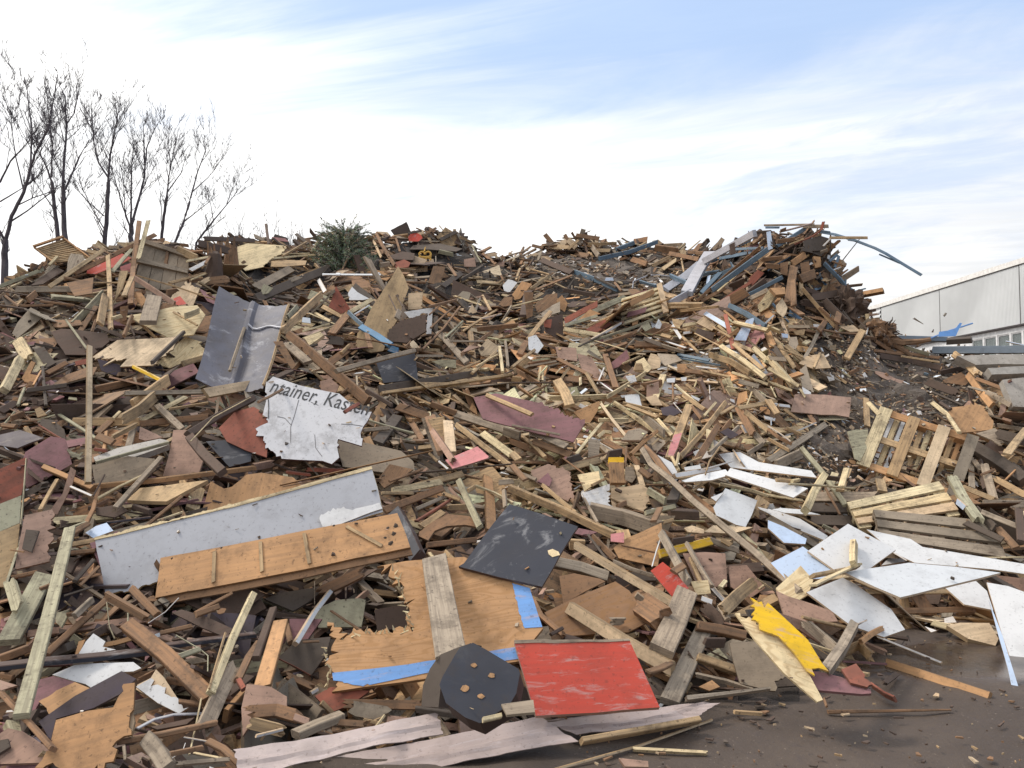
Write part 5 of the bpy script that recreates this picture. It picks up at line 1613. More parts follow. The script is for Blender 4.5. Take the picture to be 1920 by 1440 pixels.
DATA_RIGHT = '''
@ 1440 740 4
P g 0 500 210 370 430 225 52 th=.035 | grey plank rising right onto the soil slope # the grey plank on the soil
P g 60 530 250 440 80
P b 0 260 80 320 180 370 30
P w 0 235 90 290 170 350 12
P t 0 330 160 420 30
P t 140 250 250 300 28
P t 120 110 225 185 24
P t 0 40 70 145 50
P w 80 80 160 90 30
P G 250 400 420 600 580 830 46 th=.035 | long olive plank running down to the pale pallet
P t 540 720 600 560 60 r=10 | orange-tan board end standing on the soil
S G 597,275 660,262 750,262 740,400 690,500 650,480 t=38 | pale torn board left of the big pallet
P t 735 30 745 240 46 r=20
P y 750 60 835 150 38 r=20
P d 710 0 760 20 30
S p 170,128 200,0 225,-8 430,0 620,20 625,30 608,168 500,150 400,150 t=48 | orange-pink rectangular board lying on the bare soil # the orange-pink board
P y 240 -40 280 20 20
P y 1230 60 1345 150 36 r=20
S o 1345,142 1375,95 1480,85 1600,78 1640,130 1692,200 1682,262 1440,287 t=38 j=2,3,4 mat=ply nm=board_fragment | splintered orange board upper right of the big pallet # the splintered orange board
P y 1345 150 1435 285 34 r=20
P d 1290 60 1370 110 30
S g 1560,290 1700,250 1760,290 1740,380 1680,340 t=45 j=1,2 mat=wood
P k 1740 300 1900 340 80 J
P g 1720 230 1920 260 34
P t 1560 320 1480 420 22
P k 1540 395 1730 510 1930 650 116 th=.12 nm=round_log | thick dark grey log slanting right of the big pallet # the thick dark log
P t 1790 450 1850 370 1940 260 60 r=20
P o 1860 560 1780 640 1700 710 18
P t 1720 640 1920 750 50 J
P g 1520 470 1530 700 46 r=20
P d 1580 500 1640 700 60
P g 1540 490 1600 570 40
P g 1625 540 1690 775 60 r=15 J | grey upright plank with a bright broken foot
P t 1480 700 1680 780 40 r=20 J
P b 1700 560 1600 600 20
P k 1860 800 1920 820 70
P g 1620 820 1920 822 66 r=16 | level grey plank at the right picture edge below the log
P b 1800 860 1880 910 50
P b 1500 780 1900 1010 40
P k 1560 860 1700 1000 60
P g 1600 880 1900 1000 46
P b 1720 1000 1860 1150 60
P d 1880 860 1900 1100 60
P k 1480 960 1760 1090 50
P G 1390 640 1470 790 1570 930 80 th=.05 J | broken grey plank with a bright splintered top above the dark pallet # the splintered grey plank
P y 1300 1225 1920 1220 16
P b 420 680 540 900 20
P t 840 640 860 730 70 r=20
P l 1420 800 1480 850 50
P d 430 620 600 640 40
'''
DATA_WHITE = '''
@ 1440 740 4
P g 0 930 240 1060 60
P d 0 1010 200 1090 60
S l 0,940 120,990 290,1080 280,1120 120,1110 0,1000 t=60
P t 210 900 400 1000 20
S w 30,860 100,850 240,860 395,900 250,895 120,885 t=72
S w 0,855 60,870 240,930 450,1060 420,1090 200,1000 0,890 t=68 nm=laminate_sheet | narrow white panel sloping down right behind the tilted white panel
P G 410 980 520 1035 30
S w 740,1010 1070,1082 1160,1142 1930,1270 1930,1345 1690,1310 1100,1260 950,1190 t=66 a=-12 th=.012 | long flat white panel reaching the right picture edge # the long flat white panel
S w 900,1230 1000,1210 1030,1250 850,1280 t=66
P w 940 1185 1040 1245 12
S l 20,1262 262,1138 330,1190 560,1290 450,1380 130,1380 t=60 a=6 mat=lam | pale blue-white panel under the left corner of the tilted white panel # the pale blue-white panel
S w 298,1172 600,968 960,1162 780,1292 700,1350 520,1330 t=56 a=12 th=.016 | large tilted white panel with a short pine block on it # the tilted white panel
P t 330 1360 600 1310 670 1290 40 th=.05
P y 340 1430 500 1350 680 1270 36 th=.05 | pine lath lying against the tilted white panel
P y 645 1108 640 1200 640 1270 62 th=.05 | upright pine block end resting on the tilted white panel # the upright pine block
S y 60,1450 160,1360 245,1282 340,1390 300,1500 200,1560 110,1520 t=52 mat=pine | pale pine board corner in front of the pale blue-white panel # the pale pine corner
P t 640 1380 780 1440 900 1480 40
@ 960 740 4
S w 1545,440 1710,430 1850,505 2245,570 2285,622 1640,545 t=64 a=-10 | uppermost white panel of the white stack # the uppermost white panel
P b 1640 600 1900 680 30
P y 1560 670 1800 720 1920 760 28
S w 1270,645 1400,600 1600,560 1640,600 1500,640 1300,655 t=68
S w 1600,602 1638,550 2220,702 2110,772 t=62 a=-10 | second white panel with an angled right end # the second white panel
P w 1650 500 1440 560 14
S w 1290,545 1410,525 1420,555 1300,570
P t 1450 600 1480 500 1560 390 14
S w 1510,845 1600,702 1840,792 1800,900 1752,992 1680,975 1600,935 1532,905 t=46 a=10 | white panel with a chamfered lower corner left of the pallets # the chamfered white panel
S w 1490,770 1590,730 1530,800 t=45
S w 1840,840 1920,860 1925,890 1860,860 t=60
@ 1440 740 4
P y 420 605 350 720 280 870 62 th=.07 | squared pine post end beside the second white panel # the squared pine post
P y 160 670 400 682 650 705 20 th=.025 | thin split pine lath pointing right past the squared post
P y 0 755 260 795 28
P y 550 690 590 555 50
P t 60 640 200 650 34
P y 180 650 230 640 34
@ 1440 1080 4
S p 62,110 150,150 480,262 525,340 260,350 130,332 t=50 a=0 mat=ply | dull pinkish brown board between the yellow board and the white panel # the dull pinkish board
P y 1230 350 1350 385 50
S w 1340,370 1440,350 1660,352 1730,470 1705,522 1500,470 t=70 th=.035 mat=ply code=c nm=chipboard_slab | thick light chipboard slab lying on the mud under the panels # the chipboard slab
S w 1330,88 1480,50 1560,38 1642,112 1690,255 1470,212 t=66 | small white panel beneath the long pointed panel # the small white panel
S w 288,122 440,60 560,12 655,62 925,250 1028,402 868,458 620,370 t=56 a=14 th=.014 | broad white panel sliding down to the muddy ground # the sliding white panel
S w 575,-27 780,-60 1060,-100 1400,-70 1745,-25 1570,20 992,160 800,80 t=68 a=6 th=.016 | big pointed white panel lying on top in front of the pallets # the big pointed white panel
P k 1372 12 1398 22 26 th=.03 nm=small_block | tiny black block lying on the big pointed white panel
P w 820 455 1040 545 1300 652 22 th=.01 e=.01 on=0 | curved white edging strip lying on the mud # the white edging strip
S l 1655,180 1760,450 1900,900 1925,930 1850,940 1800,700 t=45 a=-30 th=.01
S w 1640,48 1800,75 1930,122 2200,200 2200,900 1925,930 1760,450 t=52 a=-14 th=.014 | large white panel leaning at the right picture edge # the leaning white panel
'''
DATA_BOTTOM = '''
@ 0 1080 4
P G 330 0 200 240 60 500 150 th=.04 | wide grey plank with a nail hole at the lower left # the wide grey plank
P G 80 60 130 220 90 J
P b 790 190 560 390 345 590 56 th=.03
P b 0 620 220 540 70
P G 450 280 520 260 20
S G 400,330 430,270 520,275 460,385 t=40
P b 500 290 650 280 34
P k 480 150 700 80 20
P g 560 300 690 180 60
P b 300 100 400 60 40
P b 810 150 950 230 1090 310 66 J
P b 990 95 1180 290 60
P d 820 380 900 440 60
P w 1340 165 1240 270 1110 355 9 th=.008
P G 800 200 820 380 860 470 9
P G 960 280 960 360 14
S d 1290,275 1360,250 1560,310 1755,400 1690,458 1500,380 t=45 | dark reddish board in the shade below the orange batten panel # the dark reddish board
P b 1200 430 1330 400 1440 375 40 r=20
P b 1460 280 1740 130 30
P b 1470 290 1640 230 50
P n 1150 540 1500 490 1920 440 56 th=.04
P G 1320 445 1500 550 1560 600 1558 720 12
S g 1380,630 1500,600 1560,640 1440,660
P o 1000 465 880 500 785 520 40 J
P d 700 440 770 400 60 J
S o 560,600 590,490 640,475 600,570 t=40
S w 590,582 645,490 700,430 790,490 770,530 870,552 640,590 t=40 | white laminate scrap above the tarred bar # the white scrap above the bar
S w 390,740 560,668 700,655 1000,645 1060,690 1000,715 900,720 690,842 640,810 560,790 t=52 | white laminate sheet scrap just below the black tarred bar # the white scrap below the bar
P n 0 678 350 640 800 600 1160 560 72 th=.05 nm=tarred_bar | black tarred bar lying level across the lower left # the black tarred bar
P b 1050 770 1250 670 30 J
P b 980 745 1160 650 20
P b 1250 780 1380 800 60
P k 1270 540 1520 600 30 J
P G 1500 550 1300 620 50
S m 280,780 400,750 560,795 300,940 230,1060 240,900 t=48
S p 0,1180 60,1140 180,1170 380,1300 300,1400 0,1410 t=55 | dull pink board face at the lower left corner # the dull pink board
S o 290,940 420,860 560,795 685,845 540,960 400,1055 350,990 t=48 j=0,5 mat=ply | thin orange veneer sheet beneath the dark purple board
S v 290,1090 560,900 912,712 1020,770 900,885 700,990 420,1070 380,1230 t=45 | dark purple board with a small chipped spot, lower left # the dark purple board
P b 0 740 100 760 50
S p 0,780 130,820 0,860 t=50
S c 1030,815 1130,765 1170,700 1230,760 1340,930 1340,1030 1180,950 1020,850 t=45 mat=dlam
S w 1020,830 1135,765 1310,905 1415,985 1342,1032 1180,950 t=46 mat=dlam j=1,2 | white peeled board with chipped edge, lower left # the white peeled board
P b 1340 940 1540 970 44
P j 1040 1140 1160 1075 1300 1040 1510 1032 22 th=.02 nm=metal_rod | curved dark shiny metal rod at the lower left
S d 1130,1130 1460,1060 1400,1110 1180,1150 t=60
P b 960 370 1250 600 1580 925 128 r=14 th=.05 | broad grey-brown plank sloping down right, lower left # the broad grey-brown plank
P g 1740 700 1640 900 1545 1110 120 J
P o 1690 1050 1760 970 1830 890 90 th=.07 nm=timber_block | glossy reddish brown block beside the pale green moulding
P b 1930 520 1860 620 1790 770 60 J
P q 1790 780 1830 850 50
P y 1510 915 1470 1120 1420 1340 15 th=.01
P y 1900 135 1740 480 1580 880 66 th=.03 nm=moulding | pale green moulding strip slanting down, lower left centre # the pale green moulding
P t 1690 430 1640 600 1570 840 18 J
P b 870 1245 1200 1190 1625 1100 52 th=.04 | weathered plank lying level above the bottom left edge
S c 930,1190 990,1000 1010,1090 985,1210 t=40
S o 420,1080 660,1010 850,985 890,900 925,810 1010,800 1000,1000 985,1190 930,1200 870,1240 880,1300 850,1390 790,1400 780,1440 320,1440 315,1380 400,1300 385,1225 t=40 j=3,6,9,13,14,15 tear=.025 mat=ply | torn orange plywood with a splintered lower edge, bottom left # the torn orange plywood
S k -40,1240 60,1220 75,1280 -40,1350 t=45
P b 0 870 200 1080 400 1300 50 th=.035 | narrow brown board slanting down to the torn orange plywood
P g 1110 1230 1200 1340 1270 1450 130 th=.05 | short broad plank leaving the picture at the bottom
P w 1380 1208 1560 1240 1740 1315 13 th=.006
P b 1560 1240 1680 1300 1790 1400 60
P w 1390 1255 1370 1310 1290 1370 9 th=.005
P y 1450 1325 1720 1375 18 th=.015
P g 930 1280 940 1380 1050 1400 30
P g 1340 1410 1700 1380 40 J
P b 1300 1330 1500 1290 40 J
@ 0 740 1
P c 168 -90 167 40 165 166 12 th=.03 r=15 d=6.7,5.75 nm=upright_lath | tall pale lath standing upright on the left # the tall upright lath
P G 131 252 90 420 40 603 25 th=.03 r=14 nm=plank | long pale green-grey plank standing on the far left # the long far-left plank
@ 480 1080 4
S k 60,170 220,120 480,80 520,90 400,190 280,262 t=45 mat=ply | dull brown board deep in the shade under the orange batten panel
P b 760 -10 640 50 520 105 90 J
S w 430,260 600,180 780,165 822,180 805,300 790,382 470,387 440,330 t=42 mat=dlam code=G | greyish white board in the shade left of the plywood # the shaded whitish board
P b 565 262 680 340 790 408 22 th=.02
S d 888,252 1140,208 1182,380 910,412 t=38 mat=ply | dark maroon board seen through the plywood's hole
S m 250,320 495,322 440,400 345,535 260,500 t=42
S k 165,610 320,480 560,455 530,580 415,742 300,690 t=45 mat=ply | grey board with a red edge in the shade, left of the plywood # the red-edged grey board
P q 165 620 290 680 410 748 10 th=.012
P b 350 495 475 490 20
P w 555 120 440 270 295 510 48 th=.03 | whitish worn moulding leaning left of the shaded whitish board # the whitish moulding
P d 130 250 60 450 0 620 70
P b 230 370 260 500 50
P o 185 340 120 580 45 840 124 th=.02 mat=ply | orange-brown plank standing left of the red-edged board # the standing orange-brown plank
P g 440 40 440 210 7 th=.006 nm=hanging_chain | thin white cord hanging under the orange batten panel
S q 440,900 560,832 850,862 720,960 560,1024 t=48 | reddish brown board tucked under the plywood's lower edge # the reddish brown board
P w 410 880 460 850 40
P h 180 830 320 940 470 1060 130 th=.03 | flat grey plank lying among the offcuts below the red-edged board
P b 250 760 400 830 60 J
S p -70,810 0,815 110,830 232,905 230,1000 0,1050 -100,1200 -110,990 t=48 | pinkish grey scuffed board below the standing orange-brown plank # the scuffed pinkish board
P b 0 1020 150 1010 290 1050 100 J
P t 0 1110 160 1150 90 J
P p 290 1060 400 1100 60
P b 700 960 1220 970 70 r=10 J
P h 760 1000 940 1030 110 r=10 J
P k 1200 1000 1560 1050 60
P g 300 1190 460 1120 640 1050 100 th=.06 | squared grey beam end lying just above the foil strip # the squared grey beam end
P b 640 1100 800 1110 50 J
P t 800 1120 940 1060 14
P t 820 1080 960 1110 26 J
P y 960 1050 900 1130 20 J
P w 0 1200 200 1150 30
@ 960 1080 4
S b 355,0 470,-20 660,20 700,40 540,120 385,212 t=42 mat=ply
S o 240,275 500,150 775,40 880,110 1026,342 870,422 690,430 420,450 330,400 t=46 a=-6 mat=pine code=b nm=board_fragment | brown wood-grained board left of the pale squared beam # the wood-grained brown board
P g 780 340 810 340 60 J
S g 0,412 80,395 272,375 297,478 20,492 t=35 mat=wood th=.03 | worn grey board end just above the red board
P b 160 180 220 300 380 440 44 J
P d 290 440 380 390 30
P b 1000 230 1100 300 200 J
P g 1420 100 1500 250 40
P w 1420 170 1500 200 50
P c 430 235 820 480 1210 700 112 r=-14 th=.045 | mud-spotted tan plank running down behind the red board # the mud-spotted plank
P b 1030 740 1190 660 46 th=.05 nm=short_stub r=10
P b 1210 -30 1290 -80 60
P g 1440 400 1320 650 1180 950 140 r=10 th=.04 | silvery grey plank standing beside the red board's right corner # the silvery grey plank
P g 1310 120 1220 350 1120 560 180 r=8 th=.045 | broad grey plank crossing over the silvery grey plank # the broad crossing plank
P d 1470 250 1560 330 90 J
P g 1560 220 1620 330 50
P b 1390 375 1560 405 1745 450 86 r=22 th=.05
P d 1440 500 1590 500 80
S G 1440,600 1550,540 1620,620 1500,640 
P t 1390 610 1540 660 1690 715 80 r=24 th=.05 | short squared timber left of the dull tan rounded board
P g 1400 745 1600 790 1790 850 40 J
S o 1400,830 1500,780 1560,830 1480,860
S h 1632,502 1730,492 1830,490 1930,545 2050,750 1990,835 1940,860 1710,805 1660,640 t=46 j=3,4,5 mat=ply nm=board_fragment | dull tan board with a broken right edge on the mud # the dull tan broken board
P t 1800 60 1690 150 1590 250 96 J
S y 1340,40 1470,30 1492,130 1385,142 t=30 mat=pine | small ochre plywood square beside the small red board
P w 1500 80 1590 180 34 J
@ 1440 1080 4
P p 120 330 240 370 330 430 80 J
P t 258 308 420 350 600 390 32 th=.02
P g 300 370 420 470 520 560 80 J
P t 600 560 680 520 750 590 80 J
P p 750 520 860 565 46 J
P o 700 490 780 430 850 395 44 J
P b 590 420 740 330 10
P w 600 380 740 335 10
P g 640 380 550 550 430 720 90 r=18 th=.06 J | grey squared post stub standing in the mud # the post stub in the mud
P y 310 510 460 560 24 J
P m 560 640 890 660 20
S m 300,740 330,716 380,715 560,760 770,850 775,880 700,885 370,855 t=66 | maroon wedge-shaped shard lying on the mud # the maroon shard
S q 550,700 660,655 730,745 785,812 745,832 620,800 t=60 j=2,3 | cracked red-brown shard leaning on the maroon shard
P q 780 820 880 890 955 925 44 th=.04
P y -70 100 -20 60 20
P d 880 800 960 740 40 J
'''
DATA_FRONT = '''
@ 0 0 1
S y 1378,1150 1410,1160 1475,1195 1515,1260 1543,1312 1532,1316 1470,1262 1420,1205 t=46 j=0,1 mat=pine nm=board_fragment | pointed bare wood splinter under the yellow board
S Y 1407,1120 1440,1130 1475,1162 1515,1200 1541,1243 1535,1252 1514,1259 1490,1225 1460,1193 1425,1180 t=44 j=0,4,5,9 nm=painted_board | torn yellow painted board lying by the mud # the torn yellow board
P o 1663 1243 1856 1307 18 r=8 e=.01 on=0 th=.03 nm=plank mat=ply | orange-yellow varnished plank lying alone on the mud # the varnished plank on the mud
P b 1552 1335 1782 1331 8 th=.02 tp=.4 e=.0 on=0 r=5 nm=lath | pointed brown stake lying level on the open mud
P c 1335 1350 1200 1398 1040 1443 6 e=0 on=0 th=.012 nm=lath | long thin pale lath lying along the foil strip's edge
P y 1190 1405 1250 1408 1322 1412 9 e=0 on=0 th=.02 J nm=lath | pale broken lath on the mud at the bottom
S p 1160,1421 1215,1427 1216,1438 1172,1437 t=80 on=0 | small pinkish wood scrap on the mud at the bottom
P t 1090 1390 1190 1372 1310 1350 16 r=20 th=.05 nm=timber_beam | squared timber under the right end of the foil strip
P t 1380 1335 1425 1338 8 J
P g 1290 1310 1350 1303 1440 1292 12 tp=.5 J th=.03
P b 1545 1310 1550 1325 6
S g 940,1320 1000,1312 1003,1335 950,1340 t=60
P y 905 1350 940 1342 12
'''
from mathutils import noise as mnoise
def soil_mat(dark=False):
    m, t, b = base_mat('soil_and_gap_shade'); pos = N(t, 'ShaderNodeNewGeometry').outputs['Position']
    n1 = noise(t, pos, 3, 6, .65); n2 = noise(t, pos, 28, 5, .7); n3 = noise(t, pos, 70, 3, .6)
    c = MIX(t, RAMP(t, n1, .35, .7), (.085, .064, .05), (.13, .102, .08)); c = MIX(t, RAMP(t, n2, .45, .75), c, (.18, .148, .12))
    if dark: c = MIX(t, RAMP(t, n1, .35, .7), (.030, .022, .017), (.055, .04, .03))  # dark copy: shade of the gaps between pieces put into the soil colour
    c = MIX(t, M(t, 'MULTIPLY', RAMP(t, n3, .66, .72), 0.0 if dark else 1.0), c, (.36, .32, .28)); t.links.new(c, b.inputs['Base Color']); b.inputs['Roughness'].default_value = .9
    bp = N(t, 'ShaderNodeBump'); bp.inputs['Strength'].default_value = .8; bp.inputs['Distance'].default_value = .03
    t.links.new(M(t, 'ADD', n1, n2), bp.inputs['Height']); t.links.new(bp.outputs[0], b.inputs['Normal']); return m
def mud_mat():
    m, t, b = base_mat('wet_mud'); pos = N(t, 'ShaderNodeNewGeometry').outputs['Position']
    n1 = noise(t, pos, .9, 5, .6); n2 = noise(t, pos, 9, 7, .68); n3 = noise(t, pos, 40, 4, .6)
    c = MIX(t, RAMP(t, n1, .35, .65), (.060, .041, .029), (.090, .064, .046)); c = MIX(t, RAMP(t, n2, .5, .72), c, (.072, .052, .042))
    c = MIX(t, RAMP(t, n3, .62, .7), c, (.05, .036, .03)); c = MIX(t, RAMP(t, noise(t, pos, 65, 2, .5), .70, .74), c, (.22, .17, .13))
    t.links.new(c, b.inputs['Base Color'])
    sx = N(t, 'ShaderNodeSeparateXYZ'); t.links.new(pos, sx.inputs[0])
    # a shallow wet hollow near the panels
    dx = M(t, 'DIVIDE', M(t, 'SUBTRACT', sx.outputs[0], 3.3), 1.5); dy = M(t, 'DIVIDE', M(t, 'SUBTRACT', sx.outputs[1], 5.45), .55)
    rr = M(t, 'SQRT', M(t, 'ADD', M(t, 'MULTIPLY', dx, dx), M(t, 'MULTIPLY', dy, dy)))
    wet = M(t, 'SUBTRACT', 1.0, RAMP(t, M(t, 'ADD', rr, M(t, 'MULTIPLY', M(t, 'SUBTRACT', n1, .5), 1.6)), .75, 1.15))
    rough = M(t, 'MULTIPLY_ADD', wet, -.5, M(t, 'MULTIPLY_ADD', n2, .35, .52)); t.links.new(rough, b.inputs['Roughness'])
    bp = N(t, 'ShaderNodeBump'); bp.inputs['Distance'].default_value = .02
    t.links.new(M(t, 'MULTIPLY_ADD', wet, -.5, .62), bp.inputs['Strength']); t.links.new(M(t, 'ADD', n2, M(t, 'MULTIPLY', n3, .3)), bp.inputs['Height']); t.links.new(bp.outputs[0], b.inputs['Normal'])
    return m
def build_ground():
    xs = np.concatenate([np.linspace(-400, -14, 12), np.arange(-12, 12.01, .12), np.linspace(14, 400, 12)]); ys = np.concatenate([np.linspace(-60, 0, 8), np.arange(.5, 9.01, .12), np.linspace(10, 1200, 22)])
    vs = []
    for y in ys:
        for x in xs:
            z = 0.0
            if abs(x) < 12 and 0 < y < 9: z = .028 * mnoise.fractal(Vector((x * .8, y * .8, 0)), .8, 2, 5) + .010 * mnoise.noise(Vector((x * 6, y * 6, 3)))
            vs.append((x, y, z - .01))
    W = len(xs); fs = [(j * W + i, j * W + i + 1, (j + 1) * W + i + 1, (j + 1) * W + i) for j in range(len(ys) - 1) for i in range(W - 1)]
    me = bpy.data.meshes.new('ground'); me.from_pydata(vs, [], fs); me.polygons.foreach_set('use_smooth', [True] * len(fs)); me.materials.append(mud_mat())
    o = bpy.data.objects.new('ground', me); col.objects.link(o); o['kind'] = 'structure'
def build_heap():
    us = np.arange(-700, 2701, 16); NT = 74; vs = []; rows = []
    for u in us:
        vt, vb = float(skyline(u)) + 12, float(toe(u)) + 25
        colm = []
        for k in range(NT + 1):
            v = vb + (vt - vb) * (k / NT) ** .8; s = soil(u, v); d = Ds(u, v) + (.5 + .45 * max(0, min(1, (v - 700) / 400))) * (1 - s) * min(1, max(0, (vb - v) / 90)) + .03
            p = pt(u, v, d); nn = mnoise.fractal(p * 1.7, .7, 2, 6); p = p + Vector((0, -.6, .8)) * (nn * (.20 if s < .3 else .11)) + Vector((0, 0, .05 * mnoise.noise(p * 9) + .03 * mnoise.noise(p * 23)))
            if k < 4: p.z = min(p.z, -.02 + .02 * k)
            colm.append(p)
        last = colm[-1]
        for dd, f in ((1.2, .97), (3, .8), (6, .45), (10, -.05)): colm.append(Vector((last.x * (1 + dd * .02), last.y + dd, last.z * f)))
        rows.append(colm)
    H = len(rows[0]); V = [p for c in rows for p in c]
    fs = [(i * H + k, (i + 1) * H + k, (i + 1) * H + k + 1, i * H + k + 1) for i in range(len(rows) - 1) for k in range(H - 1)]
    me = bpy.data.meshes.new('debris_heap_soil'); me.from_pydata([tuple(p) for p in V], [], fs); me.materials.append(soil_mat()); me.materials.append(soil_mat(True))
    sm = [1 if max(soil(us[i], float(toe(us[i])) + 25 + (float(skyline(us[i])) - 13 - float(toe(us[i]))) * (min(k, NT) / NT) ** .8), 0) < .22 else 0 for i in range(len(rows) - 1) for k in range(H - 1)]; me.polygons.foreach_set('material_index', sm)  # away from the bare soil banks, faces take the painted gap shade
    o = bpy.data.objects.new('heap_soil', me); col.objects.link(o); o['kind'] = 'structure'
# ------------------------------------------------------------------ loose rubble over the heap
def zone_mix(u, v):
    if v < 600 and 1340 < u < 1660: return 'bbddkstgbdt'
    if v < 560: return 'bbddkgtbthdbc'
    if u < 560: return 'bbddkgGtmbdvhgpd'
    if 930 < u < 1600 and 560 < v < 960: return 'yttcbgtyobtcgybwgtp'
    if v > 1000: return 'bbdgktodghbpdt'
    return 'bbtdgktgoybchdp'
def filler(r, layer):
    """one random offcut resting on the heap, described but not yet built"""
    for _ in range(40):
        u = r.uniform(-420, 2250) if r.random() < .12 else r.uniform(-30, 1950)
        sk, to = float(skyline(u)), float(toe(u))
        v = sk + (min(to, 1560) - sk) * r.random() ** 1.15
        if layer == 'soilchip':
            z0 = r.choice(SOILZ); u = r.gauss(z0[0], z0[2] * .55); v = r.gauss(z0[1], z0[3] * .55)
            if v < sk + 6 or v > to: continue
        if layer == 'crest': v = sk + r.uniform(-6, 16)
        s = soil(u, v)
        if 1350 < u < 1640 and v < 560 and layer in ('top', 'crest') and r.random() < .6: continue
        if layer == 'deep' and v > 850 and r.random() < .3: continue
        if s > .3 and layer not in ('chip', 'soilchip') and r.random() < .97: continue
        if layer in ('chip', 'top') and v > 850 and r.random() < .66 * min(1, (v - 850) / 200): continue
        break
    d = Ds(u, v); k = d / F
    near = max(0, min(1, (v - 600) / 800))
    if layer == 'deep': Lp = math.exp(r.uniform(math.log(60 + 30 * near), math.log(230 + 120 * near))); off = r.uniform(.12, .5 + .15 * near)
    elif layer == 'top': Lp = math.exp(r.uniform(math.log(28 + 24 * near), math.log(160 + 100 * near))); off = r.uniform(-.05, .12 + .25 * near)
    elif layer == 'crest': Lp = math.exp(r.uniform(math.log(12), math.log(44))); off = r.uniform(-.05, .3)
    else: Lp = math.exp(r.uniform(math.log(5), math.log(22 + 16 * near))); off = r.uniform(-.06, .10) * (1 - s) - .02 * s
    if v < sk + 45: Lp = min(Lp, 44)
    if s > .3: Lp = min(Lp, 13)
    if layer == 'soilchip': Lp = min(Lp, math.exp(r.uniform(1.1, 2.9)))
    L = min(1.9, Lp * k); typ = r.random()
    n = hnormal(u, v)
    fld = mnoise.noise(Vector((u / 150, v / 95, 4.2))) * 2.6
    a = fld + r.gauss(0, 1) * (.38 if r.random() < .7 else 1.0) + (-.5 if 1000 < u < 1650 and v > 600 and r.random() < .6 else 0)
    if u < 600 and r.random() < .5: a = r.gauss(.15, .35)
    tx = Vector((1, 0, 0)); tx = (tx - n * tx.dot(n)).normalized(); ty = n.cross(tx)
    tilt = r.gauss(0, .33 if layer != 'crest' else .28)
    ax = (tx * math.cos(a) + ty * math.sin(a)) * math.cos(tilt) + n * math.sin(tilt); ax.normalize()
    rr = r.gauss(0, .55); s_ = n.cross(ax)
    if s_.length < .1: s_ = tx
    s_.normalize(); n_ = ax.cross(s_)
    if n_.dot(n) < 0: n_ = -n_
    n2 = n_ * math.cos(rr) + s_ * math.sin(rr); s2 = s_ * math.cos(rr) - n_ * math.sin(rr)
    c = pt(u, v, d + off)
    code = r.choice(zone_mix(u, v))
    sheet = typ < (.22 if layer != 'chip' else .45)
    if sheet:
        W = L * r.uniform(.35, .9); th = r.choice((.004, .008, .012, .018)); L *= .8
        if code in 'tyg' and r.random() < .5: code = r.choice('ocpbm')
    else:
        W = min(L * .5, math.exp(r.uniform(math.log(.018), math.log(.15)))) if layer != 'chip' else L * r.uniform(.1, .35)
        th = W * r.uniform(.15, .9) if W < .06 else r.uniform(.012, .045)
    if s > .35 and layer == 'chip' and r.random() < .5: code = r.choice('wbdghc')
    if layer == 'chip' and r.random() < .07: code = 'w'
    if code == 's' and sheet: code = 'd'
    if layer == 'soilchip': code = r.choice('bbddkghhgw')
    fam = PAL[code][1]
    def corners(c): return [c + ax * (a_ * L / 2) + s2 * (b_ * W / 2) for a_, b_ in ((-1, -1), (1, -1), (1, 1), (-1, 1))]
    q = [pr(p) for p in corners(c)]
    margin = r.uniform(.015, .09)
    lucky = layer == 'chip' and Lp < 8.5 and r.random() < .3
    if True:
        R = raster(q, plane_from(c, n2 if abs(n2.dot((c - Vector((0, 0, EYE))).normalized())) > .12 else n_))
        if R:
            sl, m, dep = R; z = zb[sl]; mm = m & (z < 90)
            if mm.any():
                if lucky: c = pt(u, v, float(z[mm].mean()) - .012); mm = mm & False; dep = dep * 0 + 99
            if mm.any():
                dp = np.clip(dep[mm], c.y - L / 2, c.y + L / 2); push = float((z[mm] + margin - dp + th).max())
                if push > 0:
                    if push > .5: return None
                    dn = c.y + push; c = pt(u, v, dn)
                    if dn > d + .5: return None
        else: return None
    if c.z < .012: c.z = .012 + r.uniform(0, .03)
    q = [pr(p) for p in corners(c)]; seed = r.getrandbits(30)
    rough = (not sheet) and r.random() < .3
    verts = [(.5 * math.cos(t + r.uniform(-.3, .3)) * r.uniform(.85, 1.25), .5 * math.sin(t + r.uniform(-.3, .3)) * r.uniform(.85, 1.25)) for t in ([math.pi / 4 + i * math.pi / 2 for i in range(4)] if r.random() < .6 else np.linspace(0, 5.2, r.choice((3, 5, 6))))]
    def make(mb, fine=False):
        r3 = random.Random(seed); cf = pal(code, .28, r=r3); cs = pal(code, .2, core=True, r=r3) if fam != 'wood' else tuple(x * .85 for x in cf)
        if sheet:
            pts = [c + ax * (a_ * L * 1.3) + s2 * (b_ * W * 1.3) for a_, b_ in verts]
            sheet_geo(mb, pts, n2, th, cf, cs, r3, edge=.006, seg=.10 if fine or L > .2 else 9, axis=ax)
        else:
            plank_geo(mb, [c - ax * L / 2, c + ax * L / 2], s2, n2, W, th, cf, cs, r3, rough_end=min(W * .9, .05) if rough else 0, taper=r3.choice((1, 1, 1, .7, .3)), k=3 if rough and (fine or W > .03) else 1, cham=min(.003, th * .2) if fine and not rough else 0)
    sz = 'board_fragment' if sheet else ('lath' if W < .042 else 'plank')
    if code in 'wl' and sheet: sz = 'laminate_scrap'
    if code == 's': fam = 'metal'; sz = 'metal_profile' if not sheet else 'metal_scrap'
    if not sheet and L < W * 3: sz = 'wood_block'
    p2 = pr(c + ax * .1); ang = math.degrees(math.atan2(-(p2[1] - pr(c)[1]), p2[0] - pr(c)[0]))
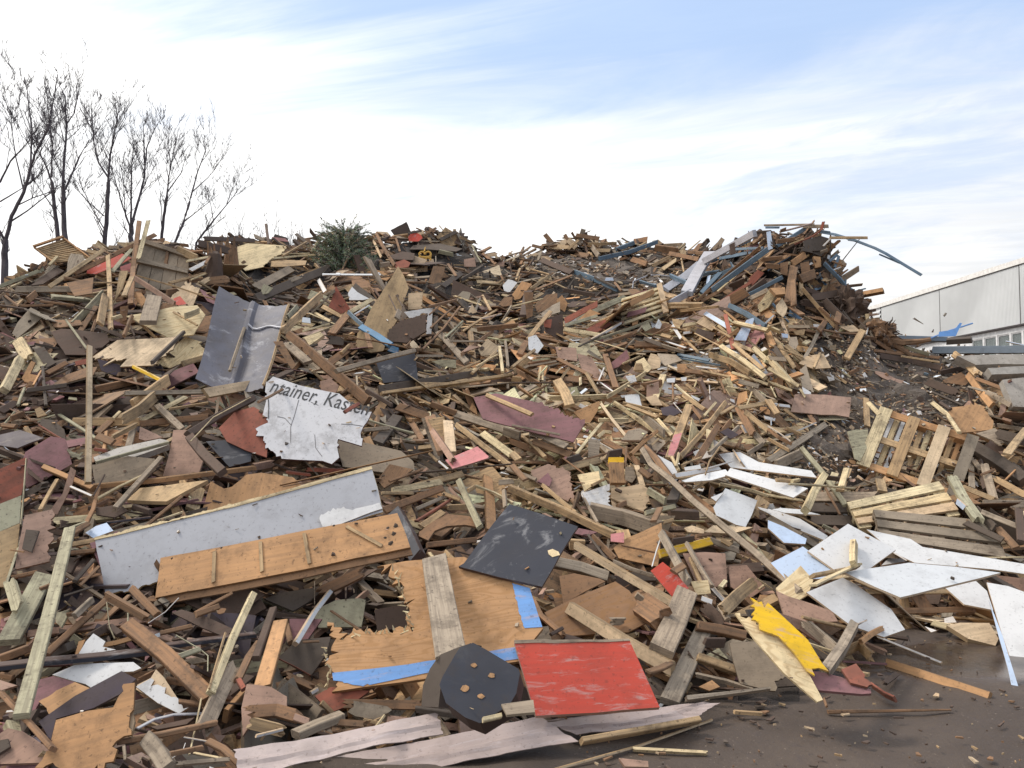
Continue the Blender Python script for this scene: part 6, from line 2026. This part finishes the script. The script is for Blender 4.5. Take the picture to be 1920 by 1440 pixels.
    rec = reg(sz, q, plane_from(c, n2) if abs(n2.dot((c - Vector((0, 0, EYE))).normalized())) > .12 else plane_from(c, n_), code, make=make, ang=ang, lenm=L, wm=W)
    rec['fam'] = fam; rec['dist'] = c.y; return rec
def build_rubble():
    r = random.Random(2024)
    for layer, n in (('deep', 2700), ('top', 3500), ('crest', 600), ('chip', 5200), ('soilchip', 1900)):
        for _ in range(n): filler(r, layer)
    # litter on the open mud
    for _ in range(480):
        u = r.uniform(1080, 1990); v = r.uniform(1200, 1460)
        if v < float(toe(u)) + 4: continue
        z = EYE / -float(rayv(u, v)[1]); c = pt(u, v, z); c.z = .012
        if zb[min(BH - 1, int(v / 2 + 10)), min(BW - 1, int(u / 2 + BO))] < 90: continue
        near = math.exp(-(v - float(toe(u))) / 60); 
        if r.random() > .35 + near: continue
        L = math.exp(r.uniform(math.log(.006), math.log(.06))); W = L * r.uniform(.15, .7); a = r.uniform(0, 3.14); ax = Vector((math.cos(a), math.sin(a), r.uniform(-.1, .1))).normalized(); s = Vector((-ax.y, ax.x, 0)).normalized(); nn = Vector((0, 0, 1))
        code = r.choice('dddkbbdtc'); sd = r.getrandbits(30)
        def make(mb, fine=False, c=c, ax=ax, s=s, L=L, W=W, code=code, sd=sd):
            r3 = random.Random(sd); plank_geo(mb, [c - ax * L / 2, c + ax * L / 2], s, ax.cross(s) if ax.cross(s).z > 0 else -ax.cross(s), W, .008, pal(code, .2, r=r3), pal(code, .2, r=r3), r3, taper=.6)
        q = [pr(c + ax * (i * L / 2) + s * (j * W / 2)) for i, j in ((-1, -1), (1, -1), (1, 1), (-1, 1))]
        rec = reg('wood_chip', q, plane_from(c, nn), code, make=make, ang=0, lenm=L, wm=W); rec['fam'] = 'wood'; rec['dist'] = c.y
def visible_ids():
    zz_ = np.full((BH, BW), 99.0); ids = np.full((BH, BW), -1)
    for i, p in enumerate(PIECES):
        for pl in p.get('polys', [p['poly']]):
            R = raster(pl, p['plane'])
            if R is None: continue
            sl, m, dep = R; mm = m & (dep < zz_[sl]); z = zz_[sl]; z[mm] = dep[mm]; a = ids[sl]; a[mm] = i
    a = ids[10:730, BO:BO + 960]; k, c = np.unique(a, return_counts=True)
    for i, n in zip(k, c):
        if i >= 0: PIECES[i]['vis'] = int(n)
CATS = {'plank': 'plank', 'lath': 'lath', 'board_fragment': 'board piece', 'painted_plank': 'painted plank', 'painted_board': 'painted board', 'timber_beam': 'timber beam', 'wood_block': 'wood block', 'metal_profile': 'metal profile', 'metal_scrap': 'metal scrap', 'laminate_scrap': 'laminate scrap', 'laminate_panel': 'laminate panel', 'laminate_strip': 'laminate strip'}
CW = {k: v[2] for k, v in PAL.items()}
NOUN = {'plank': 'plank', 'lath': 'lath', 'board_fragment': 'board piece', 'timber_beam': 'squared timber', 'metal_strip': 'metal strip', 'laminate_panel': 'panel piece', 'laminate_scrap': 'laminate scrap', 'black_board': 'board piece', 'painted_board': 'painted board piece', 'painted_plank': 'painted plank', 'metal_sheet': 'sheet piece', 'wood_block': 'wood block', 'metal_profile': 'metal profile', 'laminate_strip': 'laminate strip'}
def pose(p):
    if p['ang'] is None: return ''
    a = (p['ang'] + 90) % 180 - 90
    if abs(a) < 12: return 'lying level'
    if abs(a) > 65: return 'standing upright' 
    return ('rising right' if a > 0 else 'sloping down right') if abs(a) < 42 else ('leaning steeply right' if a > 0 else 'dropping steeply right')
def rel(p, l):
    dx, dy = p['u'] - l[1], p['v'] - l[2]; far = math.hypot(dx, dy) > 90
    if abs(dx) > 1.6 * abs(dy): w = 'right of' if dx > 0 else 'left of'
    elif abs(dy) > 1.6 * abs(dx): w = 'below' if dy > 0 else 'above'
    else: w = ('below' if dy > 0 else 'above') + (' and right of' if dx > 0 else ' and left of')
    return w + ' ' + l[0]
def size_word(p):
    if p['ang'] is None: return 'small' if p['area'] < 700 else ('large' if p['area'] > 5000 else 'middling')
    return 'short' if p['lenm'] < .35 else ('long' if p['lenm'] > .9 else 'medium-long')
def give_labels(objs):
    used = set(p['label'] for p in PIECES if p.get('label') and p.get('obj'))
    todo = sorted([p for p in objs if not p.get('label')], key=lambda p: -p['vis'])
    def texts(p):
        ls = sorted(LM, key=lambda l: (l[1] - p['u']) ** 2 + (l[2] - p['v']) ** 2)[:7]
        nn = NOUN.get(p['kind'], p['kind'].replace('_', ' ')); c = CW[p['code']]; po = pose(p); sz = size_word(p)
        if p['kind'] == 'lath': sz = {'short': 'short thin', 'long': 'long thin'}.get(sz, 'thin')
        for l in ls[:3]: yield f"{sz} {c} {nn} {po} {rel(p, l)}"
        for i in range(3):
            for j in range(i + 1, 5): yield f"{c} {nn} {po} {rel(p, ls[i])}, {rel(p, ls[j])}"
    def ok(t):
        t = ' '.join(t.split()); n = len(t.replace('-', ' ').split()); return t if 4 <= n <= 16 and t not in used else None
    for p in todo:
        for t in texts(p):
            t = ok(t)
            if t: break
        if not t:
            c = CW[p['code']]; nn = NOUN.get(p['kind'], p['kind'].replace('_', ' ')); l = min(LM, key=lambda l: (l[1] - p['u']) ** 2 + (l[2] - p['v']) ** 2)
            for w in ('second', 'third', 'fourth', 'fifth', 'sixth', 'seventh', 'eighth', 'ninth', 'tenth', 'eleventh'):
                t = ok(f"{w} largest {c} {nn} {rel(p, l)}")
                if t: break
        if t: used.add(t)
        p['label'] = t or f"{CW[p['code']]} piece in the rubble"
def finish():
    visible_ids()
    cnt = {}
    for p in PIECES:
        if p['obj'] is not None: cnt[p['kind']] = cnt.get(p['kind'], 0) + 1
    promote = []
    for p in sorted([p for p in PIECES if p['obj'] is None], key=lambda p: -p['vis']):
        lim = 300
        if p['vis'] < 26 or p['kind'] == 'wood_chip': continue
        if cnt.get(p['kind'], 0) < lim: cnt[p['kind']] = cnt.get(p['kind'], 0) + 1; promote.append(p)
    for p in promote:
        mb = MB(); p['make'](mb, True); p['obj'] = mb.build(p['kind'], p['fam'])
    give_labels([p for p in PIECES if p['obj'] is not None])
    G = {'plank': 'loose planks on the heap', 'lath': 'loose laths on the heap', 'board_fragment': 'broken board pieces on the heap', 'wood_block': 'wood blocks on the heap', 'timber_beam': 'squared timbers on the heap', 'laminate_panel': 'white and pale panels', 'laminate_scrap': 'laminate scraps on the heap', 'metal_profile': 'slate blue metal profiles', 'metal_scrap': 'slate blue metal scraps', 'wooden_pallet': 'pallets on the right slope'}
    for p in PIECES:
        o = p['obj']
        if o is None: continue
        if 'label' not in o.keys(): o['label'] = p['label']
        if 'category' not in o.keys(): o['category'] = CATS.get(p['kind'], p['kind'].replace('_', ' '))
        if p['kind'] in G: o['group'] = G[p['kind']]
    mbs = {}
    done = set(id(p) for p in promote)
    for p in PIECES:
        if p['obj'] is None:
            k = ('wood' if p['fam'] in ('wood', 'ply') else 'mixed'); kk = (('wood_rubble' if p['kind'] != 'wood_chip' and p['area'] > 60 else 'wood_splinters') if k == 'wood' else 'painted_scraps', p['fam'])
            p['make'](mbs.setdefault(kk, MB()))
    for (nm, fam), mb in mbs.items():
        o = mb.build(nm, fam, origin=Vector((0, 8, 1))); o['kind'] = 'stuff'; o['label'] = 'loose small wood rubble and splinters filling the heap'
    print('PIECES', len(PIECES), 'objects', sum(1 for p in PIECES if p['obj'] is not None), cnt)
# ------------------------------------------------------------------ the hall on the right
def corrug(name, mat, x, y0, y1, z0, z1, pitch, depth, parent, vertical=True, code=(.5, .5, .47)):
    """trapezoid-ribbed cladding on the plane x = const"""
    mb = MB(); prof = []; p = 0.0; L = (y1 - y0) if vertical else (z1 - z0)
    while p < L - 1e-6:
        for f, h in ((0, 0), (.3, 0), (.5, 1), (.8, 1)):
            if p + f * pitch <= L: prof.append((p + f * pitch, h * depth))
        p += pitch
    prof.append((L, 0)); vs = []
    for a, h in prof:
        if vertical: vs += [Vector((x - h, y0 + a, z0)), Vector((x - h, y0 + a, z1))]
        else: vs += [Vector((x - h, y0, z0 + a)), Vector((x - h, y1, z0 + a))]
    n = len(prof); fs = [(2 * i, 2 * i + 1, 2 * i + 3, 2 * i + 2) for i in range(n - 1)]
    mb.add(vs, fs, [code] * len(fs), [[(0, 0), (0, 1), (1, 1), (1, 0)]] * len(fs)); return mb.build(name, mat, parent)
def build_hall():
    X0 = 20.5
    def at(u): return X0 * F / (u - 960)         # distance along the facade of a picture column
    def zt(v, y): return EYE + (790 - v) / F * y
    ztop, zlow = 8.02, 5.50
    clad = flat_mat('ribbed_cladding', (.62, .63, .63), .5); clad.node_tree.nodes['Noise Texture'].inputs['Scale'].default_value = .25; white = flat_mat('white_render', (.78, .78, .78), .8); trim = flat_mat('fascia_metal', (.85, .81, .77), .5); dark = flat_mat('dark_joint', (.06, .05, .05), .8)
    glass = bpy.data.materials.new('window_glass'); glass.use_nodes = True; b = glass.node_tree.nodes['Principled BSDF']; b.inputs['Base Color'].default_value = (.55, .6, .6, 1); b.inputs['Roughness'].default_value = .08; b.inputs['Transmission Weight'].default_value = .85; b.inputs['IOR'].default_value = 1.3
    curt = flat_mat('curtain_cloth', (.55, .60, .55), .9)
    t = empty('factory_hall', Vector((X0 + 8, 40, 0)), 'long flat-roofed hall with ribbed grey cladding over white windowed wall', 'building')
    def bx(nm, m, x0, x1, y0, y1, z0, z1, par=t):
        vs = [Vector(p) for p in ((x0, y0, z0), (x1, y0, z0), (x1, y1, z0), (x0, y1, z0), (x0, y0, z1), (x1, y0, z1), (x1, y1, z1), (x0, y1, z1))]
        mb = MB(); mb.add(vs, [(0, 3, 2, 1), (4, 5, 6, 7), (0, 1, 5, 4), (1, 2, 6, 5), (2, 3, 7, 6), (3, 0, 4, 7)], [(.7, .7, .7)] * 6, [[(0, 0), (1, 0), (1, 1), (0, 1)]] * 6)
        if par is t: return mb.build(nm, m, t)
        o = mb.build(nm, m); loc = o.location.copy(); o.parent = par; o.location = loc - (t.location + par.location); return o
    seams = [at(1768) - 6 * i for i in range(1, 4)] + [at(1768), at(1657)]
    yend = at(1657) + 14
    y = at(1768) - 18
    for k in range(4):
        a = at(1768) - 18 + 6 * k; b_ = a + 6 if k < 3 else at(1657)
        if k == 3: a = at(1768)
        corrug('cladding_panel', clad, X0 - .04, a + .03, b_ - .03, zlow, ztop - .1, .09, .014, t)
        bx('joint', dark, X0 - .045, X0 - .0, b_ - .012, b_ + .012, zlow, ztop - .1)
    corrug('cladding_panel', clad, X0 - .04, at(1657) + .03, yend, zlow, ztop - .1, .25, .05, t, False)
    bx('roof_edge', trim, X0 - .10, X0 + .3, at(1768) - 19, yend + .2, ztop - .1, ztop + .12)
    bx('drip_strip', dark, X0 - .085, X0 - .02, at(1768) - 19, yend, ztop - .13, ztop - .103)
    bx('roof', trim, X0 + .3, X0 + 16, at(1768) - 19, yend + .2, ztop - .2, ztop + .1)
    bx('drip_strip', dark, X0 - .14, X0 - .002, at(1768) - 19, yend, zlow - .07, zlow)
    # wall with window openings: piers, sill wall and lintel
    ys = at(1768) - 18
    zsill, zhead = 3.9, 5.22
    bx('wall', white, X0, X0 + .3, ys, yend, 0, zsill); bx('wall', white, X0, X0 + .3, ys, yend, zhead, zlow - .075)
    bx('wall', white, X0 + .002, X0 + 16, yend - .3, yend - .001, 0, ztop - .2)
    wins = [(at(1845.5), at(1825)), (at(1870.5), at(1848)), (at(1896), at(1873)), (at(1919), at(1899))]
    y1 = at(1919)
    while y1 > ys + 2: wins.append((y1 - 1.0, y1 - .12)); y1 -= 1.0
    wins.sort(); pos = ys
    for a, b_ in wins:
        if a > pos + .01: bx('pier', white, X0 + .001, X0 + .3, pos, a, zsill, zhead)
        pos = b_
        w = bx('window_frame', white, X0 + .03, X0 + .10, a, a + .04, zsill, zhead)
        for args in ((X0 + .031, X0 + .099, b_ - .04, b_, zsill, zhead), (X0 + .032, X0 + .098, a + .04, b_ - .04, zhead - .05, zhead), (X0 + .032, X0 + .098, a + .04, b_ - .04, zsill, zsill + .05)):
            bx('frame_bar', white, *args, par=w)
        bx('pane', glass, X0 + .06, X0 + .07, a + .04, b_ - .04, zsill + .05, zhead - .05, par=w)
        mb = MB(); n = 26; vs = []
        for i in range(n + 1): yy = a + .02 + (b_ - a - .04) * i / n; xx = X0 + .22 + .035 * math.sin(i * 1.9 + a); vs += [Vector((xx, yy, zsill)), Vector((xx, yy, zhead))]
        mb.add(vs, [(2 * i, 2 * i + 1, 2 * i + 3, 2 * i + 2) for i in range(n)], [(.5, .5, .5)] * n, [[(0, 0), (0, 1), (1, 1), (1, 0)]] * n); mb.build('curtain', curt, t)
    bx('pier', white, X0 + .001, X0 + .3, pos, yend, zsill, zhead)
    bx('back_wall', white, X0 + 15.7, X0 + 16, ys, yend - .31, 0, ztop - .2)
    LM.append(('the white hall', 1800, 580))
# ------------------------------------------------------------------ bare trees and scrub
def bark():
    m, t, b = base_mat('bark'); pos = N(t, 'ShaderNodeNewGeometry').outputs['Position']
    c = MIX(t, RAMP(t, noise(t, mapped(t, pos, (8, 8, 2)), 1, 5, .6), .35, .7), (.075, .062, .068), (.13, .108, .112)); t.links.new(c, b.inputs['Base Color']); b.inputs['Roughness'].default_value = .9; return m
BARK = bark()
def limb(mb, tw, pts, r0, r1, r, lvl, dens=1.0):
    """smooth a polyline into a limb and grow side shoots from it"""
    out = []
    for a, b in zip(pts, pts[1:]):
        k = 4
        for j in range(k): 
            p = a.lerp(b, j / k); out.append(p + Vector((r.uniform(-1, 1), r.uniform(-1, 1), 0)) * r0 * .22 if j else p)
    out.append(pts[-1]); n = len(out); rad = [r0 + (r1 - r0) * (i / (n - 1)) for i in range(n)]
    tube(mb, out, rad, (.08, .07, .08), 7 if lvl == 0 else 5)
    tot = sum((b - a).length for a, b in zip(out, out[1:])); k = int(tot * 4.4 * dens)
    for _ in range(k):
        f = r.uniform(.12, 1) ** .8; i = min(n - 2, int(f * (n - 1))); o = out[i].lerp(out[i + 1], r.random()); d = (out[i + 1] - out[i]).normalized()
        side = Vector((r.uniform(-1, 1), r.uniform(-1, 1), r.uniform(-.1, .4))).normalized(); dr = (d * .9 + side * r.uniform(.6, 1.2) + Vector((0, 0, .25))).normalized()
        shoot(tw, o, dr, r.uniform(.8, 2.3) * (1.15 - f * .78) * (.5 if f > .7 else 1), min(rad[i] * .45, .028), r, 0)
def shoot(tw, o, d, L, rad, r, lvl):
    pts = [o]; k = 4
    for i in range(k): d = (d + Vector((r.uniform(-.2, .2), r.uniform(-.2, .2), r.uniform(-.02, .18)))).normalized(); pts.append(pts[-1] + d * L / k)
    tube(tw, pts, [rad, rad * .8, rad * .6, rad * .42, rad * .25], (.08, .07, .08), 3)
    if lvl < 2:
        for _ in range(r.choice((3, 4, 5)) + (1 if lvl == 0 else 0)):
            i = r.randrange(1, k + 1); side = Vector((r.uniform(-1, 1), r.uniform(-1, 1), r.uniform(0, .5))).normalized(); shoot(tw, pts[i], (d + side * .75).normalized(), L * r.uniform(.3, .6), max(.0075, rad * .5), r, lvl + 1)
TREES = [
 ('tall bare tree with a thick forked trunk at the left edge', 24, [([(8, 620), (9, 500), (10, 450)], .17, .13)],
   [([(10, 455), (22, 400), (45, 350), (57, 300), (68, 265), (90, 220), (100, 160), (108, 105)], .10, .02), ([(9, 450), (-6, 420), (-20, 380)], .07, .02), ([(45, 350), (30, 280), (22, 220), (20, 160)], .04, .012), ([(58, 290), (60, 220), (52, 150), (50, 130)], .05, .012), ([(22, 410), (50, 390), (90, 355), (118, 335)], .045, .012), ([(0, 330), (20, 285), (50, 250), (80, 200)], .05, .012), ([(0, 370), (30, 350), (60, 330)], .04, .012)]),
 ('bare tree with a slim leaning trunk, second from the left edge', 27, [([(110, 620), (109, 450), (104, 400), (98, 330)], .13, .08)],
   [([(98, 330), (88, 300), (70, 260), (65, 220)], .06, .015), ([(97, 320), (98, 250), (90, 180), (88, 140)], .05, .012), ([(104, 390), (85, 360), (60, 320)], .04, .012)]),
 ('tallest straight bare tree with many upright boughs, third from left', 26, [([(124, 620), (123, 450), (120, 400), (118, 340)], .15, .10)],
   [([(118, 340), (121, 270), (125, 210), (122, 150), (112, 130)], .08, .014), ([(122, 345), (140, 300), (152, 270), (168, 240)], .06, .012), ([(125, 208), (140, 185), (146, 140)], .04, .012), ([(123, 330), (105, 290), (96, 270)], .04, .012)]),
 ('bare tree with a straight dark trunk, fourth from left', 27, [([(197, 620), (196, 460), (200, 400), (203, 330)], .13, .09)],
   [([(203, 330), (206, 280), (212, 240), (220, 200), (216, 155)], .07, .014), ([(203, 320), (185, 290), (176, 245), (172, 190), (170, 145)], .06, .012), ([(195, 400), (165, 370), (140, 340)], .04, .012), ([(197, 430), (170, 380), (150, 330)], .035, .012), ([(206, 290), (190, 250), (155, 210)], .03, .01)]),
 ('bare tree with a many-stemmed fan crown, fifth from left', 28, [([(246, 620), (246, 450), (246, 420)], .15, .12)],
   [([(246, 430), (246, 370), (247, 300), (250, 250)], .07, .015), ([(247, 420), (262, 360), (271, 320), (275, 260), (285, 230), (300, 198)], .08, .014), ([(245, 425), (230, 380), (215, 320), (205, 290)], .05, .012), ([(271, 290), (270, 240), (268, 200)], .05, .012), ([(246, 430), (235, 400), (232, 330), (225, 290)], .04, .012)]),
 ('slender bare tree with two upright leaders, sixth from left', 30, [([(302, 620), (303, 450), (307, 400), (313, 360)], .10, .07)],
   [([(313, 360), (316, 320), (325, 270), (336, 215)], .05, .012), ([(314, 350), (340, 310), (350, 270)], .04, .012), ([(320, 300), (316, 250), (318, 210)], .035, .01)]),
 ('slender bare tree leaning right, seventh from left', 30, [([(318, 620), (328, 455), (345, 410), (358, 360)], .09, .06)],
   [([(358, 360), (370, 310), (385, 265), (378, 230)], .05, .012), ([(345, 412), (370, 390), (410, 355)], .04, .012), ([(360, 350), (390, 320), (405, 300)], .035, .01)]),
 ('small bare tree leaning far right beside the crate side', 31, [([(340, 620), (368, 455), (400, 410)], .08, .05)],
   [([(400, 410), (430, 370), (455, 335)], .045, .012), ([(400, 410), (395, 375), (385, 340)], .03, .01), ([(425, 375), (435, 345), (440, 330)], .03, .01)]),
]
def build_trees():
    for i, (lab, d, tr, bo) in enumerate(TREES):
        r = random.Random(i + 40); base = pt(tr[0][0][0][0], 790, d); base.z = 0
        t = empty('bare_tree', base, lab, 'tree', 'bare trees behind the heap'); tw = MB()
        def P3(path, dd): 
            a = r.uniform(-.25, .25); return [pt(u, v if v > 450 else 450 - (450 - v) * .90, d + dd + a * j) for j, (u, v) in enumerate(path)]
        for path, r0, r1 in [(a, b * .66, c * .66) for a, b, c in tr]:
            mb = MB(); pts = P3(path, 0); pts[0] = Vector((pts[0].x, pts[0].y, -.05)); limb(mb, tw, pts, r0, r1, r, 0, .12); mb.build('trunk', BARK, t)
        for path, r0, r1 in [(a, b * .62, c * .62) for a, b, c in bo]:
            mb = MB(); limb(mb, tw, P3(path, 0), r0, r1, r, 1); mb.build('bough', BARK, t)
        o = tw.build('twigs', BARK, t); o['kind'] = 'stuff'
    r = random.Random(77); mb = MB()
    for _ in range(55):
        u = r.uniform(330, 640); d = r.uniform(30, 40); p = pt(u, 790, d); p.z = 0; top = pt(u, r.uniform(424, 458), d); 
        pts = [Vector((p.x, p.y, 0)), Vector((p.x + r.uniform(-.3, .3), p.y, top.z * .5)), Vector((p.x + r.uniform(-.7, .7), p.y, top.z))]
        tube(mb, pts, [.02, .014, .006], (.1, .09, .1), 3)
        for _k in range(5): shoot(mb, pts[1].lerp(pts[2], r.uniform(.2, 1)), Vector((r.uniform(-.6, .6), r.uniform(-.4, .4), 1)).normalized(), r.uniform(.5, 1.4), .009, r, 1)
    o = mb.build('scrub', BARK, origin=Vector((-12, 35, 0))); o['kind'] = 'stuff'; o['label'] = 'faint mass of bare scrub behind the heap'
MAT['scuff'] = debris_mat('scuffed_grey_sheet', smear=(2.5, 4), grain=(3, 6), g_amt=.3, dirt=.25, speck=.3, scratch=.7, scratch_col=(.42,.42,.45), rough=.6, bump=.15, blotch=.5)
MAT['shell'] = debris_mat('dull_black_shell', smear=(3, 5), grain=(4, 6), g_amt=.1, dirt=.3, speck=.2, scratch=.15, scratch_col=(.2,.2,.2), rough=.7, bump=.2, blotch=.4)
MAT['sign'] = debris_mat('dirty_white_sign', grain=(4, 6), g_amt=.03, dirt=.34, speck=.35, rough=.55, bump=.06, blotch=.08)
build_ground(); build_heap(); build_hall(); build_trees()
parse(DATA_TOP)
build_conifer()
stump(402, 513, 30, 84, 'd', 'rotten brown tree stump standing on the crest behind the bent sheet', 'the tree stump')
stump(433, 498, 26, 76, 'b', 'taller split stump beside the yellowish chipboard on the crest', 'the split stump')
build_rack(); build_crate()
parse(DATA_LEFT); build_bent_sheet(); parse(DATA_MID); build_fan(); build_right_edge()
parse(DATA_LOW); build_sign(); build_yellow_post()
P('g', [(1205, 843), (1222, 872), (1258, 900), (1300, 940), (1345, 978), (1420, 1040), (1500, 1112)], 13, {'th': '.05', 'r': '8', 'nm': 'bent_pole'}, 'long bent grey pole slanting down to the white panels', 'the long bent pole')
build_pallets(); parse(DATA_RIGHT); parse(DATA_WHITE)
build_big_panels(); parse(DATA_BOTTOM); build_bottom_things(); parse(DATA_FRONT)
build_rubble(); finish()
